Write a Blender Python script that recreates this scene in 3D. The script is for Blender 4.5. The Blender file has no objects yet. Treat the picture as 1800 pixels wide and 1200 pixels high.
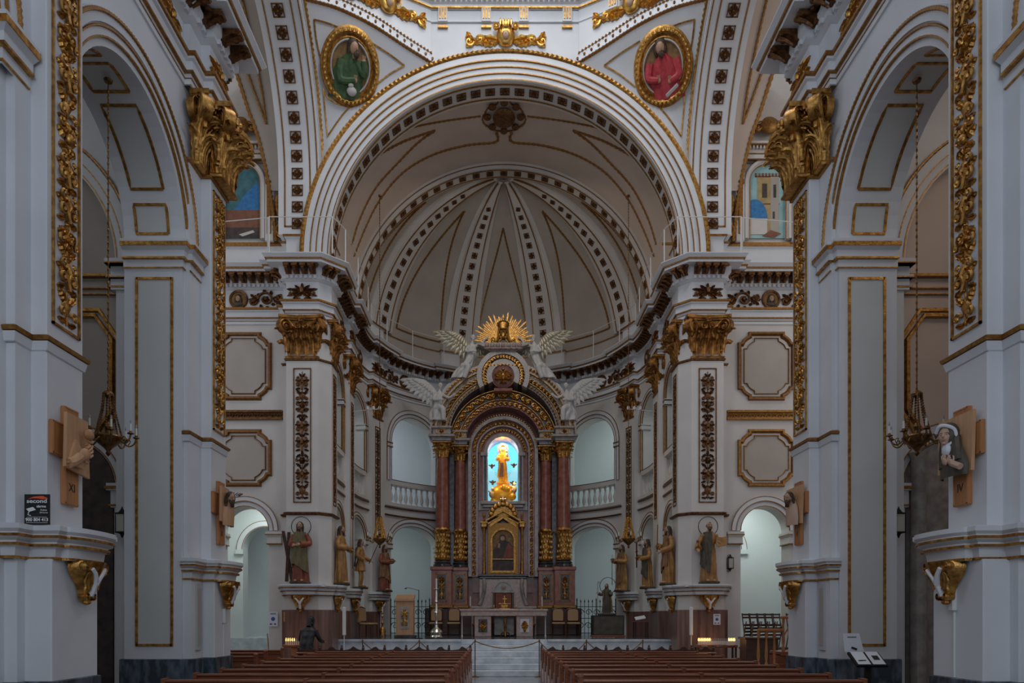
import bpy, math, random
from mathutils import Vector as V, Matrix
sc = bpy.context.scene
COL = sc.collection
PI = math.pi
R = math.radians
# ------------------------------------------------------------------ camera, world, light, exposure
F, CX, CY = 1283.0, 875.0, 1085.0
CAM = V((-0.2, 0.0, 1.65))
cd = bpy.data.cameras.new('camera'); cam = bpy.data.objects.new('camera', cd); COL.objects.link(cam)
cam.location = CAM; cam.rotation_euler = (PI/2, 0, 0)
cd.sensor_width = 36; cd.lens = 36*F/1800; cd.clip_start = .05; cd.clip_end = 200
cd.shift_x = (900-CX)/1800; cd.shift_y = (CY-600)/1800
sc.camera = cam
sc.view_settings.view_transform = 'Standard'; sc.view_settings.look = 'None'
sc.view_settings.exposure = 0.0; sc.view_settings.gamma = 1.0; sc.view_settings.use_curve_mapping = False
sc.cycles.max_bounces = 6; sc.cycles.diffuse_bounces = 4; sc.cycles.glossy_bounces = 3
w = bpy.data.worlds.new('world'); sc.world = w; w.use_nodes = True
w.node_tree.nodes['Background'].inputs[0].default_value = (.66, .69, .76, 1)
w.node_tree.nodes['Background'].inputs[1].default_value = .35

def area(name, loc, target, size, power, color=(1, 1, 1), sy=None, spread=180):
    l = bpy.data.lights.new(name, 'AREA'); l.energy = power; l.color = color; l.size = size
    if sy: l.shape = 'RECTANGLE'; l.size_y = sy
    l.spread = R(spread)
    o = bpy.data.objects.new(name, l); COL.objects.link(o); o.location = loc
    o.rotation_euler = (V(target)-V(loc)).to_track_quat('-Z', 'Y').to_euler()
    return o
def point(name, loc, power, color=(1, .8, .55), r=.05):
    l = bpy.data.lights.new(name, 'POINT'); l.energy = power; l.color = color; l.shadow_soft_size = r
    o = bpy.data.objects.new(name, l); COL.objects.link(o); o.location = loc; return o
area('dome_daylight', (0, 16.2, 23.5), (0, 17.2, 0), 6.5, 480, (1.0, .965, .93))
area('dome_window_west', (0, 12.6, 20.4), (0, 20.3, 17.2), 3.0, 270, (.86, .93, 1.0))
area('nave_window_west', (0, -5.5, 8), (0, 14, 5), 7.5, 380, (.76, .86, 1.0), sy=7)
area('clerestory_left', (-4.2, 7.5, 13.6), (4.9, 9.5, 6), 3.0, 90, (.74, .84, 1.0))
area('clerestory_right', (4.2, 7.5, 13.6), (-4.9, 9.5, 6), 3.0, 90, (.74, .84, 1.0))
area('transept_light_left', (-10.5, 16.4, 15), (-6, 20.5, 12), 2.5, 30, (1, .90, .8))
area('transept_light_right', (10.5, 16.4, 15), (6, 20.5, 12), 2.5, 50, (1, .90, .8))
area('transept_window_left', (-11.5, 16.4, 9), (0, 19, 5), 4, 75, (.9, .93, 1))
area('transept_window_right', (11.5, 16.4, 9), (0, 19, 5), 4, 75, (1, .93, .88))

sp = bpy.data.lights.new('presbytery_spot', 'SPOT'); sp.energy = 260; sp.color = (1, .72, .45); sp.spot_size = R(24); sp.spot_blend = .9; sp.shadow_soft_size = .15
spo = bpy.data.objects.new('presbytery_spot', sp); COL.objects.link(spo); spo.location = (-4.3, 21.8, 11.9); spo.rotation_euler = (V((4.93, 23.7, 5.6))-V((-4.3, 21.8, 11.9))).to_track_quat('-Z', 'Y').to_euler()
area('apse_fill', (0, 22.5, 15.2), (0, 26.5, 9), 2.5, 55, (1, .87, .74))
# ------------------------------------------------------------------ materials
MT = {}
def nodes(name):
    m = bpy.data.materials.new(name); m.use_nodes = True
    nt = m.node_tree; b = nt.nodes['Principled BSDF']; MT[name] = m
    return m, nt, b
def tex(nt, kind, scale, **kw):
    n = nt.nodes.new(kind)
    if 'Scale' in n.inputs: n.inputs['Scale'].default_value = scale
    for k, v in kw.items():
        if k in n.inputs: n.inputs[k].default_value = v
    return n
def coord(nt, sx=1, sy=1, sz=1, out='Object'):
    tc = nt.nodes.new('ShaderNodeTexCoord'); mp = nt.nodes.new('ShaderNodeMapping')
    mp.inputs['Scale'].default_value = (sx, sy, sz)
    nt.links.new(tc.outputs[out], mp.inputs[0]); return mp.outputs[0]
def ramp(nt, fac, cols):
    r = nt.nodes.new('ShaderNodeValToRGB'); el = r.color_ramp.elements
    while len(el) < len(cols): el.new(.5)
    for e, (p, c) in zip(el, cols): e.position = p; e.color = (*c, 1)
    nt.links.new(fac, r.inputs[0]); return r.outputs[0]
def bump(nt, b, h, strength, dist=.02):
    n = nt.nodes.new('ShaderNodeBump'); n.inputs['Strength'].default_value = strength; n.inputs['Distance'].default_value = dist
    nt.links.new(h, n.inputs['Height']); nt.links.new(n.outputs[0], b.inputs['Normal'])
def mat(name, c1, c2=None, rough=.5, metal=0, scale=3, bmp=0, bscale=30, detail=6, bdist=.02, stretch=(1, 1, 1), lo=.35, hi=.65, emis=None, spec=None, out='Object'):
    m, nt, b = nodes(name)
    b.inputs['Roughness'].default_value = rough; b.inputs['Metallic'].default_value = metal
    if spec is not None: b.inputs['Specular IOR Level'].default_value = spec
    b.inputs['Base Color'].default_value = (*c1, 1)
    if c2 or bmp: vec = coord(nt, *stretch, out=out)
    if c2:
        n = tex(nt, 'ShaderNodeTexNoise', scale, Detail=detail); nt.links.new(vec, n.inputs[0])
        nt.links.new(ramp(nt, n.outputs[0], [(lo, c1), (hi, c2)]), b.inputs['Base Color'])
    if bmp:
        n = tex(nt, 'ShaderNodeTexNoise', bscale, Detail=3); nt.links.new(vec, n.inputs[0]); bump(nt, b, n.outputs[0], bmp, bdist)
    if emis:
        b.inputs['Emission Color'].default_value = (*emis[0], 1); b.inputs['Emission Strength'].default_value = emis[1]
    return m
mat('white', (.66, .67, .69), (.72, .73, .75), .55, scale=1.2, bmp=.08, bscale=8)
mat('white_warm', (.61, .58, .55), (.67, .64, .61), .55, scale=1.2)
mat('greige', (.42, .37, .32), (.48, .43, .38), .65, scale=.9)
mat('panel', (.56, .57, .55), (.61, .62, .60), .6, scale=.9)
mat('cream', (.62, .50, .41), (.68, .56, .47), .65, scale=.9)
mat('hall_paint', (.66, .69, .68), (.70, .73, .72), .6, scale=.6)
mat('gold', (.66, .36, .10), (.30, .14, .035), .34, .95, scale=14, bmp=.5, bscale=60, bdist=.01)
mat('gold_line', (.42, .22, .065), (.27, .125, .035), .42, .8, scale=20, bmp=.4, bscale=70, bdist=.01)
mat('gold_bright', (.80, .47, .12), (.55, .28, .06), .32, 1, scale=12, bmp=.3, bscale=50, bdist=.01)
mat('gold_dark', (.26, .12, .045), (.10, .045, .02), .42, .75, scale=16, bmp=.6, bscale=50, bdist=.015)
mat('gold_cap', (.46, .22, .06), (.17, .07, .02), .36, .9, scale=9, bmp=.6, bscale=50, bdist=.015)
mat('frame_brown', (.30, .145, .05), (.20, .09, .03), .45, .7, scale=16, bmp=.4, bscale=50)
mat('border_marble', (.44, .40, .37), (.58, .53, .50), .35, scale=14, detail=9, bmp=.4, bscale=40)
mat('bronze', (.30, .16, .06), (.12, .06, .02), .35, .9, scale=16, bmp=.4, bscale=40)
mat('silver', (.75, .72, .66), None, .25, 1)
mat('iron', (.02, .02, .022), None, .5, .6)
mat('rail_white', (.7, .7, .68), None, .45)
mat('plaster', (.74, .72, .70), (.60, .58, .56), .6, scale=9, bmp=.3, bscale=25)
mat('red_marble', (.23, .065, .04), (.34, .13, .09), .25, scale=5, detail=9, bmp=0)
mat('dark_marble', (.03, .028, .03), (.09, .085, .09), .2, scale=8, detail=9)
mat('grey_marble', (.27, .24, .22), (.42, .38, .35), .3, scale=6, detail=9)
mat('rose_marble', (.42, .28, .24), (.55, .42, .38), .3, scale=9, detail=9)
mat('blue_marble', (.035, .05, .065), (.16, .20, .25), .25, scale=9, detail=10, stretch=(1, 1, .4), lo=.42, hi=.75)
mat('step_marble', (.50, .55, .60), (.70, .74, .78), .22, scale=4, detail=9)
mat('floor_marble', (.22, .23, .25), (.34, .35, .37), .2, scale=2, detail=8)
mat('presb_floor', (.05, .05, .055), (.11, .11, .12), .15, scale=2, detail=8)
mat('brown_dado', (.13, .065, .05), (.25, .14, .115), .3, scale=3, detail=8, stretch=(3, 3, .25))
mat('pew_wood', (.17, .052, .026), (.29, .10, .045), .32, scale=4, detail=8, stretch=(.6, 6, 6))
mat('dark_wood', (.05, .022, .014), (.09, .04, .025), .35, scale=4, detail=8, stretch=(1, 5, 5))
mat('oak', (.40, .19, .08), (.50, .26, .12), .45, scale=3, detail=8, stretch=(6, 6, .8))
mat('oak_light', (.50, .27, .14), (.60, .34, .18), .45, scale=3, detail=8, stretch=(6, 6, .8))
mat('orange_wood', (.40, .15, .05), (.50, .21, .07), .4, scale=3, detail=8, stretch=(6, 6, .8))
mat('tan_fabric', (.40, .25, .13), (.46, .29, .16), .8, scale=60)
mat('black', (.008, .008, .009), None, .5)
mat('paper', (.72, .74, .78), None, .6)
mat('ink', (.02, .02, .02), None, .6)
mat('blue_ink', (.05, .10, .35), None, .6)
mat('orange_print', (.9, .12, .03), None, .5)
mat('white_print', (.85, .85, .85), None, .5)
mat('yellow_sign', (.7, .35, .05), None, .5)
mat('candle', (.72, .70, .62), None, .4)
mat('candle_glass', (.5, .48, .42), None, .2)
mat('flame', (1, .45, .1), None, .5, emis=((1, .42, .08), 9))
mat('dim_bulb', (.35, .34, .36), None, .15)
mat('skin', (.42, .24, .15), (.48, .28, .18), .5, scale=6)
mat('skin_pale', (.55, .36, .26), None, .5)
mat('hair', (.045, .028, .018), (.09, .05, .03), .5, scale=20, bmp=.8, bscale=50)
mat('cloth_red', (.17, .035, .02), (.27, .07, .03), .5, scale=5, bmp=.3, bscale=12)
mat('cloth_green', (.10, .09, .04), (.17, .13, .05), .5, scale=5, bmp=.3, bscale=12)
mat('cloth_ochre', (.28, .13, .04), (.44, .23, .07), .45, .2, scale=5, bmp=.3, bscale=12)
mat('cloth_brown', (.17, .08, .035), (.26, .13, .05), .5, scale=5, bmp=.3, bscale=12)
mat('cloth_dark', (.045, .04, .03), (.09, .07, .045), .5, scale=5, bmp=.3, bscale=12)
mat('cloth_white', (.55, .52, .5), None, .6)
mat('paint_green', (.03, .07, .025), (.06, .12, .04), .6, scale=12)
mat('paint_red', (.38, .02, .03), (.50, .05, .06), .6, scale=12)
mat('paint_gold', (.30, .17, .05), (.16, .08, .03), .6, scale=7)
mat('sky_paint', (.42, .62, .62), (.25, .48, .52), .7, scale=2.5)
mat('blue_dome_paint', (.03, .16, .42), (.05, .24, .52), .6, scale=9)
mat('ochre_paint', (.50, .38, .18), (.40, .28, .12), .7, scale=6)
mat('dark_paint', (.05, .04, .04), (.10, .07, .06), .7, scale=6)
mat('teal_paint', (.04, .14, .16), (.08, .22, .25), .7, scale=5)
mat('brick_paint', (.20, .08, .05), (.28, .12, .07), .7, scale=6)
mat('niche_sky_lit', (.25, .55, .72), None, .7, emis=((.22, .62, .85), .75))  # emission puts the niche lighting into the blue backdrop colour
mat('niche_gold_lit', (.95, .50, .06), (.80, .33, .02), .35, .55, scale=10, emis=((1, .42, .03), .10))  # slight emission puts the lamp glow into the gold itself
mat('niche_cream', (.85, .60, .35), None, .5)
mat('plastic_grey', (.45, .48, .50), None, .4)
mat('violet_cloth', (.25, .12, .10), None, .6)

# ------------------------------------------------------------------ mesh helpers
class MB:
    def __init__(s): s.v = []; s.f = []
    def add(s, vs, fs):
        n = len(s.v); s.v.extend([tuple(p) for p in vs]); s.f.extend([tuple(i+n for i in f) for f in fs])
    def box(s, x0, x1, y0, y1, z0, z1):
        s.add([(x, y, z) for z in (z0, z1) for y in (y0, y1) for x in (x0, x1)],
              [(0, 2, 3, 1), (4, 5, 7, 6), (0, 1, 5, 4), (2, 6, 7, 3), (0, 4, 6, 2), (1, 3, 7, 5)])
    def bbox(s, x0, x1, y0, y1, z0, z1, b=.01):       # box with chamfered edges on every side, as three nested slabs
        b = min(b, abs(x1-x0)/2.2, abs(y1-y0)/2.2, abs(z1-z0)/2.2)
        pr = [(x0+b, y0), (x1-b, y0), (x1, y0+b), (x1, y1-b), (x1-b, y1), (x0+b, y1), (x0, y1-b), (x0, y0+b)]
        cx, cy = (x0+x1)/2, (y0+y1)/2
        def ring(z, k):
            return [((p[0]-cx)*(1-k*b/max(abs(x1-x0)/2, 1e-6))+cx, (p[1]-cy)*(1-k*b/max(abs(y1-y0)/2, 1e-6))+cy, z) for p in pr]
        s.rings([ring(z0, 1), ring(z0+b, 0), ring(z1-b, 0), ring(z1, 1)], True, True)
    def rings(s, rs, closed=True, caps=False):
        n = len(rs[0]); vs = [p for r in rs for p in r]; fs = []
        for i in range(len(rs)-1):
            for j in range(n if closed else n-1):
                a = i*n+j; b = i*n+(j+1) % n; fs.append((a, b, b+n, a+n))
        if caps: fs.append(tuple(range(n))[::-1]); fs.append(tuple(range((len(rs)-1)*n, len(rs)*n)))
        s.add(vs, fs)
    def tube(s, path, r, n=6, caps=True, flat=1.0, up=None):
        path = [V(p) for p in path]; m = len(path); rs = []
        prev = None
        for i, p in enumerate(path):
            t = (path[min(i+1, m-1)]-path[max(i-1, 0)])
            if t.length < 1e-9: t = V((0, 0, 1))
            t.normalize()
            if prev is None:
                a = V(up) if up else (V((0, 0, 1)) if abs(t.z) < .9 else V((1, 0, 0)))
                u = t.cross(a).normalized()
            else:
                u = (prev-t*prev.dot(t))
                u = u.normalized() if u.length > 1e-6 else t.orthogonal().normalized()
            prev = u; w_ = t.cross(u)
            rr = r(i/(m-1)) if callable(r) else r
            rs.append([p+u*math.cos(2*PI*k/n)*rr+w_*math.sin(2*PI*k/n)*rr*flat for k in range(n)])
        s.rings(rs, True, caps)
    def lathe(s, prof, c=(0, 0, 0), n=16, sx=1, sy=1, caps=True):
        s.rings([[(c[0]+r*math.cos(2*PI*k/n)*sx, c[1]+r*math.sin(2*PI*k/n)*sy, c[2]+z) for k in range(n)] for r, z in prof], True, caps)
    def ell(s, c, rx, ry, rz, n=10, m=7):
        rs = []
        for i in range(m+1):
            a = PI*i/m - PI/2; q = max(math.cos(a), .02)
            rs.append([(c[0]+rx*q*math.cos(2*PI*k/n), c[1]+ry*q*math.sin(2*PI*k/n), c[2]+rz*math.sin(a)) for k in range(n)])
        s.rings(rs, True, True)
    def frames(s, fr, prof, closed=False, caps=True, loop=False):
        # fr: (O,U,W) -> points O+u*U+w*W for (u,w) in prof ; closed: profile closed; loop: path closed
        rs = [[O+U*u+W*w_ for (u, w_) in prof] for (O, U, W) in fr]
        if loop: rs.append(rs[0])
        s.rings(rs, closed, caps and closed and not loop)
    def prism(s, pts, d):      # pts 3d polygon, d extrusion vector
        d = V(d); n = len(pts); a = [V(p) for p in pts]; b = [p+d for p in a]
        s.add(a+b, [tuple(range(n))[::-1], tuple(range(n, 2*n))]+[(i, (i+1) % n, (i+1) % n+n, i+n) for i in range(n)])
    def xf(s, M, start=0):
        s.v = s.v[:start]+[tuple(M @ V(p)) for p in s.v[start:]]
def mk(name, mb, m, parent=None, label=None, cat=None, group=None, kind=None, smooth=True, loc=None, rot=None, ang=.65):
    me = bpy.data.meshes.new(name); me.from_pydata(mb.v, [], mb.f); me.materials.append(MT[m])
    if smooth and len(me.polygons):
        me.polygons.foreach_set('use_smooth', [True]*len(me.polygons))
        me.set_sharp_from_angle(angle=ang)
    me.update()
    o = bpy.data.objects.new(name, me); COL.objects.link(o)
    if parent: o.parent = parent
    if loc: o.location = loc
    if rot: o.rotation_euler = rot
    return tag(o, label, cat, group, kind)
def tag(o, label=None, cat=None, group=None, kind=None):
    if label: o['label'] = label
    if cat: o['category'] = cat
    if group: o['group'] = group
    if kind: o['kind'] = kind
    return o
def empty(name, loc=(0, 0, 0), rz=0, label=None, cat=None, group=None, kind=None):
    o = bpy.data.objects.new(name, None); COL.objects.link(o); o.location = loc; o.rotation_euler = (0, 0, rz)
    o.empty_display_size = .1
    return tag(o, label, cat, group, kind)
def copy_tree(o, parent=None, root=True):
    c = o.copy(); COL.objects.link(c)
    if parent: c.parent = parent
    for ch in list(o.children): copy_tree(ch, c, False)
    return c
def place(o, loc, rz=0, label=None, group=None, scale=None, mirror=False):
    o.location = loc; o.rotation_euler = (0, 0, rz)
    if scale: o.scale = scale if hasattr(scale, '__len__') else (scale,)*3
    if label: o['label'] = label
    if group: o['group'] = group
    return o
# projection of a photo pixel on a surface of the building
def ray(px, py): return V(((px-CX)/F, 1, -(py-CY)/F))
def on_y(px, py, y): return CAM+ray(px, py)*y
def on_x(px, py, x):
    d = ray(px, py); return CAM+d*((x-CAM.x)/d.x)
def on_cyl_y(px, py, r, zc=11.67):      # barrel along y
    d = ray(px, py); ox, oz = CAM.x, CAM.z-zc
    A = d.x*d.x+d.z*d.z; B = 2*(ox*d.x+oz*d.z); C = ox*ox+oz*oz-r*r
    q = B*B-4*A*C; t = (-B+math.sqrt(max(q, 0)))/(2*A); return CAM+d*t
def on_cyl_x(px, py, r, yc=16.4, zc=13.7):
    d = ray(px, py); oy, oz = CAM.y-yc, CAM.z-zc
    A = d.y*d.y+d.z*d.z; B = 2*(oy*d.y+oz*d.z); C = oy*oy+oz*oz-r*r
    q = B*B-4*A*C; t = (-B+math.sqrt(max(q, 0)))/(2*A); return CAM+d*t
def dens(pts, n=8):
    out = []
    m = len(pts)
    if m == 2: return [(pts[0][0]+(pts[1][0]-pts[0][0])*i/n, pts[0][1]+(pts[1][1]-pts[0][1])*i/n) for i in range(n+1)]
    for i in range(m-1):
        p0 = pts[max(i-1, 0)]; p1 = pts[i]; p2 = pts[i+1]; p3 = pts[min(i+2, m-1)]
        for k in range(n):
            t = k/n
            out.append(tuple(.5*((2*p1[c])+(-p0[c]+p2[c])*t+(2*p0[c]-5*p1[c]+4*p2[c]-p3[c])*t*t+(-p0[c]+3*p1[c]-3*p2[c]+p3[c])*t**3) for c in range(len(p1))))
    out.append(tuple(pts[-1])); return out

# ---- wall with arched openings, mapped on a flat or curved surface
# fn(s, n, z) -> world; openings: (centre s, half width, bottom z, spring z, rise)
def wall(fn, s0, s1, z0, z1, ops=(), thick=.5, step=.25, name='wall', m='white', parent=None, kind='structure', reveal=None, label=None):
    mb = MB(); rv = MB()
    def top(o, s):
        c, hw, zb, zs, ri = o; t = 1-((s-c)/hw)**2
        return zs+ri*math.sqrt(max(t, 0))
    ss = {round(s0, 5), round(s1, 5)}
    n = max(1, int((s1-s0)/step))
    for i in range(n+1): ss.add(round(s0+(s1-s0)*i/n, 5))
    for o in ops:
        for k in range(25): ss.add(round(o[0]-o[1]*math.cos(PI*k/24), 5))
    ss = sorted(x for x in ss if s0-1e-4 <= x <= s1+1e-4)
    for a, b in zip(ss, ss[1:]):
        if b-a < 1e-4: continue
        mid = (a+b)/2
        act = sorted([o for o in ops if abs(mid-o[0]) < o[1]], key=lambda o: o[2])
        la, lb = z0, z0
        segs = []
        for o in act:
            segs.append((la, lb, o[2], o[2])); la, lb = top(o, a), top(o, b)
            for (p, q) in (((a, la), (b, lb)), ((a, o[2]), (b, o[2]))):
                rv.add([fn(p[0], 0, p[1]), fn(q[0], 0, q[1]), fn(q[0], -thick, q[1]), fn(p[0], -thick, p[1])], [(0, 1, 2, 3)])
        segs.append((la, lb, z1, z1))
        for (p, q, u, w_) in segs:
            if u-p < 1e-5 and w_-q < 1e-5: continue
            for nn in (0, -thick):
                mb.add([fn(a, nn, p), fn(b, nn, q), fn(b, nn, w_), fn(a, nn, u)], [(0, 1, 2, 3)])
    for o in ops:
        for s in (o[0]-o[1], o[0]+o[1]):
            rv.add([fn(s, 0, o[2]), fn(s, -thick, o[2]), fn(s, -thick, o[3]), fn(s, 0, o[3])], [(0, 1, 2, 3)])
    for s in (s0, s1):
        mb.add([fn(s, 0, z0), fn(s, -thick, z0), fn(s, -thick, z1), fn(s, 0, z1)], [(0, 1, 2, 3)])
    if not reveal: mb.add(rv.v, rv.f)
    o = mk(name, mb, m, parent, kind=None if parent else kind, label=label)
    if reveal: mk('reveal', rv, reveal, o)
    return o
def arch_frames(fn, c, hw, zs, ri, n=32, zb=None, off=0):
    # frames along an arch (with jambs if zb): U radial outward, W out of the wall
    pts = []
    if zb is not None: pts.append((c-hw, zb, -1, 0))
    for k in range(n+1):
        a = PI-PI*k/n; pts.append((c+hw*math.cos(a), zs+ri*math.sin(a), math.cos(a), math.sin(a)))
    if zb is not None: pts.append((c+hw, zb, 1, 0))
    out = []
    for s, z, us, uz in pts:
        O = V(fn(s, off, z)); e = .01
        S_ = (V(fn(s+e, off, z))-O)/e; Z_ = V((0, 0, 1)); W_ = (V(fn(s, off+e, z))-O)/e
        out.append((O, S_*us+Z_*uz, W_))
    return out
def rect(u0, u1, w0, w1): return [(u0, w0), (u0, w1), (u1, w1), (u1, w0)]
def archivolt(fn, c, hw, zs, ri, bands, gold, parent, n=32, zb=None, gm='gold_line', wm='white'):
    # bands: list of (r0, r1, proj) white steps; gold: list of (r, width, proj, beads)
    fr = arch_frames(fn, c, hw, zs, ri, n, zb)
    mb = MB()
    for r0, r1, p in bands: mb.frames(fr, rect(r0, r1, -.02, p), True)
    if bands: mk('archivolt', mb, wm, parent)
    mb = MB()
    for r, w_, p, bead in gold:
        f2 = arch_frames(fn, c, hw, zs, ri, (n*5 if bead else n), zb)
        if bead:
            rs = []
            for i, (O, U, W) in enumerate(f2):
                k = 1.0 if i % 2 else .68
                rs.append([O+U*(r-w_*.5*k)+W*(p-.02), O+U*(r-w_*.3*k)+W*(p+w_*.4*k), O+U*(r+w_*.3*k)+W*(p+w_*.4*k), O+U*(r+w_*.5*k)+W*(p-.02)])
            mb.rings(rs, False)
        else: mb.frames(f2, rect(r-w_/2, r+w_/2, p-.03, p+.012), True)
    if gold: mk('gold_moulding', mb, gm, parent)
def sweep_plan(pts, prof, mb, closedprof=False, right=True):
    # pts plan polyline, prof list (p, z): offset toward the room (right of travel)
    P = [V((x, y, 0)) for x, y in pts]; n = len(P); sg = 1 if right else -1
    def nrm(a, b):
        d = (b-a).normalized(); return V((d.y, -d.x, 0))*sg
    rs = []
    for i in range(n):
        if i == 0: m_ = nrm(P[0], P[1])
        elif i == n-1: m_ = nrm(P[-2], P[-1])
        else:
            a, b = nrm(P[i-1], P[i]), nrm(P[i], P[i+1]); m_ = a+b
            if m_.length < 1e-5: m_ = a
            else: m_ = m_/max(m_.length_squared/2, .25)
        rs.append([(P[i].x+m_.x*p, P[i].y+m_.y*p, z) for p, z in prof])
    mb.rings(rs, closedprof, closedprof)
def line_on(pts, out, w_, t, mb, bead=False):
    # a flat raised band along 3d points; out(p)->unit normal toward the room
    m = len(pts); rs = []
    for i, p in enumerate(pts):
        tg = (pts[min(i+1, m-1)]-pts[max(i-1, 0)]).normalized(); nn = out(p); sd = tg.cross(nn).normalized()
        k = 1
        if bead: k = 1 if i % 2 else .6
        rs.append([p-sd*w_/2*k-nn*.03, p-sd*w_/2.6*k+nn*t*k, p+sd*w_/2.6*k+nn*t*k, p+sd*w_/2*k-nn*.03])
    mb.rings(rs, False)
def mitre_band(pts, w_, y0, y1, mb):      # closed band in a vertical plane facing -y, mitred corners; pts (x, z)
    n = len(pts); out, inn = [], []
    for i in range(n):
        a, b, c = (V((*pts[(i+k) % n], 0)) for k in (-1, 0, 1)); d1 = (b-a).normalized(); d2 = (c-b).normalized()
        n1, n2 = V((d1.y, -d1.x, 0)), V((d2.y, -d2.x, 0)); m_ = n1+n2; m_ = m_/max(m_.length_squared/2, .4)
        out.append(b+m_*w_/2); inn.append(b-m_*w_/2)
    rs = [[(o.x, y1, o.y), (o.x*.85+i_.x*.15, y0, o.y*.85+i_.y*.15), (o.x*.4+i_.x*.6, y0, o.y*.4+i_.y*.6), (o.x*.25+i_.x*.75, (y0+y1)/2, o.y*.25+i_.y*.75), (i_.x, y1, i_.y)] for o, i_ in zip(out, inn)]
    mb.rings(rs+[rs[0]], False)
def resample(pts, step):
    out = [pts[0]]; acc = 0
    for a, b in zip(pts, pts[1:]):
        L = (b-a).length; d = step-acc
        while d <= L:
            out.append(a.lerp(b, d/L)); d += step
        acc = L-(d-step)
    if (out[-1]-pts[-1]).length > 1e-3: out.append(pts[-1])
    return out
# ================================================================== STRUCTURE
ZS, ZC, DC = 11.67, 11.58, 24.8      # arch centre height, cornice top, centre of the apse
SIDE = {-1: 'left', 1: 'right'}
# ---- floors
mb = MB(); mb.box(-12, 12, -7, 21.9, -.2, 0); mk('floor', mb, 'floor_marble', kind='structure')
mb = MB()
mb.box(-5.6, -1.3, 21.95, 24, 0, .99); mb.box(1.3, 5.6, 21.95, 24, 0, .99); mb.box(-12, 12, 23.9, 34, 0, .985)
mb.box(-5.6, -1.3, 21.90, 21.99, .93, 1.0); mb.box(1.3, 5.6, 21.90, 21.99, .93, 1.0)
mk('floor_presbytery', mb, 'step_marble', kind='structure')
mb = MB(); mb.box(-5.5, 5.5, 22.1, 30, .985, 1.0); mk('floor_presbytery_paving', mb, 'presb_floor', kind='structure')
st = empty('marble_steps', (0, 0, 0), kind='structure')
for i in range(6):
    mb = MB(); mb.bbox(-1.3, 1.3, 20.35+.32*i, 22.2, .165*i, .165*(i+1), .012); mk('step', mb, 'step_marble', st)

def ringY(r0, r1, y0, y1, mb, n=64, a0=0, a1=PI, zc=ZS):
    mb.frames([(V((0, 0, zc)), V((math.cos(a0+(a1-a0)*i/n), 0, math.sin(a0+(a1-a0)*i/n))), V((0, 1, 0))) for i in range(n+1)], rect(r0, r1, y0, y1), True)
def ringX(r0, r1, x0, x1, mb, n=48, a0=0, a1=PI, yc=16.4, zc=13.75):
    mb.frames([(V((0, yc, zc)), V((0, math.cos(a0+(a1-a0)*i/n), math.sin(a0+(a1-a0)*i/n))), V((1, 0, 0))) for i in range(n+1)], rect(r0, r1, x0, x1), True)

# ---- entablature profile
ENT = [(0, 10.03), (.03, 10.03), (.03, 10.2), (.07, 10.21), (.07, 10.36), (.11, 10.38), (.13, 10.47), (0, 10.49), (0, 11.0), (.05, 11.02), (.10, 11.06), (.10, 11.13), (.16, 11.2), (.16, 11.36), (.42, 11.37), (.42, 11.46), (.46, 11.47), (.53, 11.56), (.53, ZC), (-.6, ZC+.02)]
def along(pts, step, off=0, right=True):      # points, tangent and outward normal along a plan polyline
    P = [V((x, y, 0)) for x, y in pts]; sg = 1 if right else -1
    out = []
    for a, b in zip(P, P[1:]):
        L = (b-a).length
        if L < .10: continue
        n = max(1, round(L/step)); d = (b-a)/L; nn = V((d.y, -d.x, 0))*sg
        for i in range(n): out.append((a+d*(L*(i+.5)/n), d, nn))
    return out
def entablature(name, pts, right=True, mod_step=.30):
    mb = MB(); sweep_plan(pts, ENT, mb, right=right); o = mk(name, mb, 'white', kind='structure')
    mb = MB()
    sweep_plan(pts, [(.03, 10.19), (.085, 10.19), (.085, 10.215), (.03, 10.215)], mb, True, right)
    sweep_plan(pts, [(.09, 10.40), (.15, 10.42), (.15, 10.47), (.09, 10.48)], mb, True, right)
    sweep_plan(pts, [(.02, 10.11), (.045, 10.11), (.045, 10.12), (.02, 10.12)], mb, True, right)
    sweep_plan(pts, [(.40, 11.44), (.455, 11.44), (.465, 11.475), (.40, 11.475)], mb, True, right)
    mk('gold_moulding', mb, 'gold_line', o)
    mb = MB()
    for p, d, nn in along(pts, .13, right=right):
        q = p+nn*.10
        mb.prism([q-d*.035+V((0, 0, 11.05)), q+d*.035+V((0, 0, 11.05)), q+d*.035+V((0, 0, 11.13)), q-d*.035+V((0, 0, 11.13))], nn*.05)
    mk('dentil_band', mb, 'white', o)
    mb = MB()
    for p, d, nn in along(pts, mod_step, right=right):
        # scrolled console with a leaf under it, a dark rosette panel between
        pr = [(.1, 11.17), (.1, 11.35), (.44, 11.35), (.45, 11.30), (.40, 11.26), (.30, 11.27), (.20, 11.20), (.14, 11.16)]
        mb.prism([p-d*.085+nn*a+V((0, 0, z)) for a, z in pr], d*.17)
        c = p+nn*.43+V((0, 0, 11.29)); mb.tube([c-d*.075, c+d*.075], .045, 7)
        c = p+nn*.16+V((0, 0, 11.19)); mb.tube([c-d*.075, c+d*.075], .04, 7)
        c = p+nn*.3+d*mod_step*.5+V((0, 0, 11.34)); mb.ell(c, .07, .07, .04, 7, 4)
        mb.tube([p+nn*.44+V((0, 0, 11.25)), p+nn*.32+V((0, 0, 11.22)), p+nn*.2+V((0, 0, 11.14))], lambda t: .045*(1-.6*t)+.005, 5)
    mk('console_band', mb, 'gold_dark', o)
    return o
def arcpts(r, a0, a1, n, S):       # angles in degrees measured from the side toward the back
    return [(S*r*math.cos(R(a0+(a1-a0)*i/n)), DC+r*math.sin(R(a0+(a1-a0)*i/n))) for i in range(n+1)]
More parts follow.
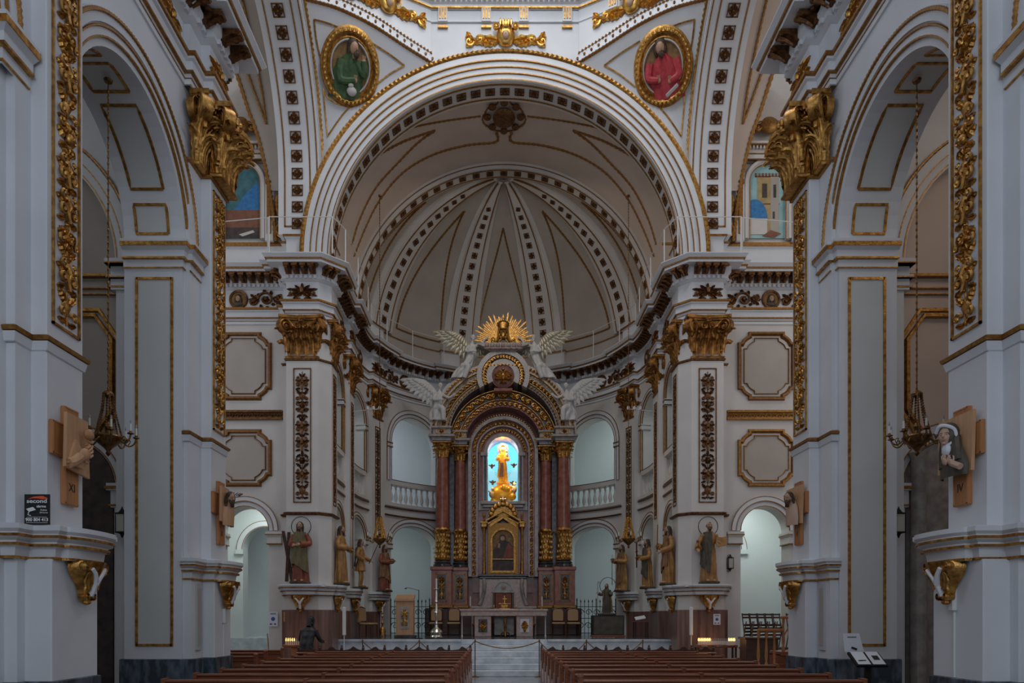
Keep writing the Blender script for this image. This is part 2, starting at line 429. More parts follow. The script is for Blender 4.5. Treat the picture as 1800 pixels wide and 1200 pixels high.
def east_half(S, full=True):
    h = [(-12*-S, 20.9), (S*6.3, 20.9), (S*6.3, 20.75), (S*6.1, 20.75), (S*6.1, 20.35), (S*5.2, 20.35), (S*4.9, 20.65), (S*4.9, 21.35), (S*5.12, 21.35), (S*5.12, 23.3), (S*4.93, 23.3), (S*4.93, 24.1), (S*5.12, 24.1)]
    h += arcpts(5.12, 0, 17.4, 4, S)+arcpts(4.95, 17.4, 26.6, 3, S)+arcpts(5.12, 26.6, 60.5, 9, S)+arcpts(4.95, 60.5, 69.5, 3, S)+arcpts(5.12, 69.5, 90, 5, S)
    return h
EL = east_half(-1); ER = east_half(1)
EAST = EL+ER[::-1][1:]
entablature('cornice_apse', EAST, mod_step=.25)
for S in (-1, 1):
    nv = [(S*5.15, -3), (S*5.15, 7.43), (S*5.05, 7.43), (S*5.05, 7.6), (S*4.9, 7.6), (S*4.9, 8.27), (S*5.15, 8.27), (S*5.15, 11.5), (S*5.05, 11.5), (S*5.05, 11.93), (S*4.9, 11.93), (S*4.9, 12.64), (S*12, 12.66)]
    entablature('cornice_nave_'+SIDE[S], nv, right=(S < 0))

# ---- nave walls with their arches, piers, aisles
for S in (-1, 1):
    sd = SIDE[S]
    fn = lambda s, n, z, S=S: (S*(5.15-n), s, z)
    ops = [(5.56, 1.5, 0, 7.52, 1.5), (9.93, 1.5, 0, 7.52, 1.5)]
    wl = wall(fn, -3, 12.62, 0, 10.05, ops, .9, 3, 'wall_'+sd)
    for c in (5.56, 9.93):
        archivolt(fn, c, 1.5, 7.52, 1.5, [(0, .10, .03), (.10, .24, .06), (.24, .40, .09)],
                  [(.10, .02, .06, 0), (.205, .035, .075, 1), (.36, .06, .10, 1)], wl, 36)
    # panels on the soffit and the jamb
    mp = MB(); mg = MB()
    def sof(a, n, dr=0, c=9.93): return V(fn(c+(1.5-dr)*math.cos(a), n, 7.52+(1.5-dr)*math.sin(a)))
    for a0, a1 in ((5, 21), (29, 72), (80, 100), (108, 151), (159, 175)):
        pa = [sof(R(a0+(a1-a0)*i/10), -.2) for i in range(11)]; pb = [sof(R(a0+(a1-a0)*i/10), -.7) for i in range(11)]
        loop = pa+pb[::-1]+[pa[0]]
        line_on(loop, lambda p: (V((p.x, 9.93, 7.52))-p).normalized(), .05, .02, mg)
        qa = [sof(R(a0+(a1-a0)*i/10), -.22, .004) for i in range(11)]; qb = [sof(R(a0+(a1-a0)*i/10), -.68, .004) for i in range(11)]
        mp.rings([qa, qb], False)
    mk('soffit_panel', mp, 'panel', wl); mk('gold_moulding', mg, 'gold', wl)
    # jamb panel, a gilt outline on the face toward the nave doors
    mg = MB(); mp = MB()
    x0, x1 = S*5.3, S*5.85
    for (a, b, c_, d_) in ((x0, x1, 1.20, 1.24), (x0, x1, 6.93, 6.97)): mg.box(min(a, b), max(a, b), 11.405, 11.44, c_, d_)
    for x in (x0, x1): mg.box(x-.02, x+.02, 11.405, 11.44, 1.2, 6.97)
    mp.box(min(x0, x1), max(x0, x1), 11.422, 11.44, 1.22, 6.95)
    mk('jamb_panel', mp, 'panel', wl); mk('gold_moulding', mg, 'gold', wl)
    # imposts
    for y in (11.43, 7.06):
        path = [(S*6.05, y), (S*5.15, y), (S*5.15, y+.12), (S*5.08, y+.12), (S*5.08, y+.5)]
        mb = MB(); sweep_plan(path, [(0, 7.1), (.03, 7.12), (.03, 7.24), (.07, 7.26), (.07, 7.37), (.13, 7.41), (.14, 7.52), (-.02, 7.52)], mb, right=S < 0)
        mk('impost', mb, 'white', wl)
        mb = MB(); sweep_plan(path, [(.05, 7.41), (.145, 7.41), (.15, 7.47), (.05, 7.48)], mb, True, S < 0)
        sweep_plan(path, [(.02, 7.24), (.085, 7.24), (.085, 7.265), (.02, 7.27)], mb, True, S < 0); sweep_plan(path, [(.0, 7.11), (.04, 7.11), (.04, 7.125), (.0, 7.13)], mb, True, S < 0)
        mk('gold_moulding', mb, 'gold', wl)
    # piers with their pilasters
    for k, (y0, y1, y2, xp, yb0) in enumerate(((7.35, 7.60, 8.27, 4.75, 7.44), (11.5, 11.95, 12.62, 4.83, 11.93))):
        p = empty('pier_column', (0, 0, 0), kind='structure')
        mb = MB(); mb.box(min(S*5.3, S*5.06), max(S*5.3, S*5.06), y0, y2+.01, 1.0, 8.87); mb.bbox(min(S*5.3, S*4.9), max(S*5.3, S*4.9), y1, y2, 1.0, 8.86, .012)
        mk('shaft', mb, 'white', p)
        mb = MB(); mb.bbox(min(S*5.3, S*(xp)), max(S*5.3, S*(xp)), yb0, y2+.03, 0.98, 2.25, .012); mb.box(min(S*5.3, S*5.02), max(S*5.3, S*5.02), y0-.03, y2, 1.0, 2.25)
        mk('pedestal', mb, 'white', p)
        mb = MB()      # black marble base
        mb.bbox(min(S*5.4, S*(xp-.03)), max(S*5.4, S*(xp-.03)), yb0-.03, y2+.06, 0, 1.0, .01); mb.bbox(min(S*5.4, S*4.98), max(S*5.4, S*4.98), y0-.06, y2, 0, 1.0, .01)
        mb.bbox(min(S*6.12, S*5.1), max(S*6.12, S*5.1), 11.40 if k else 7.03, y2+.02, 0, 1.0, .01)
        mk('baseboard', mb, 'blue_marble', p)
        path = [(S*5.15, y0-.02), (S*5.06, y0-.02), (S*5.06, y1), (S*4.9, y1), (S*4.9, y2), (S*5.15, y2)]
        mb = MB(); sweep_plan(path, [(0, 4.52), (.05, 4.53), (.06, 4.57), (0, 4.6)], mb, True, S < 0); sweep_plan(path, [(0, 8.82), (.04, 8.83), (.04, 8.87), (0, 8.88)], mb, True, S < 0)
        mk('gold_moulding', mb, 'gold_line', p)
        mb = MB(); sweep_plan(path, [(0, 4.42), (.015, 4.43), (.035, 4.52), (0, 4.52)], mb, True, S < 0); mk('ledge', mb, 'white', p)
        # gilt frame round the carved strip
        mb = MB(); yc = (y1+y2)/2
        for a, b, c_, d_ in ((yc-.25, yc-.225, 4.75, 8.7), (yc+.225, yc+.25, 4.75, 8.7), (yc-.25, yc+.25, 4.75, 4.775), (yc-.25, yc+.25, 8.68, 8.7)):
            mb.box(min(S*4.91, S*4.875), max(S*4.91, S*4.875), a, b, c_, d_)
        mk('gold_frame', mb, 'gold', p)
    # shelf cornices across the piers (statue shelves without a statue)
    for k, (ya, yb, yc2, xa) in enumerate(((7.30, 7.5, 8.30, 4.75), (11.5, 11.9, 12.66, 4.83))):
        n = 10; cc = (yb+yc2)/2+.05; hw = (yc2-yb)/2-.05
        path = [(S*5.15, ya-.02), (S*5.02, ya-.02), (S*5.02, yb), (S*xa, yb), (S*xa, cc-hw)]+[(S*(xa-.13*math.sin(PI*i/n)**.5), cc-hw*math.cos(PI*i/n)) for i in range(1, n)]+[(S*xa, cc+hw), (S*xa, yc2+.05), (S*5.15, yc2+.05)]
        sh = empty('wall_shelf_trim', (0, 0, 0), kind='structure')
        mb = MB(); sweep_plan(path, [(-.3, 2.24), (.0, 2.24), (.02, 2.36), (.05, 2.38), (.05, 2.42), (.10, 2.45), (.10, 2.50), (.13, 2.53), (.13, 2.58), (-.35, 2.585)], mb, right=S < 0); mk('shelf', mb, 'white', sh)
        mb = MB(); mb.bbox(min(S*5.1, S*(xa-.06)), max(S*5.1, S*(xa-.06)), yb-.0, yc2, 2.57, 2.60, .01); mk('shelf_block', mb, 'white', sh)
        mb = MB()
        for z, p_ in ((2.255, .015), (2.385, .06), (2.47, .105)): sweep_plan(path, [(p_-.05, z-.012), (p_+.01, z-.012), (p_+.012, z+.014), (p_-.05, z+.016)], mb, True, S < 0)
        mk('gold_moulding', mb, 'gold', sh)
    # aisle: outer wall, blind transverse arch behind the second pier, vault
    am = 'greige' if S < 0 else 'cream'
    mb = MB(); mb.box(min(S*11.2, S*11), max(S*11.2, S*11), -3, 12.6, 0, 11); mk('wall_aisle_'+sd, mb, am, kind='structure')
    fa = lambda s, n, z, S=S: (S*s, 11.95-n, z)
    ao = wall(fa, 6.0, 11, 0, 11, [(8.5, 2.05, 0, 7.45, 2.05)], .45, 2, 'wall_aisle_arch_'+sd, 'white')
    archivolt(fa, 8.5, 2.05, 7.45, 2.05, [(0, .12, .03), (.12, .3, .06)], [(.03, .02, .03, 0), (.15, .03, .06, 1), (.33, .05, .07, 1)], ao, 32)
    mb = MB(); mb.box(min(S*6, S*6.52), max(S*6, S*6.52), 11.91, 12.39, 7.0, 7.45); mk('impost', mb, 'white', ao)
    for z, p_, h_ in ((7.42, .16, .08), (7.2, .09, .05), (7.05, .04, .03)):
        mb = MB(); mb.box(min(S*6, S*6.5), max(S*6, S*6.5), 11.95-p_, 12.3, z-h_/2, z+h_/2); mb.box(min(S*6.5, S*6.5+S*.06), max(S*6.5, S*6.5+S*.06), 11.95-p_, 12.4, z-h_/2, z+h_/2)
        mk('impost', mb, 'white', ao)
        mg = MB(); mg.box(min(S*5.99, S*6.57), max(S*5.99, S*6.57), 11.94-p_, 12.4, z-h_/2, z-h_/2+.02); mk('gold_moulding', mg, 'gold_line', ao)
    mb = MB(); mb.box(min(S*6, S*11), max(S*6, S*11), 12.38, 12.5, 0, 11); mk('wall_aisle_end_'+sd, mb, am, kind='structure')
    mb = MB()
    for z, p_, h_ in ((7.42, .10, .045), (7.22, .05, .02), (7.12, .05, .02)): mb.box(min(S*6.5, S*10.5), max(S*6.5, S*10.5), 12.38-p_, 12.4, z-h_/2, z+h_/2)
    mk('trim_aisle_string_course', mb, 'gold_line', kind='structure')
    # framed panel and small chapel arch on that end wall
    mg = MB()
    for w_, p_ in ((.10, .05), (.0, .08)):
        q = [(6.72-w_, 5.15), (6.72-w_, 6.35), (7.0-w_*.6, 6.75+w_), (8.6, 6.75+w_), (8.9+w_, 6.35), (8.9+w_, 5.15), (8.6, 4.75-w_), (7.0-w_*.6, 4.75-w_), (6.72-w_, 5.15)]
        line_on([V((S*a, 12.37, b)) for a, b in q], lambda p: V((0, -1, 0)), .07, p_, mg)
    mk('trim_aisle_panel_frame', mg, 'gold', kind='structure')
    f2 = lambda s, n, z, S=S: (S*s, 12.36-n, z)
    ca = empty('trim_chapel_arch', kind='structure')
    archivolt(f2, 7.45, .8, 3.85, .8, [(0, .12, .05), (.12, .28, .09)], [(.02, .02, .05, 0), (.14, .02, .09, 0), (.28, .03, .09, 1)], ca, 24)
    mb = MB(); mb.box(min(S*6.2, S*6.75), max(S*6.2, S*6.75), 12.2, 12.4, 3.78, 3.9); mb.box(min(S*6.25, S*6.7), max(S*6.25, S*6.7), 12.25, 12.4, 3.5, 3.78); mb.box(min(S*6.3, S*6.65), max(S*6.3, S*6.65), 12.28, 12.4, 0, 3.5); mk('impost', mb, 'white', ca)
    mb = MB(); mb.box(min(S*6.18, S*6.77), max(S*6.18, S*6.77), 12.18, 12.4, 3.80, 3.85); mb.box(min(S*6.22, S*6.73), max(S*6.22, S*6.73), 12.23, 12.4, 3.52, 3.55); mk('gold_moulding', mb, 'gold_line', ca)
    mb = MB(); mb.box(min(S*6.7, S*8.2), max(S*6.7, S*8.2), 12.33, 12.4, 0, 3.85); mb.prism([V((S*(7.45+.78*math.cos(PI*i/16)), 12.33, 3.85+.78*math.sin(PI*i/16))) for i in range(17)], (0, .06, 0)); mk('arch_infill', mb, 'dark_paint' if S < 0 else 'grey_marble', ca)  # flat panel for the opening, left one coloured dark in place of shade
    if S > 0:
        mb = MB(); mb.lathe([(.16, 0), (.16, .3), (.12, .4), (.13, 2.0), (.11, 4.3), (.15, 4.4)], (6.83, 12.2, 0), 14); mk('chapel_column', mb, 'grey_marble', kind='structure')
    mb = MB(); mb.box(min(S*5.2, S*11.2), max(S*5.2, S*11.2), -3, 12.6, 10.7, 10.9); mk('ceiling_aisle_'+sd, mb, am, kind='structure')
    area('aisle_fill_'+sd, (S*8.6, 8.6, 10.3), (S*7.8, 12, 6), 2.2, 26 if S < 0 else 34, (.85, .9, .95) if S < 0 else (1, .86, .74))  # added fill light to brighten the aisle, no real fixture
# nave vault (above the frame) and rear
mb = MB(); ringY(4.95, 5.2, -3, 12.6, mb, 32); mk('ceiling_nave', mb, 'white', kind='structure')

# ---- east side: transept walls, crossing piers, presbytery, apse
OPS_S = [(22.3, .72), (25.25, .80), (24.8+5.12*R(46.5), 1.12)]
for S in (-1, 1):
    sd = SIDE[S]
    fe = lambda s, n, z, S=S: (S*s, 20.9-n, z)
    wt = wall(fe, 6.2, 12, 0, 10.05, [(7.45, .70, 0, 4.14, .70)], .6, 2, 'wall_transept_'+sd, 'white_warm')
    archivolt(fe, 7.45, .70, 4.14, .70, [(.0, .14, .03), (.14, .27, .06)], [(.0, .02, .03, 0), (.14, .02, .06, 0), (.27, .03, .06, 1)], wt, 28)
    mb = MB(); mg = MB()
    for a, b in ((6.35, 6.82), (8.08, 8.55)):
        mb.box(min(S*a, S*b), max(S*a, S*b), 20.78, 21.5, 3.98, 4.1); mb.box(min(S*(a+.03), S*(b-.03)), max(S*(a+.03), S*(b-.03)), 20.82, 21.5, 3.74, 3.98)
        mg.box(min(S*(a-.01), S*(b+.01)), max(S*(a-.01), S*(b+.01)), 20.77, 21.5, 4.0, 4.03); mg.box(min(S*(a+.02), S*(b-.02)), max(S*(a+.02), S*(b-.02)), 20.81, 21.5, 3.74, 3.77)
    mk('impost', mb, 'white_warm', wt); mk('gold_moulding', mg, 'gold_line', wt)
    # octagonal panels and frieze band
    for z0, z1 in ((7.92, 9.76), (5.45, 6.98)):
        mg = MB(); mp = MB(); c = .3
        for w_, lw, pr in ((0, .12, .06), (.13, .03, .03)):
            a, b, z_, y_ = 6.72+w_, 8.25-w_, z0+w_, z1-w_
            q = []
            for sx, sz in ((1, 1), (-1, 1), (-1, -1), (1, -1)):
                X = b if sx > 0 else a; Z = y_ if sz > 0 else z_
                cn = [(X, Z-sz*c), (X-sx*.07, Z-sz*c)]+[(X-sx*(.07+(c-.14)*(1-math.cos(t_))), Z-sz*(c-(c-.07)*math.sin(t_))) for t_ in (PI/6, PI/3)]+[(X-sx*(c-.07), Z-sz*.07), (X-sx*c, Z-sz*.0)]
                cn = [(X, Z-sz*c), (X-sx*.08, Z-sz*c), (X-sx*.13, Z-sz*.2), (X-sx*.21, Z-sz*.13), (X-sx*c, Z-sz*.08), (X-sx*c, Z)]
                q += cn if sx*sz > 0 else cn[::-1]
            mitre_band([(S*u, v) for u, v in q], lw, 20.9-pr-.02, 20.9, mg)
        mk('gold_frame', mg, 'frame_brown' if (S < 0 or z0 > 7) else 'gold_line', wt)
        mp.prism([V((S*u, 20.885, v)) for u, v in q], (0, .03, 0)); mk('recessed_panel', mp, 'greige', wt)
    mg = MB()
    for a, b, p_ in ((7.30, 7.36, .08), (7.51, 7.57, .08)): mg.box(min(S*6.35, S*12), max(S*6.35, S*12), 20.9-p_, 20.95, a, b)
    for i in range(30):
        x = S*(6.45+i*.16); mg.tube([(x-.07, 20.87, 7.40), (x-.02, 20.85, 7.46), (x+.03, 20.87, 7.42), (x+.07, 20.86, 7.47)], .022, 5)
    mg.box(min(S*6.35, S*12), max(S*6.35, S*12), 20.885, 20.95, 7.36, 7.51)
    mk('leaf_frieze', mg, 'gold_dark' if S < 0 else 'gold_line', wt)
    # apse and presbytery wall
    def fs(s, n, z, S=S):
        r = 5.12-n
        if s <= DC: return (S*r, s, z)
        a = (s-DC)/5.12; return (S*r*math.cos(a), DC+r*math.sin(a), z)
    ops = []
    for c, hw in OPS_S:
        ops += [(c, hw, .99, 4.45, .75 if hw > 1 else hw*.8), (c, hw, 5.95, 8.3 if hw > 1 else 8.55, hw)]
    wa = wall(fs, 21.3, DC+5.12*PI/2, 0, 10.05, ops, .55, .3, 'wall_apse_'+sd, 'white_warm')
    for k, (c, hw) in enumerate(OPS_S):
        zu = 8.3 if hw > 1 else 8.55
        e = .27 if hw > 1 else .2
        archivolt(fs, c, hw, zu, hw, [(0, e*.5, .03), (e*.5, e, .06)], [(.0, .02, .03, 0), (e*.5, .02, .06, 0), (e, .035, .06, 1)], wa, 28, zb=6.85)
        archivolt(fs, c, hw, 4.45, .75 if hw > 1 else hw*.8, [(0, e*.5, .03), (e*.5, e, .06)], [(.0, .02, .03, 0), (e*.5, .02, .06, 0), (e, .035, .06, 1)], wa, 28, zb=None)
        # rail, string courses, imposts
        def strip(s0, s1, z0, z1, p, mb, q=-.3):
            n = 8; mb.rings([[fs(s0+(s1-s0)*i/n, p, z0), fs(s0+(s1-s0)*i/n, p, z1), fs(s0+(s1-s0)*i/n, q, z1), fs(s0+(s1-s0)*i/n, q, z0)] for i in range(n+1)], True, True)
        mb = MB(); strip(c-hw-.02, c+hw+.02, 6.70, 6.86, .07, mb); strip(c-hw-e-.1, c+hw+e+.1, 5.88, 6.0, .05, mb); strip(c-hw-e-.1, c+hw+e+.1, 5.55, 5.62, .05, mb); mk('string_course', mb, 'white_warm', wa)
        mb = MB(); strip(c-hw-.02, c+hw+.02, 6.86, 6.885, .075, mb); strip(c-hw-e-.1, c+hw+e+.1, 5.80, 5.84, .055, mb, 0); strip(c-hw-e-.1, c+hw+e+.1, 5.50, 5.545, .06, mb, 0)
        for s0, s1 in ((c-hw-e, c-hw+.03), (c+hw-.03, c+hw+e)):
            for z, h_ in ((zu-.05, .035), (zu-.2, .03), (4.42, .035), (4.25, .03)): strip(s0, s1, z-h_/2, z+h_/2, .08, mb)
        mk('gold_moulding', mb, 'gold_dark', wa)
        mb = MB()
        for s0, s1 in ((c-hw-e, c-hw+.03), (c+hw-.03, c+hw+e)):
            strip(s0, s1, zu-.22, zu, .065, mb); strip(s0, s1, 4.22, 4.45, .065, mb)
        mk('impost', mb, 'white_warm', wa)
        # turned balusters
        nb = max(4, int(2*hw/.235))
        bal = MB(); bal.lathe([(.06, 0), (.06, .05), (.035, .08), (.05, .13), (.078, .22), (.07, .32), (.035, .46), (.03, .54), (.045, .57), (.045, .60), (.03, .61), (.055, .65), (.055, .70)], n=10)
        me = None
        for i in range(nb):
            s = c-hw+2*hw*(i+.5)/nb
            if me is None: o = mk('baluster', bal, 'white_warm', wa); me = o
            else: o = me.copy(); COL.objects.link(o)
            o.parent = wa; o.location = fs(s, -.12, 6.0)
        mb = MB(); strip(c-hw, c+hw, 5.9, 6.02, 0, mb, -.3); mk('baluster_plinth', mb, 'white_warm', wa)
    # brown marble dado along the presbytery wall and round the crossing pier
    path = east_half(S)[1:]
    dd = MB(); sweep_plan(path[:13]+path[13:20], [(.02, .0), (.03, 1.86), (-.01, 1.87)], dd, right=S < 0)
    for a, b in (((22.3-.72), (22.3+.72)), ((25.25-.8), (25.25+.8))): pass
    mk('baseboard_presbytery_'+sd, dd, 'brown_dado', kind='structure')
    # crossing pier faces
    pp = empty('crossing_column', (0, 0, 0), kind='structure')
    P5 = path[0:8]
    mb = MB(); sweep_plan(P5, [(0, 0), (0, 10.04)], mb, right=S < 0)
    sweep_plan([(S*5.12, 23.3), (S*4.93, 23.3), (S*4.93, 24.1), (S*5.12, 24.1)], [(0, .99), (0, 10.04)], mb, right=S < 0)
    for a0, a1 in ((17.4, 26.6), (60.5, 69.5)):
        sweep_plan([arcpts(5.15, a0, a0, 1, S)[0]]+arcpts(4.95, a0, a1, 4, S)+[arcpts(5.15, a1, a1, 1, S)[0]], [(0, .99), (0, 10.04)], mb, right=S < 0)
    mk('shaft', mb, 'white_warm', pp)
    mb = MB()
    sweep_plan(P5, [(0, 4.50), (.05, 4.52), (.07, 4.57), (0, 4.6)], mb, right=S < 0); sweep_plan(P5, [(0, 8.80), (.04, 8.82), (.05, 8.86), (0, 8.88)], mb, right=S < 0)
    mk('gold_moulding', mb, 'gold_dark', pp)
    # statue shelf that wraps the crossing pier
    n = 10
    bow = [(S*(5.65+.42*math.cos(PI-PI*i/n)*-1), 20.25-.22*math.sin(PI*i/n)**.6) for i in range(n+1)]
    path2 = [(S*6.3, 20.9), (S*6.3, 20.72), (S*6.12, 20.72), (S*6.12, 20.25)]+[(S*(5.65+.40*math.cos(PI*i/n)), 20.25-.2*math.sin(PI*i/n)**.5) for i in range(n+1)]+[(S*5.18, 20.25), (S*4.85, 20.6), (S*4.85, 20.75)]+[(S*(4.85-.16*math.sin(PI*i/n)**.5), 21.1-.3*math.cos(PI*i/n)) for i in range(n+1)]+[(S*4.85, 21.4), (S*5.12, 21.4)]
    sh = empty('statue_shelf_trim', (0, 0, 0), kind='structure')
    mb = MB(); sweep_plan(path2, [(-.1, 2.26), (.0, 2.26), (.02, 2.36), (.05, 2.38), (.05, 2.42), (.09, 2.45), (.09, 2.50), (.12, 2.53), (.12, 2.57), (-.3, 2.575)], mb, right=S < 0)
    mb.box(min(S*6.1, S*5.0), max(S*6.1, S*5.0), 20.2, 20.5, 2.5, 2.575); mk('shelf', mb, 'white', sh)
    mb = MB()
    for z, p_ in ((2.27, .015), (2.385, .055), (2.475, .095)): sweep_plan(path2, [(p_-.05, z-.012), (p_+.01, z-.012), (p_+.012, z+.014), (p_-.05, z+.016)], mb, True, S < 0)
    mk('gold_moulding', mb, 'gold_dark', sh)
    # two more statue shelves on the presbytery pilasters
    for (s_, hw_) in ((23.7, .42), (DC+5.12*R(22), .46)):
        sh = empty('statue_shelf_trim', (0, 0, 0), kind='structure')
        mb = MB(); mg = MB()
        pth = [fs(s_-hw_, .1, 0)[:2]]+[fs(s_+hw_*math.cos(PI-PI*i/10), .25+.17*math.sin(PI*i/10)**.5, 0)[:2] for i in range(11)]+[fs(s_+hw_, .1, 0)[:2]]
        sweep_plan(pth, [(-.3, 2.26), (.0, 2.26), (.02, 2.36), (.05, 2.38), (.05, 2.42), (.09, 2.45), (.09, 2.50), (.10, 2.53), (.10, 2.57), (-.22, 2.575)], mb, right=S < 0)
        mk('shelf', mb, 'white', sh)
        for z, p_ in ((2.27, .015), (2.385, .055), (2.475, .095)): sweep_plan(pth, [(p_-.05, z-.012), (p_+.01, z-.012), (p_+.012, z+.014), (p_-.05, z+.016)], mg, True, S < 0)
        mk('gold_moulding', mg, 'gold_dark', sh)
# attic above the cornice, all round the east end
mb = MB(); sweep_plan(EAST, [(.0, ZC), (.0, 12.22), (.05, 12.24), (.05, 12.32), (-.3, 12.33)], mb); at = mk('wall_attic', mb, 'white', kind='structure')
mb = MB(); sweep_plan(EAST, [(.02, 12.25), (.075, 12.25), (.08, 12.30), (.02, 12.31)], mb, True); mk('gold_moulding', mb, 'gold_line', at)

# ---- ambulatory behind the apse: outer wall, gallery floor, ceilings, light
out = [(-9.6, 21.4), (-9.6, 25), (-9.0, 27.6), (-7.4, 30), (-4.5, 32), (0, 32.8), (4.5, 32), (7.4, 30), (9.0, 27.6), (9.6, 25), (9.6, 21.4)]
mb = MB(); sweep_plan(out, [(0, .9), (0, 10.6)], mb); mk('wall_ambulatory', mb, 'hall_paint', kind='structure')
mb = MB()
for z0, z1 in ((5.62, 5.9), (10.3, 10.5)):
    for S in (-1, 1):
        inner = [(S*5.6, 21.5), (S*5.6, DC)]+arcpts(5.65, 0, 90, 10, S)
        outer = [(S*9.7, 21.5), (S*9.7, DC)]+[(S*9.7*math.cos(R(9*i)), DC+8.2*math.sin(R(9*i))) for i in range(11)]
        mb.rings([[(a[0], a[1], z0), (a[0], a[1], z1), (b[0], b[1], z1), (b[0], b[1], z0)] for a, b in zip(inner, outer)], True, True)
mk('ceiling_ambulatory', mb, 'hall_paint', kind='structure')
mb = MB(); mb.box(-12, -5.55, 21.5, 24, 0, .02); mb.box(5.55, 12, 21.5, 24, 0, .02); mk('floor_hall', mb, 'floor_marble', kind='structure')
for S in (-1, 1):
    # inner pier and arch seen through the side doors
    fh = lambda s, n, z, S=S: (S*s, 24.2-n, z)
    wh = wall(fh, 6.3, 9.6, 0, 5.7, [(7.9 if S < 0 else 7.1, .75, 0, 3.9, .75)], .5, 2, 'wall_hall_'+SIDE[S], 'hall_paint')
    archivolt(fh, 7.9 if S < 0 else 7.1, .75, 3.9, .75, [(0, .2, .04)], [(.02, .02, .04, 0), (.2, .03, .04, 1)], wh, 24)
    mb = MB()
    hc = 7.9 if S < 0 else 7.1
    for a, b in ((hc-.97, hc-.72), (hc+.72, hc+.97)):
        mb.box(min(S*a, S*b), max(S*a, S*b), 24.1, 24.2, 3.75, 3.9)
    mk('impost', mb, 'hall_paint', wh)
    area('hall_lamp_lower_'+SIDE[S], (S*7.6, 22.7, 5.5), (S*7.6, 23.2, 0), 1.2, 50, (.84, .96, .94))
    area('hall_lamp_back_'+SIDE[S], (S*5.8, 28.6, 5.5), (S*6.6, 31, 2), 1.6, 62, (.80, .94, .97))
    area('hall_lamp_gallery_'+SIDE[S], (S*5.6, 29.3, 10.1), (S*6.4, 31.0, 7.5), 1.6, 60, (.76, .86, 1) if S < 0 else (.80, .95, .95))
    area('hall_lamp_gallery_side_'+SIDE[S], (S*7.4, 25.2, 10.1), (S*8.4, 25, 6), 1.2, 30, (.80, .92, .96))

# ---- vaults
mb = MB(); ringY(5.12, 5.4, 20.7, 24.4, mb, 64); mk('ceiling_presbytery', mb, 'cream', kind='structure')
mb = MB(); ringY(4.9, 5.4, 20.3, 21.1, mb); ta = mk('triumphal_arch_trim', mb, 'white_warm', kind='structure')
for r0, r1, y in ((4.91, 5.08, 20.28), (5.08, 5.235, 20.25), (5.235, 5.39, 20.22), (5.39, 5.66, 20.18)):
    mb = MB(); ringY(r0, r1, y, 20.35, mb); mk('archivolt', mb, 'white', ta)
mb = MB()
for r, y in ((4.93, 20.27), (5.085, 20.24), (5.24, 20.21), (5.395, 20.17)): ringY(r-.012, r+.014, y, 20.35, mb, 96)
for y in (20.42, 20.98): ringY(4.875, 4.95, y-.02, y+.02, mb, 64)
mk('gold_moulding', mb, 'gold_line', ta)
mb = MB(); N = 260
mb.rings([[V((0, y, ZS))+V((math.cos(PI*i/N), 0, math.sin(PI*i/N)))*r for r, y in ((5.56, 20.2), (5.57, 20.17), (5.61, 20.17-(.05 if i % 2 else .015)), (5.67, 20.17-(.05 if i % 2 else .015)), (5.70, 20.2))] for i in range(N+1)], False)
mk('beaded_moulding', mb, 'gold', ta)
mb = MB(); ringY(4.9, 5.4, 24.25, 24.8, mb); tb = mk('apse_arch_trim', mb, 'white_warm', kind='structure')
mb = MB()
for r, y in ((5.02, 24.25),): ringY(r-.012, r+.012, y-.02, y+.02, mb)
for y in (24.33, 24.72): ringY(4.88, 4.95, y-.02, y+.02, mb)
mk('gold_moulding', mb, 'gold_line', tb)
# half dome
mb = MB(); NA, NB = 40, 24
mb.rings([[(-5.12*math.cos(PI*j/NA)*math.cos(PI/2*i/NB), DC+5.12*math.sin(PI*j/NA)*math.cos(PI/2*i/NB), ZS+5.12*math.sin(PI/2*i/NB)) for j in range(NA+1)] for i in range(NB+1)], False)
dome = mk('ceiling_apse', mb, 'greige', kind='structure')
def sph(az, el, r=4.95): return V((r*math.sin(az)*math.cos(el), DC+r*math.cos(az)*math.cos(el), ZS+r*math.sin(el)))   # az from the back centre
def sph_out(p): return (V((0, DC, ZS))-p).normalized()
EL0 = math.asin((12.33-ZS)/4.95)
ROS = []      # rosette places: (parent, location, outward, up, size)
for az0 in (-65, -20, 20, 65):
    rib = empty('dome_rib_trim', (0, 0, 0), kind='structure')
    mw = MB(); mg = MB(); n = 40
    def wid(el): return .02+.58*math.cos(el)**.8
    for (f0, f1, r, mm) in ((-1.25, 1.25, 5.02, mw), (-.82, .82, 4.93, mw)):
        rs = []
        for i in range(n+1):
            el = EL0+(R(87)-EL0)*i/n; c = sph(R(az0), el, r); s_ = V((math.cos(R(az0)), -math.sin(R(az0)), 0)); w_ = wid(el)
            out_ = -sph_out(c)
            rs.append([c+s_*w_*f0+out_*.12, c+s_*w_*f0, c+s_*w_*f1, c+s_*w_*f1+out_*.12])
        mm.rings(rs, False)
    for f in (-.72, .72):
        pts = []
        for i in range(n+1):
            el = EL0+(R(86)-EL0)*i/n; c = sph(R(az0), el, 4.925); pts.append(c+V((math.cos(R(az0)), -math.sin(R(az0)), 0))*wid(el)*f)
        line_on(pts, sph_out, .045, .02, mg)
    mk('rib_band', mw, 'white_warm', rib); mk('gold_moulding', mg, 'gold_line', rib)
    el = EL0+.06
    while el < R(72):
        ROS.append((rib, sph(R(az0), el, 4.915), sph_out(sph(R(az0), el)), .26*math.cos(el)**.45)); el += .087*(.55+.45*math.cos(el)**.5)
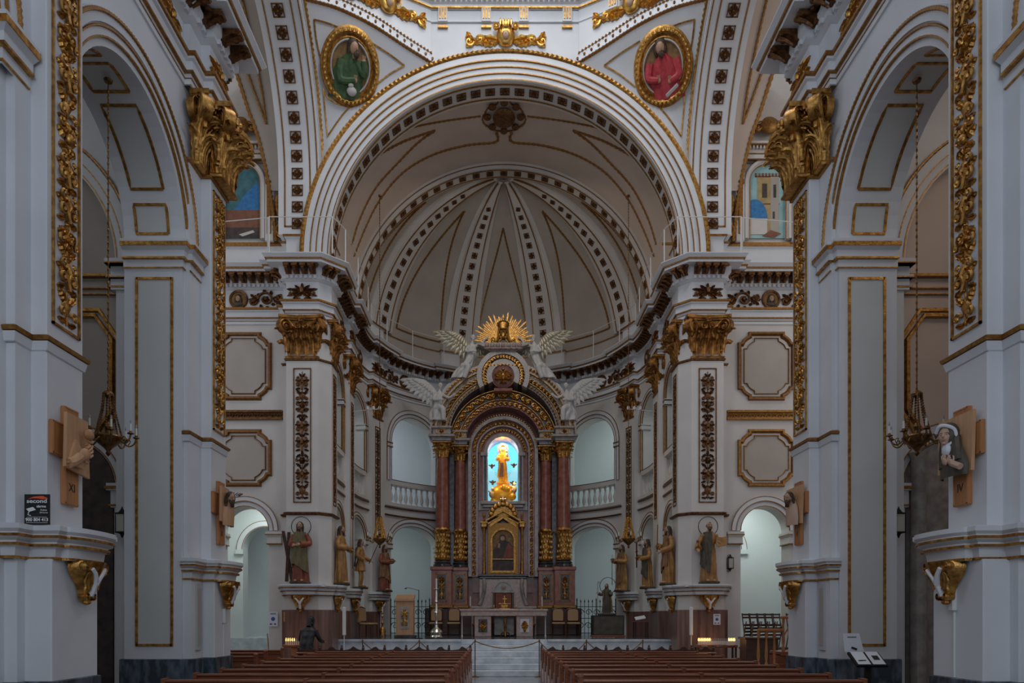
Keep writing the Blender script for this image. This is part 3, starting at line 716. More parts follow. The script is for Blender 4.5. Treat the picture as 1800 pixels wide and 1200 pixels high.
# gilt outlines of the dome webs
mg = MB()
for a0, a1, e1 in ((-12, 12, 62), (-54, -30, 66), (30, 54, 66), (-86, -77, 58), (77, 86, 58)):
    L = []
    e0 = EL0+.06
    for i in range(31):
        t = i/30; el = e0+(R(e1)-e0)*t; L.append((a0+(a1-a0)*.5*t**1.7, el))
    L2 = [(a1-(a1-a0)*.5*(i/30)**1.7, e0+(R(e1)-e0)*(i/30)) for i in range(31)]
    pts = [sph(R(a), e, 5.10) for a, e in L]+[sph(R(a), e, 5.10) for a, e in L2[::-1]]
    bot = [sph(R(a0+(a1-a0)*i/8), e0, 5.10) for i in range(9)]
    line_on(resample(pts, .07), sph_out, .075, .03, mg, True); line_on(bot[::-1], sph_out, .05, .03, mg)
mk('gold_moulding', mg, 'gold_line', dome)
# gilt ribs and lunette outlines of the barrel, traced where the vault carries them
bar = bpy.data.objects['ceiling_presbytery']
mg = MB()
def bo(p): return (V((0, p.y, ZS))-p).normalized()
for pl in ([(765, 229), (720, 244), (690, 258), (664, 273), (640, 292)], [(765, 229), (735, 250), (700, 285), (660, 330), (632, 385), (618, 430)],
           [(711, 227), (740, 220), (790, 211), (845, 204)], [(872, 232), (872, 249), (820, 255), (760, 272), (708, 303), (668, 350), (642, 400), (622, 450)],
           [(852, 200), (848, 208), (852, 218), (868, 228), (885, 231)], [(852, 200), (858, 190), (874, 182), (875, 174)]):
    for mir in (0, 1):
        q = [((x if not mir else 2*886-x), y) for x, y in dens(pl, 8)]
        line_on(resample([on_cyl_y(x, y, 5.11) for x, y in q], .08), bo, .10 if pl[0][1] == 229 or pl[0][0] == 872 else .06, .03, mg, True)
mk('gold_moulding', mg, 'gold_line', bar)
# boss in the middle of the barrel
mb = MB(); c = on_cyl_y(886, 208, 5.0)
mb.ell(c, .34, .42, .12, 14, 8)
for k in range(8):
    a = 2*PI*k/8; mb.ell(c+V((.5*math.cos(a), .62*math.sin(a), .03)), .12, .14, .07, 8, 5)
mk('boss', mb, 'gold_dark', bar)

# ---- transept arches, vaults and upper walls
for S in (-1, 1):
    sd = SIDE[S]
    mb = MB(); xa, xb = sorted((S*5.2, S*6.3)); ringX(3.9, 4.3, xa, xb, mb, 48)
    for yy in (20.3, 12.5-.0): mb.box(xa, xb, min(yy, yy+.4 if yy > 15 else yy-.4), max(yy, yy+.4 if yy > 15 else yy-.4), 12.3, 13.75)
    tr = mk('transept_arch_trim', mb, 'white', kind='structure')
    mb = MB()
    for r0, r1, p in ((3.93, 3.98, .03), (3.98, 4.04, .05), (4.04, 4.12, .07)):
        x0, x1 = sorted((S*(5.2-p), S*5.25)); ringX(r0, r1, x0, x1, mb, 48)
    mk('archivolt', mb, 'white', tr)
    mg = MB()
    for x in (5.22, 5.42, 6.12): ringX(3.885, 3.93, *sorted((S*(x-.018), S*(x+.018))), mg, 48, a0=0, a1=PI)
    for x in (5.22, 5.42, 6.12): mg.box(*sorted((S*(x-.018), S*(x+.018))), 20.285, 20.32, 12.5, 13.75)
    mg.box(*sorted((S*5.42, S*6.12)), 20.285, 20.32, 12.5, 12.54)
    for r, p in ((3.99, .055), (4.05, .075)): ringX(r-.008, r+.008, *sorted((S*(5.2-p), S*5.2)), mg, 48)
    mk('gold_moulding', mg, 'gold_line', tr)
    mb = MB(); N = 220
    mb.rings([[V((S*x, 16.4, 13.75))+V((0, math.cos(PI*i/N), math.sin(PI*i/N)))*r for r, x in ((4.10, 5.2), (4.10, 5.12), (4.13, 5.09-(.03 if i % 2 else 0)), (4.17, 5.09-(.03 if i % 2 else 0)), (4.20, 5.12), (4.2, 5.2))] for i in range(N+1)], False)
    mk('beaded_moulding', mb, 'gold', tr)
    for i in range(-3, 22):
        if i < 0: ROS.append((tr, V((S*5.77, 20.29, 13.75+(i+.5)*.46)), V((0, -1, 0)), .30))
        else:
            a = (i+.5)*.46/3.9
            if a < 2.2: ROS.append((tr, V((S*5.77, 16.4+3.89*math.cos(a), 13.75+3.89*math.sin(a))), V((0, -math.cos(a), -math.sin(a))), .30))
    # transept vault with its lunette over the east wall
    lun = dens([(485, 425), (475, 340), (456, 249), (437, 195), (417, 133), (402, 95)], 8)
    if S > 0: lun = [(2*887-x, y) for x, y in lun]
    L3 = [on_cyl_x(x, y, 4.3, zc=13.75) if y < 380 else on_y(x, y, 20.75) for x, y in lun]
    def xl(z):
        for a, b in zip(L3, L3[1:]):
            if min(a.z, b.z) <= z <= max(a.z, b.z): return abs(a.x+(b.x-a.x)*(z-a.z)/(b.z-a.z+1e-9))
        return 99 if z > L3[-1].z else abs(L3[0].x)
    rs = []; nA = 44
    for i in range(nA+1):
        a = PI/2*i/nA; z = 13.75+4.3*math.sin(a); y = 16.4+4.3*math.cos(a); X = min(xl(z), 12)
        rs.append([(S*(6.25+(X-6.25)*k/4), y, z) for k in range(5)])
    mb = MB(); mb.rings(rs, False)
    mb.rings([[(S*6.25, 16.4-4.3*math.cos(PI/2*i/12), 13.75+4.3*math.sin(PI/2*i/12)), (S*12, 16.4-4.3*math.cos(PI/2*i/12), 13.75+4.3*math.sin(PI/2*i/12))] for i in range(13)], False)
    # side of the lunette
    mb.rings([[p, V((p.x, 20.95, p.z+.3))] for p in L3], False)
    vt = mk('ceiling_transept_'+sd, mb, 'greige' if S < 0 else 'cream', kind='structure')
    mg = MB(); mw = MB()
    so = lambda p: (V((p.x, 16.4, 13.75))-p).normalized()
    line_on(resample(L3, .07), so, .13, .05, mg, True)
    for pl in ([(451, 113), (460, 160), (468, 218)], [(434, 125), (450, 170), (468, 218)], [(451, 113), (440, 60), (426, 0)], [(434, 125), (424, 100), (405, 60)]):
        if S > 0: pl = [(2*887-x, y) for x, y in pl]
        line_on(resample([on_cyl_x(x, y, 4.28, zc=13.75) for x, y in dens(pl, 6)], .07), so, .07, .04, mg, True)
    mk('gold_moulding', mg, 'gold_line', vt)
    # east wall of the transept above the cornice
    mb = MB(); mb.box(*sorted((S*6.25, S*12)), 20.93, 21.1, 11.7, 18.2); mk('wall_transept_upper_'+sd, mb, 'white_warm', kind='structure')
# ---- pendentives and drum
PA, PB = V((2.05, 20.25, 0)), V((5.2, 18.65, 0))
def on_diag(px, py, S):
    a = V((S*PA.x, PA.y, 0)); b = V((S*PB.x, PB.y, 0)); n = V((b.y-a.y, -(b.x-a.x), 0)); d = ray(px, py)
    return CAM+d*((a-CAM).dot(n)/d.dot(n))
ARC = [on_diag(x, y, -1) for x, y in dens([(757, 113), (712, 85), (655, 48), (598, 20), (560, 8), (530, 1)], 6)]
ARC = [V((-(abs(p.x)), p.y, p.z)) for p in ARC]; ARC[0] = V((-2.05, 20.25, 16.97)); 
def arc_at(u):
    f = u*(len(ARC)-1); i = min(int(f), len(ARC)-2); return ARC[i].lerp(ARC[i+1], f-i)
aE = math.acos((ARC[-1].y-16.4)/4.15)
def pend(s, u, S):        # s 0 apex at the bottom .. 1 top, u 0 transept side .. 1 triumphal side
    th0, th1 = math.asin(math.sqrt(5.68**2-5.2**2)/5.68), math.acos(2.05/5.68)
    th = th0+(th1-th0)*s; A = V((-5.68*math.cos(th), 20.27, ZS+5.68*math.sin(th)))
    b = R(3)+(aE-R(3))*s; B = V((-5.2, 16.4+4.15*math.cos(b), 13.75+4.15*math.sin(b)))
    P = B.lerp(A, u); T = ARC[-1].lerp(ARC[0], u); e = V((-5.2, 16.4+4.15*math.cos(aE), 13.75+4.15*math.sin(aE))).lerp(V((-2.05, 20.27, 16.97)), u)
    P = P+(arc_at(1-u)-e)*s**3+V((-.5, .5, .25)).normalized()*.35*math.sin(PI*u)*s*(1-s)
    return V((P.x*-S, P.y, P.z))
def proj(p): return (CX+F*(p.x-CAM.x)/p.y, CY-F*(p.z-CAM.z)/p.y)
def on_pend(px, py, S):
    s, u = .6, .5
    for _ in range(40):
        x, y = proj(pend(s, u, S)); e = 1e-3
        x1, y1 = proj(pend(s+e, u, S)); x2, y2 = proj(pend(s, u+e, S))
        a, b, c, d = (x1-x)/e, (x2-x)/e, (y1-y)/e, (y2-y)/e; det = a*d-b*c
        if abs(det) < 1e-9: break
        ds = ((px-x)*d-(py-y)*b)/det; du = ((py-y)*a-(px-x)*c)/det
        s = min(max(s+max(-.2, min(.2, ds)), .01), 1); u = min(max(u+max(-.2, min(.2, du)), 0), 1)
    return pend(s, u, S), s, u
def pend_n(s, u, S):
    e = .01; p = pend(s, u, S); a = pend(min(s+e, 1), u, S)-pend(max(s-e, 0), u, S); b = pend(s, min(u+e, 1), S)-pend(s, max(u-e, 0), S)
    n = a.cross(b).normalized(); return n if n.dot(CAM-p) > 0 else -n
for S in (-1, 1):
    mb = MB(); mb.rings([[pend(i/24, j/16, S) for j in range(17)] for i in range(25)], False)
    pe = mk('pendentive_trim', mb, 'white', kind='structure')
    mg = MB(); mw = MB()
    mx = (lambda x: x) if S < 0 else (lambda x: 2*886.5-x)
    for pl in ([(552, 34), (580, 42), (615, 57)], [(615, 57), (592, 62), (573, 78), (563, 102)], [(563, 102), (556, 70), (552, 34)], [(648, 72), (680, 92), (711, 115)], [(711, 115), (685, 130), (657, 152)], [(620, 183), (600, 205), (576, 240)], [(576, 240), (572, 200), (568, 155)], [(568, 155), (575, 170), (588, 180), (603, 185), (620, 183)]):
        P3 = []
        for x, y in dens(pl, 6):
            p, s, u = on_pend(mx(x), y, S); P3.append((p, pend_n(s, u, S)))
        nn = P3[len(P3)//2][1]; line_on([p for p, _ in P3], lambda p, nn=nn: nn, .045, .03, mg)
    mk('gold_moulding', mg, 'gold', pe)
    # diagonal drum wall above the arc
    top = 21.5
    mb = MB(); AR = [V((p.x*-S, p.y, p.z)) for p in ARC]; mb.rings([AR, [V((p.x, p.y, top)) for p in AR]], False)
    dw = mk('wall_drum_diagonal_'+SIDE[S], mb, 'white', kind='structure')
    dn = V((0-AR[0].x, 0, 0)); nrm_ = V((AR[-1].y-AR[0].y, -(AR[-1].x-AR[0].x), 0)).normalized(); nrm_ = nrm_ if nrm_.y < 0 else -nrm_
    mw = MB(); rs = []
    A2 = resample(AR, .1)
    line_on([p+V((0, 0, .02)) for p in resample(AR, .05)], lambda p: nrm_, .05, .10, mw, True)
    mg2 = MB(); line_on([p+V((0, 0, .24)) for p in resample(AR, .05)], lambda p: nrm_, .05, .14, mg2, True)
    mg2.add(mw.v, mw.f); mk('gold_moulding', mg2, 'gold_line', dw)
    mb = MB(); line_on([p+V((0, 0, .13)) for p in A2], lambda p: nrm_, .26, .09, mb); mk('arch_band', mb, 'white', dw)
    mb = MB()
    for i, p in enumerate(resample(AR, .21)): mb.ell(p+V((0, 0, .12))+nrm_*.09, .04, .03, .05, 6, 4)
    mk('bead_row', mb, 'gold_dark', dw)
mb = MB(); rs = []
for i in range(33):
    x = -2.05+4.1*i/32; rs.append([V((x, 20.27, ZS+math.sqrt(5.6**2-x*x))), V((x, 20.27, 21.5))])
mb.rings(rs, False); dr = mk('wall_drum_front', mb, 'white', kind='structure')
OCT = [(-5.2, 18.65), (-2.05, 20.25), (2.05, 20.25), (5.2, 18.65)]
mb = MB(); sweep_plan(OCT, [(.0, 18.5), (.05, 18.52), (.06, 18.6), (.12, 18.64), (.12, 18.74), (.5, 18.8), (.52, 18.95), (.62, 19.05), (.62, 19.2), (0, 19.2)], mb)
sweep_plan(OCT, [(0, 18.14), (.03, 18.15), (.03, 18.18), (0, 18.19)], mb); mk('cornice', mb, 'white', dr)
mb = MB()
for p, d, nn in along(OCT, .14):
    q = p+nn*.12; mb.prism([q-d*.04+V((0, 0, 18.64)), q+d*.04+V((0, 0, 18.64)), q+d*.04+V((0, 0, 18.72)), q-d*.04+V((0, 0, 18.72))], nn*.08)
mk('dentil_band', mb, 'white', dr)
mb = MB(); sweep_plan(OCT, [(.03, 18.5), (.075, 18.51), (.08, 18.54), (.03, 18.55)], mb, True)
mw = MB()
for px_ in (857, 923, 790, 984): pass
for a, b in zip(OCT, OCT[1:]):
    A_, B_ = V((*a, 0)), V((*b, 0)); d = (B_-A_).normalized(); nn = V((d.y, -d.x, 0)); L = (B_-A_).length
    for t in ((.5-.52/L), (.5+.52/L), .08, .92) if L > 4 else ((.33, .72) if a[0] < 0 else (.28, .67)):
        c = A_.lerp(B_, t)
        mw.prism([c-d*.13+V((0, 0, 18.14)), c+d*.13+V((0, 0, 18.14)), c+d*.13+V((0, 0, 18.52)), c-d*.13+V((0, 0, 18.52))], nn*.07)
        for k in (-1, 0, 1): mb.prism([c+d*(k*.075-.02)+nn*.07+V((0, 0, 18.2)), c+d*(k*.075+.02)+nn*.07+V((0, 0, 18.2)), c+d*(k*.075+.02)+nn*.07+V((0, 0, 18.48)), c+d*(k*.075-.02)+nn*.07+V((0, 0, 18.48))], nn*.02)
        mb.prism([c-d*.14+V((0, 0, 17.98)), c+d*.14+V((0, 0, 17.98)), c+d*.14+V((0, 0, 18.04)), c-d*.14+V((0, 0, 18.04))], nn*.05)
mk('triglyph', mw, 'white', dr); mk('gold_moulding', mb, 'gold', dr)
# rosettes of the two presbytery arches
for i in range(37):
    a = PI*(i+.5)/37; ROS.append((ta, V((4.89*math.cos(a), 20.7, ZS+4.89*math.sin(a))), V((-math.cos(a), 0, -math.sin(a))), .27))
for i in range(33):
    a = PI*(i+.5)/33; ROS.append((tb, V((4.89*math.cos(a), 24.52, ZS+4.89*math.sin(a))), V((-math.cos(a), 0, -math.sin(a))), .23))
# ================================================================== CARVED ORNAMENT
def orient(loc, out, up):
    y = -V(out).normalized(); z = V(up); z = (z-y*z.dot(y)).normalized(); x = y.cross(z)
    M = Matrix((x, y, z)).transposed().to_4x4(); M.translation = V(loc); return M
def spiral(mb, cx, cz, r0, turns, a0, sg, t0, dep=.03, n=18, seg=5, tail=None):
    pts = []
    for i in range(n+1):
        t = i/n; r = r0*(1-t)**.9+.004; a = a0+sg*2*PI*turns*t
        pts.append((cx+r*math.cos(a), -dep*(.6+.6*t), cz+r*math.sin(a)))
    if tail: pts = [tail]+pts
    mb.tube(pts, lambda t: t0*(1-.6*t)+.002, seg, up=(0, 1, 0))
    mb.ell((cx, -dep*1.3, cz), t0*1.1, t0*.9, t0*1.1, 6, 4)
def leaf2(mb, x, z, ang, L, W, dep=.035, lobes=3, curl=0.0):
    rs = []; n = 4*lobes
    ca, sa = math.cos(ang), math.sin(ang)
    for i in range(n+1):
        t = i/n; w_ = W*.5*(math.sin(PI*min(1, .12+.88*t))**.7+.04)*(1+.3*math.cos(2*PI*lobes*t+PI)); l = L*t; b = curl*L*t*t
        row = []
        for k, (q, d) in enumerate(((-1, 0), (-.55, .8), (-.12, .55), (0, .9), (.12, .55), (.55, .8), (1, 0))):
            px_, pz = l, b+w_*q
            row.append((x+px_*ca-pz*sa, -dep*d*(.45+.9*math.sin(PI*t*.9+.2))-.002, z+px_*sa+pz*ca))
        rs.append(row)
    mb.rings(rs, False)
def flower(mb, x, z, r, dep=.04, n=6):
    for k in range(n): leaf2(mb, x, z, 2*PI*k/n, r, r*.7, dep, 1)
    mb.ell((x, -dep*1.1, z), r*.28, dep*.7, r*.28, 7, 4)
def mirror_add(mb, fnc):
    st = len(mb.v); fs = len(mb.f); fnc(mb); n = len(mb.v)-st
    vs = [(-a, b, c) for a, b, c in mb.v[st:]]; ff = [tuple(i-st for i in f) for f in mb.f[fs:]]
    mb.add(vs, ff)
def candelabra(H, W, seed=1):
    rnd = random.Random(seed); mb = MB(); z = .02; k = 0
    mb.tube([(0, -.012, 0), (0, -.012, H)], .012, 5)
    d = .045*W/.4
    while z < H-.12:
        kind = 'VSFLSM'[k % 6]; u = W*1.15*rnd.uniform(.85, 1.1)
        if z+u > H: u = H-z
        if kind == 'S' or kind == 'L':
            def f(m):
                spiral(m, W*.24, z+u*.3, W*.2, 1.3, PI, -1, .028*W/.4, d, tail=(0, -d, z)); spiral(m, W*.24, z+u*.72, W*.17, 1.2, PI, 1, .024*W/.4, d, tail=(0, -d, z+u*.45))
                leaf2(m, W*.1, z+u*.5, R(20), W*.42, W*.22, d); leaf2(m, W*.15, z+u*.1, R(-15), W*.33, W*.16, d); leaf2(m, W*.05, z+u*.8, R(60), W*.3, W*.14, d)
            mirror_add(mb, f); leaf2(mb, 0, z+u*.25, R(90), u*.5, W*.3, d*1.3)
        elif kind == 'F':
            flower(mb, 0, z+u*.4, W*.28, d*1.2); mirror_add(mb, lambda m: (leaf2(m, W*.12, z+u*.05, R(35), W*.4, W*.2, d), leaf2(m, W*.12, z+u*.75, R(-35), W*.38, W*.2, d), spiral(m, W*.33, z+u*.4, W*.12, 1.1, PI/2, -1, .02*W/.4, d)))
            leaf2(mb, 0, z+u*.62, R(90), u*.4, W*.2, d)
        elif kind == 'V':
            mb.lathe([(.02, 0), (W*.16, u*.08), (W*.05, u*.16), (W*.12, u*.3), (W*.24, u*.5), (W*.2, u*.6), (W*.1, u*.66), (W*.2, u*.74), (.01, u*.8)], (0, 0, z), 10, 1, .35)
            mirror_add(mb, lambda m: (spiral(m, W*.3, z+u*.25, W*.15, 1.2, PI, -1, .024*W/.4, d), leaf2(m, W*.15, z+u*.62, R(50), W*.4, W*.22, d), leaf2(m, W*.1, z, R(10), W*.35, W*.15, d)))
        else:
            mb.ell((0, -d*.9, z+u*.45), W*.14, d*1.3, W*.17, 10, 7); mb.ell((0, -d*2.1, z+u*.43), W*.03, d*.4, W*.05, 5, 4)
            mirror_add(mb, lambda m: (leaf2(m, W*.1, z+u*.5, R(15), W*.38, W*.3, d), leaf2(m, W*.08, z+u*.25, R(-30), W*.36, W*.2, d), leaf2(m, W*.03, z+u*.62, R(60), W*.3, W*.16, d), spiral(m, W*.32, z+u*.85, W*.12, 1.1, PI, 1, .02*W/.4, d)))
            leaf2(mb, 0, z+u*.62, R(90), u*.38, W*.24, d); leaf2(mb, 0, z+u*.28, R(-90), u*.3, W*.2, d)
        z += u*.92; k += 1
    return mb
# ---- rosettes in coffers
mb = MB(); mg = MB()
for a, b, c, d in ((-.5, -.42, -.5, .5), (.42, .5, -.5, .5), (-.5, .5, -.5, -.42), (-.5, .5, .42, .5)): mg.box(a, b, -.06, .05, c, d)
n0 = len(mg.v)
for k in range(8): leaf2(mg, 0, 0, 2*PI*k/8, .40 if k % 2 else .52, .34, .14, 1)
mg.ell((0, -.16, 0), .12, .10, .12, 8, 5)
proto_ros = None
for i, (par, loc, out, sz) in enumerate(ROS):
    if proto_ros is None: o = proto_ros = mk('rosette', mg, 'gold_dark', par)
    else: o = proto_ros.copy(); COL.objects.link(o); o.parent = par
    ref = V((0, 1, 0)) if abs(out.y) < .3 else V((0, 0, 1))
    o.matrix_local = orient(loc, out, ref) @ Matrix.Scale(sz, 4)
# ---- acanthus leaf in 3d, volute, capital
def leaf3(mb, O, U, N, H, W, phi=2.5, lobes=4):
    O, U, N = V(O), V(U).normalized(), V(N).normalized(); S_ = U.cross(N); n = 16; p = O.copy(); rs = []
    for i in range(n+1):
        t = i/n; a = phi*t**3.2; dr = U*math.cos(a)+N*math.sin(a); nn = N*math.cos(a)-U*math.sin(a)
        w_ = W*.5*(1-.55*t**3)*(1+.16*math.cos(2*PI*lobes*t))*(1 if t < .92 else .6)
        row = []
        for q in (-1, -.72, -.45, -.2, 0, .2, .45, .72, 1):
            row.append(p+S_*w_*q+nn*(-abs(q)**2*W*.16+W*.05*math.cos(q*9.5)))
        rs.append(row); p = p+dr*(H*1.25/n)
    mb.rings(rs, False)
def volute(mb, C, A, B, r, wid, turns=1.9, th=.16):
    # scroll in plane A,B (start direction A), ribbon width along A x B
    C, A, B = V(C), V(A).normalized(), V(B).normalized(); N = A.cross(B); n = 34; fr = []
    for i in range(n+1):
        t = i/n; a = 2*PI*turns*t; rr = r*(1-.82*t); d = A*math.cos(a)+B*math.sin(a); fr.append((C+d*rr, d, N))
    k = r*th; mb.frames(fr, [(-k, -wid/2), (0, -wid/2*.8), (k*.6, -wid/2), (k, -wid/2*.85), (k, wid/2*.85), (k*.6, wid/2), (0, wid/2*.8), (-k, wid/2)], True)
    mb.tube([C-N*wid*.55, C+N*wid*.55], r*.2, 8)
def capital(w_, d, h, seed=0):
    mb = MB(); hw = w_/2
    mb.rings([[(x*k, y if y > 0 else y-kk, z) for x, y in ((-hw, .02), (-hw, -d), (hw, -d), (hw, .02))] for z, k, kk in ((0, .96, 0), (h*.1, .93, 0), (h*.6, .95, .01), (h*.8, 1.12, .06), (h*.86, 1.16, .08))], True, True)
    mb.frames([(V((x, y, .02)), V((0, 0, 1)), V((a, b, 0)).normalized()) for x, y, a, b in ((-hw, .0, -1, 0), (-hw, -d, -1, -1), (hw, -d, 1, -1), (hw, 0, 1, 0))], [(-.02, 0), (-.015, .03), (.02, .04), (.045, .02), (.05, 0)], False)
    nl = 4 if w_ > .75 else 3; lw = w_/nl
    for i in range(nl): leaf3(mb, (-hw+lw*(i+.5), -d-.005, .04), (0, -.06, 1), (0, -1, 0), h*.40, lw*1.0)
    for i in range(nl+1 if nl == 3 else nl-1):
        x = -hw+lw*(i+(0 if nl == 3 else 1)); x = max(min(x, hw*.92), -hw*.92); leaf3(mb, (x, -d-.0, h*.20), (0, -.10, 1), (0, -1, 0), h*.46, lw*.95)
    for s in (-1, 1):
        leaf3(mb, (s*hw, -d*.5, .04), (s*.06, 0, 1), (s, 0, 0), h*.40, max(d, .16)*1.1); leaf3(mb, (s*hw, -d, h*.16), (s*.08, -.08, 1), (s, -1, 0), h*.5, lw*.9)
        # corner volute on the diagonal and one at the wall
        D = V((s, -1, 0)).normalized(); C = V((s*hw*1.06, -d-.07, h*.74)); volute(mb, C, V((0, 0, 1)), D, h*.175, h*.17)
        mb.tube([V((s*hw*.25, -d-.02, h*.46)), V((s*hw*.5, -d-.05, h*.72)), V((s*hw*.85, -d-.07, h*.90)), C+V((0, 0, h*.15))], lambda t: h*.035, 6)
        volute(mb, V((s*hw*.28, -d-.06, h*.76)), V((0, 0, 1)), V((-s, 0, 0)), h*.085, h*.06, 1.6)
        volute(mb, V((s*hw*1.12, -.03, h*.74)), V((0, 0, 1)), V((s, 0, 0)), h*.14, h*.10)
        mb.ell((s*hw*1.04, -d-.11, h*.55), h*.045, h*.045, h*.07, 6, 4); mb.ell((s*hw*.6, -d-.10, h*.62), h*.05, h*.05, h*.06, 6, 4)
    # abacus with concave front, fleuron
    ab = []
    for i in range(9):
        t = -1+2*i/8; ab.append((t*hw*1.36, -d-.20+.09*(1-t*t)))
    ab = [(-hw*1.38, .02)]+ab+[(hw*1.38, .02)]
    for z0, z1, k in ((h*.885, h*.93, .93), (h*.93, h*1.0, 1.0)):
        mb.prism([V((x*k, (y+.02)*k-.02, z0)) for x, y in ab], (0, 0, z1-z0))
    for k in range(6): 
        a = 2*PI*k/6; mb.ell((math.cos(a)*h*.055, -d-.17, h*.9+math.sin(a)*h*.055), h*.045, h*.03, h*.045, 6, 4)
    mb.ell((0, -d-.2, h*.9), h*.04, h*.035, h*.04, 6, 4)
    mb.ell((0, -d-.08, h*.66), h*.07, h*.06, h*.08, 8, 5)
    return mb
cap_nave = capital(.66, .17, 1.17); cap_nave_b = capital(.42, .09, 1.17); cap_big = capital(.90, .35, 1.17); cap_mid = capital(.68, .2, 1.17)
def put(name, mb_or_obj, m, loc, out, label, cat, group=None, up=(0, 0, 1)):
    if isinstance(mb_or_obj, MB): o = mk(name, mb_or_obj, m)
    else: o = mb_or_obj.copy(); COL.objects.link(o); o.name = name
    o.matrix_world = orient(loc, out, up); return tag(o, label, cat, group)
side_txt = {-1: 'left', 1: 'right'}
first = {}
def inst(key, name, build, m, loc, out, label, cat, group=None, up=(0, 0, 1)):
    o = put(name, first.get(key) or build(), m, loc, out, label, cat, group, up)
    k = {'pal': 1.22, 'rin': 1.28, 'fm': 1.35}.get(key, 1)
    if k != 1: o.matrix_world = o.matrix_world @ Matrix.Diagonal((k, 1.2, min(k, 1.2) if key != 'fm' else k, 1))
    first.setdefault(key, o); return o
# nave capitals, right ones with a painted cherub head tucked in
for S in (-1, 1):
    c = inst('capn', 'gilded_capital', lambda: cap_nave, 'gold', (S*4.9, 12.29, 8.86), (-S, 0, 0), 'large gilded acanthus capital with scrolls on the %s nave pilaster before the crossing' % side_txt[S], 'capital', 'gilded capitals')
    cb = put('side_scroll', first.get('capnb') or cap_nave_b, 'gold', (0, 0, 0), (0, -1, 0), None, None); first.setdefault('capnb', cb)
    cb.parent = c; cb.matrix_parent_inverse = Matrix.Identity(4)
    cb.matrix_local = Matrix.Translation(((.45 if S > 0 else -.45), .16, 0)) @ Matrix.Diagonal((1, 1, 1, 1))
    h = MB(); h.ell((0, 0, 0), .10, .11, .125, 14, 10); h.ell((0, -.11, -.01), .018, .025, .03, 6, 4); h.ell((0, -.09, -.055), .03, .02, .01, 6, 4)
    hh = mk('cherub_head', h, 'skin_pale', c, loc=((-.40 if S > 0 else .40), -.28, .80)); 
    hr = MB(); hr.ell((0, .02, .035), .115, .115, .115, 12, 8); mk('hair', hr, 'hair', hh)
# east capitals
for S in (-1, 1):
    D = 'left' if S < 0 else 'right'
    inst('capb', 'gilded_capital', lambda: cap_big, 'gold_cap', (S*5.65, 20.7, 8.87), (0, -1, 0), 'broad dark gold capital facing the nave on the %s crossing pier' % D, 'capital', 'gilded capitals')
    inst('capm', 'gilded_capital', lambda: cap_mid, 'gold_cap', (S*5.08, 21.0, 8.87), (-S, 0, 0), 'gilded capital on the inner side of the %s crossing pier' % D, 'capital', 'gilded capitals')
    inst('capm', 'gilded_capital', lambda: cap_mid, 'gold_cap', (S*5.12, 23.7, 8.87), (-S, 0, 0), 'gilded capital half way along the %s presbytery wall' % D, 'capital', 'gilded capitals')
    a = R(22); inst('capm', 'gilded_capital', lambda: cap_mid, 'gold_dark', (S*5.14*math.cos(a), DC+5.14*math.sin(a), 8.87), (-S*math.cos(a), -math.sin(a), 0), 'dark gold capital on the apse pilaster next to the %s gallery arch' % D, 'capital', 'gilded capitals')
# carved strips on pilasters with their frames
def frame_strip(w_, h, m, parent):
    mb = MB(); t = .03
    for a, b, c, d in ((-w_/2, -w_/2+t, 0, h), (w_/2-t, w_/2, 0, h), (-w_/2, w_/2, 0, t), (-w_/2, w_/2, h-t, h)): mb.box(a, b, -.02, .01, c, d)
    return mk('gilt_frame', mb, m, parent)
for S in (-1, 1):
    D = side_txt[S]
    for key, y, what in (('sn', 7.94, 'nearest'), ('sn', 12.29, 'second')):
        inst(key, 'carved_ornament_strip', lambda: candelabra(3.85, .36, 3), 'gold', (S*4.9, y, 4.82), (-S, 0, 0), 'tall strip of gilded carved leaves on the %s %s nave pilaster' % (what, D), 'carved ornament', 'carved strips on the pilasters')
    for key, w_, h, loc, out, txt, z0 in (('sb', .40, 3.55, (S*5.65, 20.35, 0), (0, -1, 0), 'front of the %s crossing pier' % D, 4.95),
                               ('sm', .26, 3.55, (S*4.9, 21.0, 0), (-S, 0, 0), 'inner side of the %s crossing pier' % D, 4.95),
                               ('sm', .26, 3.55, (S*4.93, 23.7, 0), (-S, 0, 0), 'slim pilaster midway along the %s presbytery wall' % D, 4.95),
                               ('sm', .26, 3.55, (S*4.95*math.cos(R(22)), DC+4.95*math.sin(R(22)), 0), (-S*math.cos(R(22)), -math.sin(R(22)), 0), '%s apse pilaster beside the gallery arch' % D, 4.95)):
        o = inst(key, 'carved_ornament_strip', lambda: candelabra(h, w_, 5), 'gold_dark', (loc[0], loc[1], z0), out, 'framed dark gold carving, '+txt, 'carved ornament', 'carved strips on the pilasters')
        fr = first.get(key+'f')
        if fr is None: fr = first[key+'f'] = frame_strip(w_+.10, h+.2, 'gold_dark', o)
        else: fr = fr.copy(); COL.objects.link(fr); fr.parent = o
        fr.location = (0, 0, -.1)
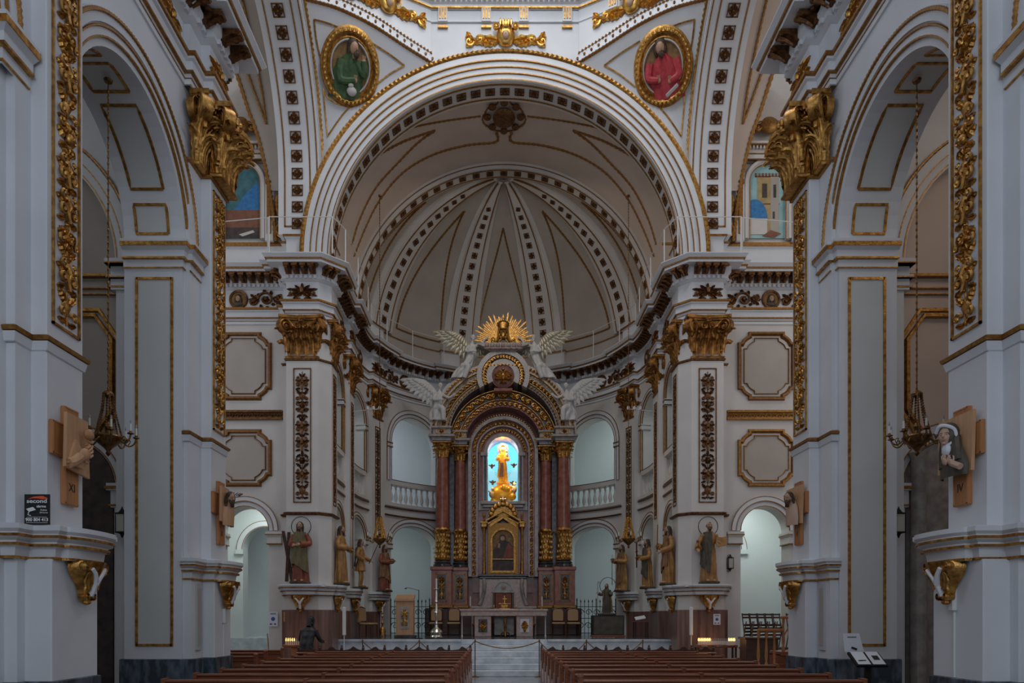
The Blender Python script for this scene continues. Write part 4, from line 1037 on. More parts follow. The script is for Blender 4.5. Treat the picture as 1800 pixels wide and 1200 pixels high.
# frieze carvings
def rinceau(w_, h):
    mb = MB(); r = h*.42
    spiral(mb, 0, 0, r, 1.6, PI, -1, .03, .045, 26, 6); flower(mb, 0, 0, r*.5, .05, 6)
    for s in (-1, 1):
        spiral(mb, s*w_*.36, s*h*.12, r*.5, 1.4, 0 if s < 0 else PI, s, .022, .04)
        for a in (35, 0, -35): leaf2(mb, s*w_*.22, 0, R(a if s > 0 else 180-a), w_*.27, h*.24, .045)
    for a in range(0, 360, 45): leaf2(mb, r*.95*math.cos(R(a)), r*.95*math.sin(R(a)), R(a+50), h*.22, h*.16, .045)
    return mb
def palmette(w_, h):
    mb = MB()
    for a, L in ((90, .52), (60, .55), (120, .55), (28, .62), (152, .62), (2, .6), (178, .6), (-25, .5), (205, .5)): leaf2(mb, 0, -h*.1, R(a), h*L*(1.3 if abs(90-a) > 50 else 1), h*.2, .05, curl=(.25 if a > 90 else -.25) if a != 90 else 0)
    mirror_add(mb, lambda m: (spiral(m, w_*.34, -h*.18, h*.12, 1.3, PI/2, -1, .018, .04), spiral(m, w_*.14, -h*.38, h*.1, 1.3, PI, 1, .018, .04)))
    mb.ell((0, -.06, h*.02), .05, .05, .07, 8, 5); return mb
def face_medallion(parent_name, loc, out, label):
    mb = MB(); mb.lathe([(.15, 0), (.155, .03), (.19, .045), (.20, .02), (.205, 0)], n=28); mb.xf(Matrix.Rotation(PI/2, 4, 'X'))
    o = inst('fm', 'portrait_medallion', lambda: mb, 'gold_dark', loc, out, label, 'medallion', 'portrait medallions of the frieze')
    if not o.children:
        b = MB(); b.lathe([(.001, .01), (.15, .01)], n=24); b.xf(Matrix.Rotation(PI/2, 4, 'X')); p0 = MB()
        k = first.get('fmk')
        if k is None:
            p0.lathe([(.001, .012), (.152, .012), (.152, 0)], n=24); p0.xf(Matrix.Rotation(PI/2, 4, 'X')); bg = mk('background', p0, 'paint_gold', o)
            f = MB(); f.ell((0, -.045, .01), .05, .04, .065, 12, 9); f.ell((0, -.088, .005), .009, .012, .014, 5, 4); face = mk('face', f, 'skin', o)
            h_ = MB(); h_.ell((0, -.025, .03), .068, .035, .075, 12, 8); h_.ell((-.055, -.025, -.02), .03, .025, .06, 8, 6); h_.ell((.055, -.025, -.02), .03, .025, .06, 8, 6); hair = mk('hair', h_, 'hair', o)
            s_ = MB(); s_.ell((0, -.02, -.10), .10, .03, .05, 10, 6); sh_ = mk('shoulders', s_, 'cloth_dark', o)
            first['fmk'] = [bg, face, hair, sh_]
        else:
            for c in k: q = c.copy(); COL.objects.link(q); q.parent = o
    return o
ZF = 10.745
def fs_at(s, n, z, S):
    r = 5.12-n
    if s <= DC: return V((S*r, s, z)), V((-S, 0, 0))
    a = (s-DC)/5.12; return V((S*r*math.cos(a), DC+r*math.sin(a), z)), V((-S*math.cos(a), -math.sin(a), 0))
for S in (-1, 1):
    D = side_txt[S]
    inst('pal', 'palmette_ornament', lambda: palmette(.72, .44), 'gold_dark', (S*5.65, 20.35, ZF), (0, -1, 0), 'palmette of dark gold leaves above the %s crossing pier capital' % D, 'carved ornament', 'frieze carvings')
    inst('rin', 'scroll_ornament', lambda: rinceau(.8, .42), 'gold_dark', (S*6.83, 20.9, ZF), (0, -1, 0), 'leaf scroll on the frieze between the %s crossing pier and the portrait medallion' % D, 'carved ornament', 'frieze carvings')
    face_medallion('', (S*7.62, 20.9, ZF), (0, -1, 0), 'round portrait medallion on the %s transept frieze' % D)
    if S > 0: inst('rin', 'scroll_ornament', None, 'gold_dark', (S*8.4, 20.9, ZF), (0, -1, 0), 'leaf scroll on the right transept frieze beyond the portrait medallion', 'carved ornament', 'frieze carvings')
    for s, n, kd, txt in ((22.0, 0, 'rin', 'scroll over the first bay of the %s presbytery frieze'), (22.9, 0, 'rin', 'second leaf scroll over the first bay of the %s presbytery frieze'), (23.7, .19, 'pal', 'palmette above the middle pilaster of the %s presbytery'),
                      (24.6, 0, 'rin', 'leaf scroll just past the middle pilaster of the %s presbytery'), (25.55, 0, 'fm', 'portrait medallion between two leaf scrolls at the %s start of the apse'), (DC+5.12*R(22), .17, 'pal', 'palmette above the %s apse pilaster'),
                      (DC+5.12*R(33), 0, 'rin', 'leaf scroll next to the %s apse pilaster palmette'), (DC+5.12*R(42), 0, 'fm', 'portrait medallion over the %s gallery arch'), (DC+5.12*R(51), 0, 'rin', 'leaf scroll over the %s gallery arch beside the altar angels')):
        p, o_ = fs_at(s, n, ZF, S)
        if kd == 'fm': face_medallion('', p, o_, txt % D)
        else: inst(kd, 'scroll_ornament' if kd == 'rin' else 'palmette_ornament', None, 'gold_dark', p, o_, txt % D, 'carved ornament', 'frieze carvings')
    # tall gilded carvings of the nave frieze
    for y, x, txt in ((12.28, 4.9, 'above the capital'), (11.0, 5.15, 'over the arch, next to the pilaster'), (9.9, 5.15, 'above the crown of the arch')):
        inst('pn%d' % S, 'palmette_ornament', lambda: palmette(.7, .5), 'gold', (S*x, y, ZF), (-S, 0, 0), 'gilded leaf carving on the %s nave frieze %s' % (D, txt), 'carved ornament', 'frieze carvings')
# gilded corbels under the statue shelves
def corbel():
    mb = MB(); n = 14; rs = []
    for i in range(n+1):
        t = i/n; w_ = .205*(1-t)**.75*(1+.15*math.sin(t*7))+.045+.02*math.sin(PI*t*2.0); d = .19*(1-t)**.8+.045+.03*math.exp(-((t-.9)/.08)**2)
        rs.append([(w_*math.cos(PI+PI*k/16), d*math.sin(PI+PI*k/16)*(1+.06*math.cos(k*PI/2)), -.43*t) for k in range(17)])
    mb.rings(rs, False)
    mb.ell((0, -.05, -.43), .055, .05, .035, 8, 5)
    mirror_add(mb, lambda m: (volute(m, (.175, -.10, -.055), (0, 0, 1), (1, 0, 0), .055, .14, 1.6), leaf3(m, (.09, -.13, -.30), (.3, -.1, 1), (.3, -1, 0), .16, .09, 1.2, 2), volute(m, (.06, -.06, -.37), (0, 0, -1), (1, 0, 0), .04, .10, 1.4)))
    return mb
def corbel_white():
    mb = MB()
    def P(x, z):
        t = -z/.43; w_ = .205*(1-t)**.75*(1+.15*math.sin(t*7))+.045+.02*math.sin(PI*t*2.0); d = .19*(1-t)**.8+.045
        return (x, -d*math.sqrt(max(0, 1-(x/w_)**2))-.002, z)
    mb.tube([P(*q) for q in ((.0, -.36), (.005, -.3), (0, -.23), (-.03, -.17), (-.07, -.12), (-.12, -.08))], lambda t: .036*(1-.4*t), 7)
    mb.tube([P(*q) for q in ((.0, -.24), (.03, -.18), (.07, -.13), (.12, -.07))], lambda t: .036*(1-.4*t), 7)
    return mb
cw = None
for S in (-1, 1):
    D = side_txt[S]
    for loc, out, txt in (((S*4.72, 7.93, 2.25), (-S, 0, 0), 'shelf of the %s nearest nave pier' % D), ((S*4.80, 12.33, 2.25), (-S, 0, 0), 'shelf of the %s nave pier before the crossing' % D),
                          ((S*5.65, 20.22, 2.26), (0, -1, 0), 'statue shelf on the front of the %s crossing pier' % D), ((S*4.86, 21.1, 2.26), (-S, 0, 0), 'statue shelf on the inner side of the %s crossing pier' % D),
                          ((S*4.88, 23.7, 2.26), (-S, 0, 0), 'statue shelf in the middle of the %s presbytery wall' % D), ((S*4.88*math.cos(R(22)), DC+4.88*math.sin(R(22)), 2.26), (-S*math.cos(R(22)), -math.sin(R(22)), 0), 'statue shelf at the %s apse pilaster' % D)):
        o = inst('corb', 'gilded_corbel', corbel, 'gold', loc, out, 'gilded corbel with white inlay, '+txt, 'corbel', 'corbels under the shelves')
        if cw is None: cw = mk('white_inlay', corbel_white(), 'white', o)
        else: q = cw.copy(); COL.objects.link(q); q.parent = o
# cartouches with cherub heads on the drum
def cartouche():
    mb = MB()
    mb.ell((0, -.05, .12), .26, .14, .30, 14, 9); mb.ell((0, -.12, .34), .16, .12, .14, 10, 6)
    for k in range(5): mb.ell(((k-2)*.075, -.2, .36), .035, .05, .12, 6, 5)
    mirror_add(mb, lambda m: (volute(m, (.26, -.14, .30), (0, 0, 1), (1, 0, 0), .09, .08), leaf2(m, .2, .0, R(8), .5, .26, .09), leaf2(m, .45, .05, R(-12), .45, .2, .08), leaf2(m, .35, -.1, R(12), .4, .16, .07),
              spiral(m, .72, .02, .13, 1.4, PI, -1, .035, .07), spiral(m, 1.0, -.04, .11, 1.4, PI, 1, .03, .07), leaf2(m, .8, -.02, R(20), .35, .18, .07), leaf2(m, .85, .0, R(-30), .3, .14, .07), leaf2(m, .95, .08, R(50), .22, .12, .06)))
    return mb
for loc, out, txt in (((0.0, 20.24, 17.62), (0, -1, 0), 'centred over the triumphal arch'),):
    pass
dnl = {}
for S in (-1, 0, 1):
    if S == 0: loc, out, txt = V((0.02, 20.24, 17.62)), V((0, -1, 0)), 'centred above the triumphal arch'
    else:
        loc = on_diag(680 if S < 0 else 1112, 15, -1 if S < 0 else 1); out = V((-S*(20.25-18.65), -(5.2-2.05), 0)).normalized(); txt = 'on the slanting drum wall at the %s' % side_txt[S]
        loc = loc+out*.03
    o = inst('cart', 'gilded_cartouche', cartouche, 'gold_bright', loc, out, 'gilded cartouche with cherub head and leaf scrolls '+txt, 'carved ornament', 'gilded cartouches under the dome')
    if S == -1:
        f = MB(); f.ell((0, -.2, .02), .09, .09, .11, 12, 9); f.ell((0, -.29, .01), .015, .02, .025, 5, 4); dnl['f'] = mk('cherub_face', f, 'skin_pale', o)
        g = MB(); g.ell((0, -.17, .06), .105, .09, .10, 10, 7); dnl['h'] = mk('hair', g, 'hair', o)
    else:
        for c in dnl.values(): q = c.copy(); COL.objects.link(q); q.parent = o
# evangelist medallions on the pendentives
def relief_person(parent, S, red):
    body = MB(); n = 22
    rs = []
    for i in range(n+1):
        t = i/n; z = -.62+.92*t; w_ = (.40-.06*t if t < .55 else .367-.30*((t-.55)/.45)**1.6); cx = (.10 if red else -.10)*(1-t)
        rs.append([(cx+w_*math.cos(PI+PI*k/18), (.16+.02*math.cos(k*1.9+z*6))*math.sin(PI+PI*k/18), z) for k in range(19)])
    body.rings(rs, False)
    if red: arms = [[(-.30, -.06, .12), (-.34, -.16, -.15), (-.10, -.22, -.22)], [(.30, -.06, .12), (.36, -.16, -.18), (.16, -.22, -.28)]]
    else: arms = [[(.18, -.08, .12), (.34, -.18, -.08), (.30, -.22, .18)], [(-.22, -.08, .12), (-.22, -.2, -.25), (.12, -.24, -.22)]]
    for a in arms: body.tube(dens(a, 5), lambda t: .10-.035*t, 8)
    mk('robe', body, 'paint_red' if red else 'paint_green', parent)
    hd = MB(); hx = -.04 if red else .06
    hd.ell((hx, -.14, .40), .105, .12, .14, 14, 10); hd.ell((hx+(.02 if red else .07), -.25, .385), .018, .03, .035, 6, 4); hd.tube([(hx, -.10, .2), (hx, -.13, .36)], .055, 8)
    for a in arms:
        p = a[-1]; hd.ell(p, .05, .035, .06, 8, 5)
        for k in range(4): hd.tube([(p[0]-.03+.02*k, p[1]-.02, p[2]+.04), (p[0]-.035+.022*k, p[1]-.03, p[2]+.10)], .010, 5)
    f = mk('head', hd, 'skin', parent)
    hr = MB(); hr.ell((hx-(.02 if not red else 0), -.10, .46), .135, .125, .13, 12, 8); hr.ell((hx-(.1 if red else .1), -.09, .36), .06, .08, .13, 8, 6)
    hr.ell((hx+(.02 if red else .06), -.20, .28), .07, .06, .09, 8, 6)
    if red: hr.ell((hx+.1, -.09, .38), .05, .07, .12, 8, 6)
    mk('hair', hr, 'hair', parent)
    at_ = MB()
    if red: at_.prism([(.05, -.2, -.55), (.32, -.24, -.38), (.35, -.2, -.42), (.08, -.16, -.6)], (0, 0, .03))
    else: at_.ell((.05, -.2, -.45), .12, .1, .1, 10, 6); at_.ell((.02, -.22, -.33), .07, .07, .06, 8, 5)
    mk('attribute', at_, 'cloth_white', parent)
for S in (-1, 1):
    px_, py_ = (615, 119) if S < 0 else (1166, 119)
    p, s, u = on_pend(px_, py_, S); n = pend_n(s, u, S)
    red = S > 0
    o = empty('painted_relief_medallion', (0, 0, 0), label=('round relief medallion of a bearded man in a green robe on the left pendentive' if S < 0 else 'round relief medallion of a man in a red robe on the right pendentive'), cat='medallion', group='pendentive medallions')
    mb = MB(); mb.lathe([(.60, -.05), (.60, .06), (.64, .10), (.68, .08), (.70, .13), (.76, .17), (.82, .15), (.84, .09), (.89, .07), (.90, -.05)], n=56, caps=False); mb.xf(Matrix.Rotation(PI/2, 4, 'X')); mk('gold_ring', mb, 'gold', o)
    mb = MB()
    for k in range(40):
        a = 2*PI*k/40; mb.ell((.79*math.cos(a), -.165, .79*math.sin(a)), .045, .03, .045, 6, 4)
    mk('egg_moulding', mb, 'gold_bright', o)
    mb = MB(); mb.lathe([(.56, 0), (.565, .07), (.585, .10), (.62, .05)], n=48, caps=False); mb.xf(Matrix.Rotation(PI/2, 4, 'X')); mk('white_ring', mb, 'white', o)
    mb = MB(); mb.lathe([(.001, .02), (.58, .02), (.58, 0)], n=40); mb.xf(Matrix.Rotation(PI/2, 4, 'X')); mk('background', mb, 'paint_gold', o)
    relief_person(o, S, red)
    for ch in o.children:
        if ch.name.split('.')[0] in ('robe', 'head', 'hair', 'attribute'): ch.scale = (1.28, 1, 1.12); ch.location = (0, 0, -.02)
    up = V((0, 0, 1)); o.matrix_world = orient(p+n*.09, n, up) @ Matrix.Diagonal((.88, .9, 1.02, 1))
# ================================================================== ALTARPIECE
def disc_y(cx, cz, r, y0, y1, mb, n=32, a0=0, a1=2*PI):
    mb.prism([V((cx+r*math.cos(a0+(a1-a0)*i/n), y0, cz+r*math.sin(a0+(a1-a0)*i/n))) for i in range(n if a1-a0 > 6.2 else n+1)], (0, y1-y0, 0))
def ringA(cx, cz, r0, r1, y0, y1, mb, n=48, a0=0, a1=PI, fr=None):
    mb.frames([(V((cx, 0, cz)), V((math.cos(a0+(a1-a0)*i/n), 0, math.sin(a0+(a1-a0)*i/n))), V((0, 1, 0))) for i in range(n+1)], rect(r0, r1, y0, y1), True)
AY = 27.35
AR_ = empty('altarpiece', (0, AY, .99), label='tall red marble and gold altarpiece with columns, arches and a lit niche in the apse', cat='altarpiece')
ap = lambda name, mb, m, parent=None: (mb.xf(Matrix.Translation((0, -AY, -.99))), mk(name, mb, m, parent or AR_))[1]
# back mass
mb = MB(); mb.box(-1.35, 1.35, 28.3, 29.4, .99, 5.9)
for S in (-1, 1): mb.box(*sorted((S*.93, S*2.6)), 28.15, 29.4, .99, 8.3)
ringA(0, 7.95, .92, 2.6, 28.3, 29.2, mb, 40); ap('body', mb, 'red_marble')
mb = MB(); mb.bbox(-2.9, 2.9, 27.0, 28.4, .99, 2.0, .03); ap('plinth', mb, 'dark_wood')
ped = MB(); cap = MB(); gb = MB(); gp = MB(); gm_ = MB()
for S in (-1, 1):
    for cx, hw, y0 in ((2.28, .38, 27.0), (1.63, .30, 27.45)):
        x = S*cx
        ped = MB(); ped.bbox(x-hw, x+hw, y0, y0+.9, 2.0, 3.5, .02); ped.bbox(x-hw-.04, x+hw+.04, y0-.04, y0+.9, 3.4, 3.54, .02); pd = ap('pedestal', ped, 'red_marble')
        g = MB(); g.bbox(x-hw-.05, x+hw+.05, y0-.05, y0+.9, 2.0, 2.12, .02)
        for a, b, c, d in ((-.2, -.17, 2.25, 3.28), (.17, .2, 2.25, 3.28), (-.2, .2, 2.25, 2.28), (-.2, .2, 3.25, 3.28)): g.box(x+a, x+b, y0-.03, y0+.01, c, d)
        ap('gold_frame', g, 'gold_line', pd)
        g = MB(); g.box(x-.17, x+.17, y0-.01, y0+.02, 2.28, 3.25); ap('panel', g, 'dark_marble', pd)
        g = candelabra(.85, .26, 2); g.xf(Matrix.Translation((x, y0-.01, 2.34))); ap('pedestal_ornament', g, 'gold', pd)
        # round column: gold lower third, marble shaft, gilded capital
        r = .235 if cx > 2 else .215; yc = y0+.36; zb, zt = 3.56, 7.62 if cx > 2 else 7.58
        b = MB(); b.lathe([(r+.11, 0), (r+.11, .07), (r+.06, .10), (r+.09, .15), (r+.03, .2), (r+.02, .24)], (x, yc, zb), 24); ap('column_base', b, 'dark_marble')
        s_ = MB(); s_.lathe([(r+.01, .24), (r+.01, 1.4), (r, 2.5), (r-.03, zt-zb)], (x, yc, zb), 24); col = ap('column', s_, 'red_marble')
        g = MB(); g.lathe([(r+.02, .22), (r+.07, .25), (r+.02, .3), (r+.03, .8), (r+.03, 1.3), (r+.06, 1.36), (r+.02, 1.42), (r+.01, 1.44)], (x, yc, zb), 24)
        for k in range(7):
            a = PI+PI*(k+.5)/7
            for q in range(5):
                z = zb+.35+.2*q; c = V((x+(r+.03)*math.cos(a+q*.2), yc+(r+.03)*math.sin(a+q*.2), z)); g.ell(c, .05, .05, .07, 6, 4)
            leaf3(g, (x+(r+.03)*math.cos(a), yc+(r+.03)*math.sin(a), zb+1.0), (0, 0, 1), (math.cos(a), math.sin(a), 0), .3, .13, 1.5, 3)
        ap('gilded_sleeve', g, 'gold', col)
        c = MB(); c.lathe([(r-.02, 0), (r+.0, .3), (r+.07, .52)], (x, yc, zt), 20)
        for k in range(8):
            a = 2*PI*(k+.5)/8; leaf3(c, (x+r*math.cos(a), yc+r*math.sin(a), zt+.02), (0, 0, 1), (math.cos(a), math.sin(a), 0), .28, .18); leaf3(c, (x+r*math.cos(a+.4), yc+r*math.sin(a+.4), zt+.16), (0, 0, 1), (math.cos(a+.4), math.sin(a+.4), 0), .27, .17)
        for a in (-PI*.75, -PI*.25, PI*.25, PI*.75): volute(c, (x+(r+.1)*math.cos(a), yc+(r+.1)*math.sin(a), zt+.45), (0, 0, 1), (math.cos(a), math.sin(a), 0), .08, .07, 1.6)
        c.bbox(x-r-.12, x+r+.12, yc-r-.12, yc+r+.12, zt+.5, zt+.57, .02); ap('column_capital', c, 'gold', col)
        # entablature block above
        e = MB(); e.bbox(x-hw+.02, x+hw-.02, y0+.0, y0+.9, zt+.57, zt+.75, .02); e.bbox(x-hw-.0, x+hw+.0, y0-.04, y0+.9, zt+1.03, zt+1.12, .02); e.bbox(x-hw-.1, x+hw+.1, y0-.12, y0+.9, zt+.70, zt+.80, .02); e.bbox(x-hw+.04, x+hw-.04, y0+.04, y0+.9, zt+.75, zt+1.1, .02)
        eb = ap('entablature_block', e, 'grey_marble')
        g = MB()
        for a, b_, c_, d_ in ((-.2, -.17, .84, 1.02), (.17, .2, .84, 1.02), (-.2, .2, .84, .86), (-.2, .2, 1.0, 1.02)): g.box(x+a, x+b_, y0+.01, y0+.05, zt+c_, zt+d_)
        q = MB(); flower(q, 0, 0, .09, .04, 6); q.xf(Matrix.Translation((x, y0+.04, zt+.93))); g.add(q.v, q.f); ap('gold_frame', g, 'gold', eb)
    g = MB(); g.box(S*1.95-.09, S*1.95+.09, 27.75, 28.2, 3.5, 8.1); ap('dark_pilaster', g, 'dark_marble')
# central bay with concentric arches; centre spring z
ZA = 7.95; CB = 27.75
bands = [(1.20, 1.32, 27.62, 'grey_marble'), (1.01, 1.20, 27.80, 'red_marble'), (.96, 1.01, 27.74, 'grey_marble'), (.72, .96, 27.9, 'red_marble'), (.59, .72, 27.82, 'grey_marble')]
for (r0, r1, y, m) in bands:
    b = MB(); ringA(0, ZA, r0, r1, y, 28.4, b)
    if r0 > .9:
        for S in (-1, 1): b.box(*sorted((S*r0, S*r1)), y, 28.4, 3.2, ZA)
    ap('arch_moulding', b, m)
b = MB(); b.box(-1.16, 1.16, 28.0, 28.4, 2.6, 5.9); b.box(-.93, -.6, 27.92, 28.4, 5.9, ZA); b.box(.6, .93, 27.92, 28.4, 5.9, ZA); ap('central_panel', b, 'red_marble')
# gilded scroll band that runs up the jambs and over the arch
g = MB()
for S in (-1, 1):
    for i in range(22):
        z = 3.35+i*.21; spiral(g, S*1.095, z, .075, 1.2, PI/2 if i % 2 else -PI/2, 1 if i % 2 else -1, .022, .04); leaf2(g, S*1.095, z-.1, R(90), .2, .1, .04, 2)
g.xf(Matrix.Translation((0, 27.80, 0)))
for i in range(20):
    a = PI*(i+.5)/20; q = MB(); spiral(q, 0, 0, .07, 1.2, 0, 1, .022, .04); leaf2(q, -.1, 0, 0, .2, .1, .04, 2); q.xf(Matrix.Translation((1.095*math.cos(a), 27.80, ZA+1.095*math.sin(a))) @ Matrix.Rotation(-(a-PI/2), 4, 'Y')); g.add(q.v, q.f)
ap('scroll_band', g, 'gold')
# large arches over the columns
outer = [(1.45, 1.70, 27.55, 'red_marble'), (1.70, 2.02, 27.48, 'dark_marble'), (2.02, 2.18, 27.36, 'grey_marble'), (2.18, 2.34, 27.30, 'dark_marble'), (2.34, 2.5, 27.24, 'grey_marble'), (2.5, 2.74, 27.16, 'border_marble')]
ZB = 8.45
for r0, r1, y, m in outer:
    b = MB(); zc_ = ZA+.2 if r1 < 2.03 else ZB; ringA(0, zc_, r0, r1, y, 28.6, b, 60); ap('arch_moulding', b, m)
g = MB()
def arch_orn(g, zc_, r, y, nn, sz, kind):
    for i in range(nn):
        a = PI*(i+.5)/nn; q = MB()
        if kind == 'f': flower(q, 0, 0, sz, .05, 6)
        elif kind == 's': spiral(q, 0, 0, sz, 1.3, 0, 1, sz*.3, .05); leaf2(q, -sz, 0, 0, sz*2, sz, .05, 2)
        else: q.ell((0, 0, 0), sz, sz*.6, sz, 6, 4)
        q.xf(Matrix.Translation((r*math.cos(a), y, zc_+r*math.sin(a))) @ Matrix.Rotation(-(a-PI/2), 4, 'Y')); g.add(q.v, q.f)
arch_orn(g, ZA+.2, 1.86, 27.47, 13, .17, 'f'); arch_orn(g, ZA+.2, 1.86, 27.47, 26, .10, 's'); arch_orn(g, ZA+.2, 1.56, 27.54, 26, .08, 's')
arch_orn(g, ZB, 2.26, 27.29, 44, .075, 's'); arch_orn(g, ZB, 2.60, 27.15, 60, .06, 's'); arch_orn(g, ZB, 2.42, 27.23, 70, .035, 'b'); arch_orn(g, ZA+.1, 1.26, 27.61, 40, .03, 'b'); arch_orn(g, ZA, .84, 27.89, 24, .055, 's'); arch_orn(g, ZB, 2.08, 27.35, 50, .045, 's')
ringA(0, ZB, 2.175, 2.195, 27.27, 27.35, g, 60); ringA(0, ZB, 2.48, 2.505, 27.14, 27.3, g, 60); ringA(0, ZA+.2, 1.69, 1.71, 27.45, 27.6, g); ringA(0, ZA+.2, 2.01, 2.03, 27.34, 27.5, g)
ap('gilded_arch_ornament', g, 'gold')
# crowning roundel
ZR = 1.65+(1085-664)/46.9
for r0, r1, y, m in ((.42, .62, 27.1, 'border_marble'), (.62, .80, 27.16, 'dark_marble'), (.80, .98, 27.05, 'border_marble')):
    b = MB(); ringA(0, ZR, r0, r1, y, 28.3, b, 48, -R(28), R(208)); ap('roundel_moulding', b, m)
b = MB(); disc_y(0, ZR, .45, 27.14, 28.3, b); b.box(-.34, .34, 27.1, 28.0, ZR-.56, ZR-.46); ap('roundel_back', b, 'red_marble')
b = MB(); b.ell((0, 27.16, ZR-.03), .40, .12, .42, 24, 12); ap('roundel_shield', b, 'violet_cloth')
g = MB()
for i in range(26):
    a = -R(28)+R(236)*(i+.5)/26; q = MB(); spiral(q, 0, 0, .075, 1.2, 0, 1, .025, .05); q.xf(Matrix.Translation((.71*math.cos(a), 27.15, ZR+.71*math.sin(a)))); g.add(q.v, q.f)
q = MB(); mirror_add(q, lambda m: (leaf2(m, .03, .0, R(55), .3, .16, .05), leaf2(m, .05, -.02, R(28), .33, .15, .05), leaf2(m, .05, -.06, R(-5), .28, .12, .05), leaf2(m, .02, -.12, R(-55), .18, .08, .04), m.tube([(.02, -.03, .1), (.06, -.05, .2), (.13, -.05, .22)], .025, 6)))
q.ell((0, -.05, 0), .07, .06, .15, 8, 6); leaf2(q, 0, -.1, R(-90), .17, .14, .05); q.ell((0, -.04, .27), .06, .04, .045, 8, 5)
q.xf(Matrix.Translation((0, 27.04, ZR-.06))); g.add(q.v, q.f); ap('double_eagle_emblem', g, 'gold')
b = MB(); ZT = ZR+.98
b.rings([[(x*k, 26.95+(0 if abs(x) < 1.4 else .2), z) for x in [-.95+.1*i for i in range(20)]] for z, k in ((ZT-.05, .55), (ZT+.05, .75), (ZT+.12, .95), (ZT+.20, 1.0))], False)
b.box(-.95, .95, 26.96, 27.9, ZT+.12, ZT+.20); b.prism([(-.5, 27, ZT-.1), (.5, 27, ZT-.1), (.95, 27, ZT+.15), (-.95, 27, ZT+.15)], (0, .8, 0)); ap('top_cornice', b, 'grey_marble')
b = MB()
for k in range(7):
    x = -.6+.2*k; z = ZT+.08-.06*abs(k-3)*0; b.ell((x, 26.9, z), .085, .08, .10, 10, 7); b.ell((x, 26.82, z-.01), .015, .02, .02, 5, 4); b.ell((x, 26.95, z-.1), .12, .08, .06, 8, 5)
ap('cherub_heads', b, 'rose_marble')
# niche
b = MB(); b.box(-.59, .59, 28.9, 28.95, 6.1, 8.6); disc_y(0, ZA, .6, 28.9, 28.95, b)
ap('niche_backdrop', b, 'niche_sky_lit')
b = MB()
for S in (-1, 1): b.box(*sorted((S*.6, S*.91)), 27.96, 28.9, 5.9, ZA)
ringA(0, ZA, .6, .9, 27.96, 28.9, b); b.box(-.93, .93, 27.9, 28.9, 5.75, 6.08); ap('niche_lining', b, 'grey_marble')
b = MB()
for S in (-1, 1): b.box(*sorted((S*.62, S*.72)), 27.84, 27.93, 6.1, 7.85); 
ap('niche_strip', b, 'dark_marble')
b = MB()
for S in (-1, 1): b.bbox(*sorted((S*.58, S*.86)), 27.78, 28.0, 7.8, 7.95, .02); b.box(*sorted((S*.6, S*.64)), 27.82, 27.95, 6.1, 7.8); b.box(*sorted((S*.72, S*.77)), 27.82, 27.95, 6.1, 7.8)
b.bbox(-.85, .85, 27.7, 28.1, 5.95, 6.08, .02); b.bbox(-.78, .78, 27.76, 28.1, 5.84, 5.95, .02); ap('niche_frame', b, 'grey_marble')
# ledge, consoles and tabernacle zone
b = MB(); b.bbox(-.95, .95, 27.45, 28.1, 3.2, 3.28, .02); b.bbox(-.9, .9, 27.5, 28.1, 3.12, 3.2, .02); ap('ledge', b, 'dark_marble')
for S in (-1, 1):
    b = MB(); b.tube(dens([(S*.72, 27.5, 3.1), (S*.70, 27.42, 2.8), (S*.78, 27.5, 2.4), (S*.9, 27.45, 2.1)], 6), .07, 8); ap('console', b, 'grey_marble')
b = MB(); b.bbox(-.9, .9, 27.55, 28.3, 2.0, 3.12, .02); ap('ledge_support', b, 'rose_marble')
for nm in [area('niche_lamp', (0, 28.25, 8.42), (0, 28.5, 6.5), .5, 34, (1, .80, .48))]: pass
point('niche_lamp_left', (-.45, 28.1, 6.9), 5, (1, .72, .35), .08); point('niche_lamp_right', (.45, 28.1, 6.9), 5, (1, .72, .35), .08)
# ---- tabernacle with the painting
T = empty('tabernacle', (0, 27.6, 3.28), label='gilded gabled tabernacle framing a painting of a robed bearded man, below the lit niche', cat='tabernacle')
tp = lambda name, mb, m, parent=None: mk(name, mb, m, parent or T)
b = MB(); b.bbox(-.58, .58, .0, .35, 0, 1.95, .01); tp('body', b, 'gold_line')
for S in (-1, 1):
    b = MB(); b.lathe([(.075, 0), (.075, .06), (.05, .1), (.06, .2), (.055, .5), (.045, .54), (.045, 1.6), (.07, 1.7), (.09, 1.78)], (S*.72, .05, .02), 14); tp('column', b, 'gold')
    b = MB(); b.bbox(S*.72-.11, S*.72+.11, -.06, .3, 1.78, 1.98, .02); b.bbox(S*.72-.14, S*.72+.14, -.1, .3, 1.93, 2.0, .01); tp('entablature_block', b, 'gold')
    b = MB(); b.lathe([(.03, 0), (.05, .05), (.02, .1), (.04, .2), (.055, .26), (.03, .33), (.01, .40)], (S*.72, .05, 2.0), 10); tp('finial', b, 'gold')
b = MB()
def gable(w_, h, t, y0, y1, z, mb):
    for S in (-1, 1): mb.prism([(S*w_, y0, z), (S*w_, y0, z+t), (0, y0, z+h+t), (0, y0, z+h)], (0, y1-y0, 0))
gable(.66, .38, .07, -.14, .2, 1.98, b); gable(.58, .33, .05, -.10, .2, 1.88, b); gable(.5, .33, .16, -.04, .2, 1.78, b); tp('gable', b, 'gold')
b = MB(); disc_y(0, 2.2, .56, .05, .3, b, 24, 0, PI); b.ell((0, .05, 2.78), .1, .08, .1, 8, 6)
for k in range(9): a = PI*(k+.5)/9; b.ell((.46*math.cos(a), .03, 2.2+.46*math.sin(a)), .1, .06, .1, 8, 5)
tp('crest', b, 'gold')
b = MB(); ringA(0, 1.28, .40, .47, -.08, .02, b, 24)
for S in (-1, 1): b.box(*sorted((S*.40, S*.47)), -.08, .02, .12, 1.28)
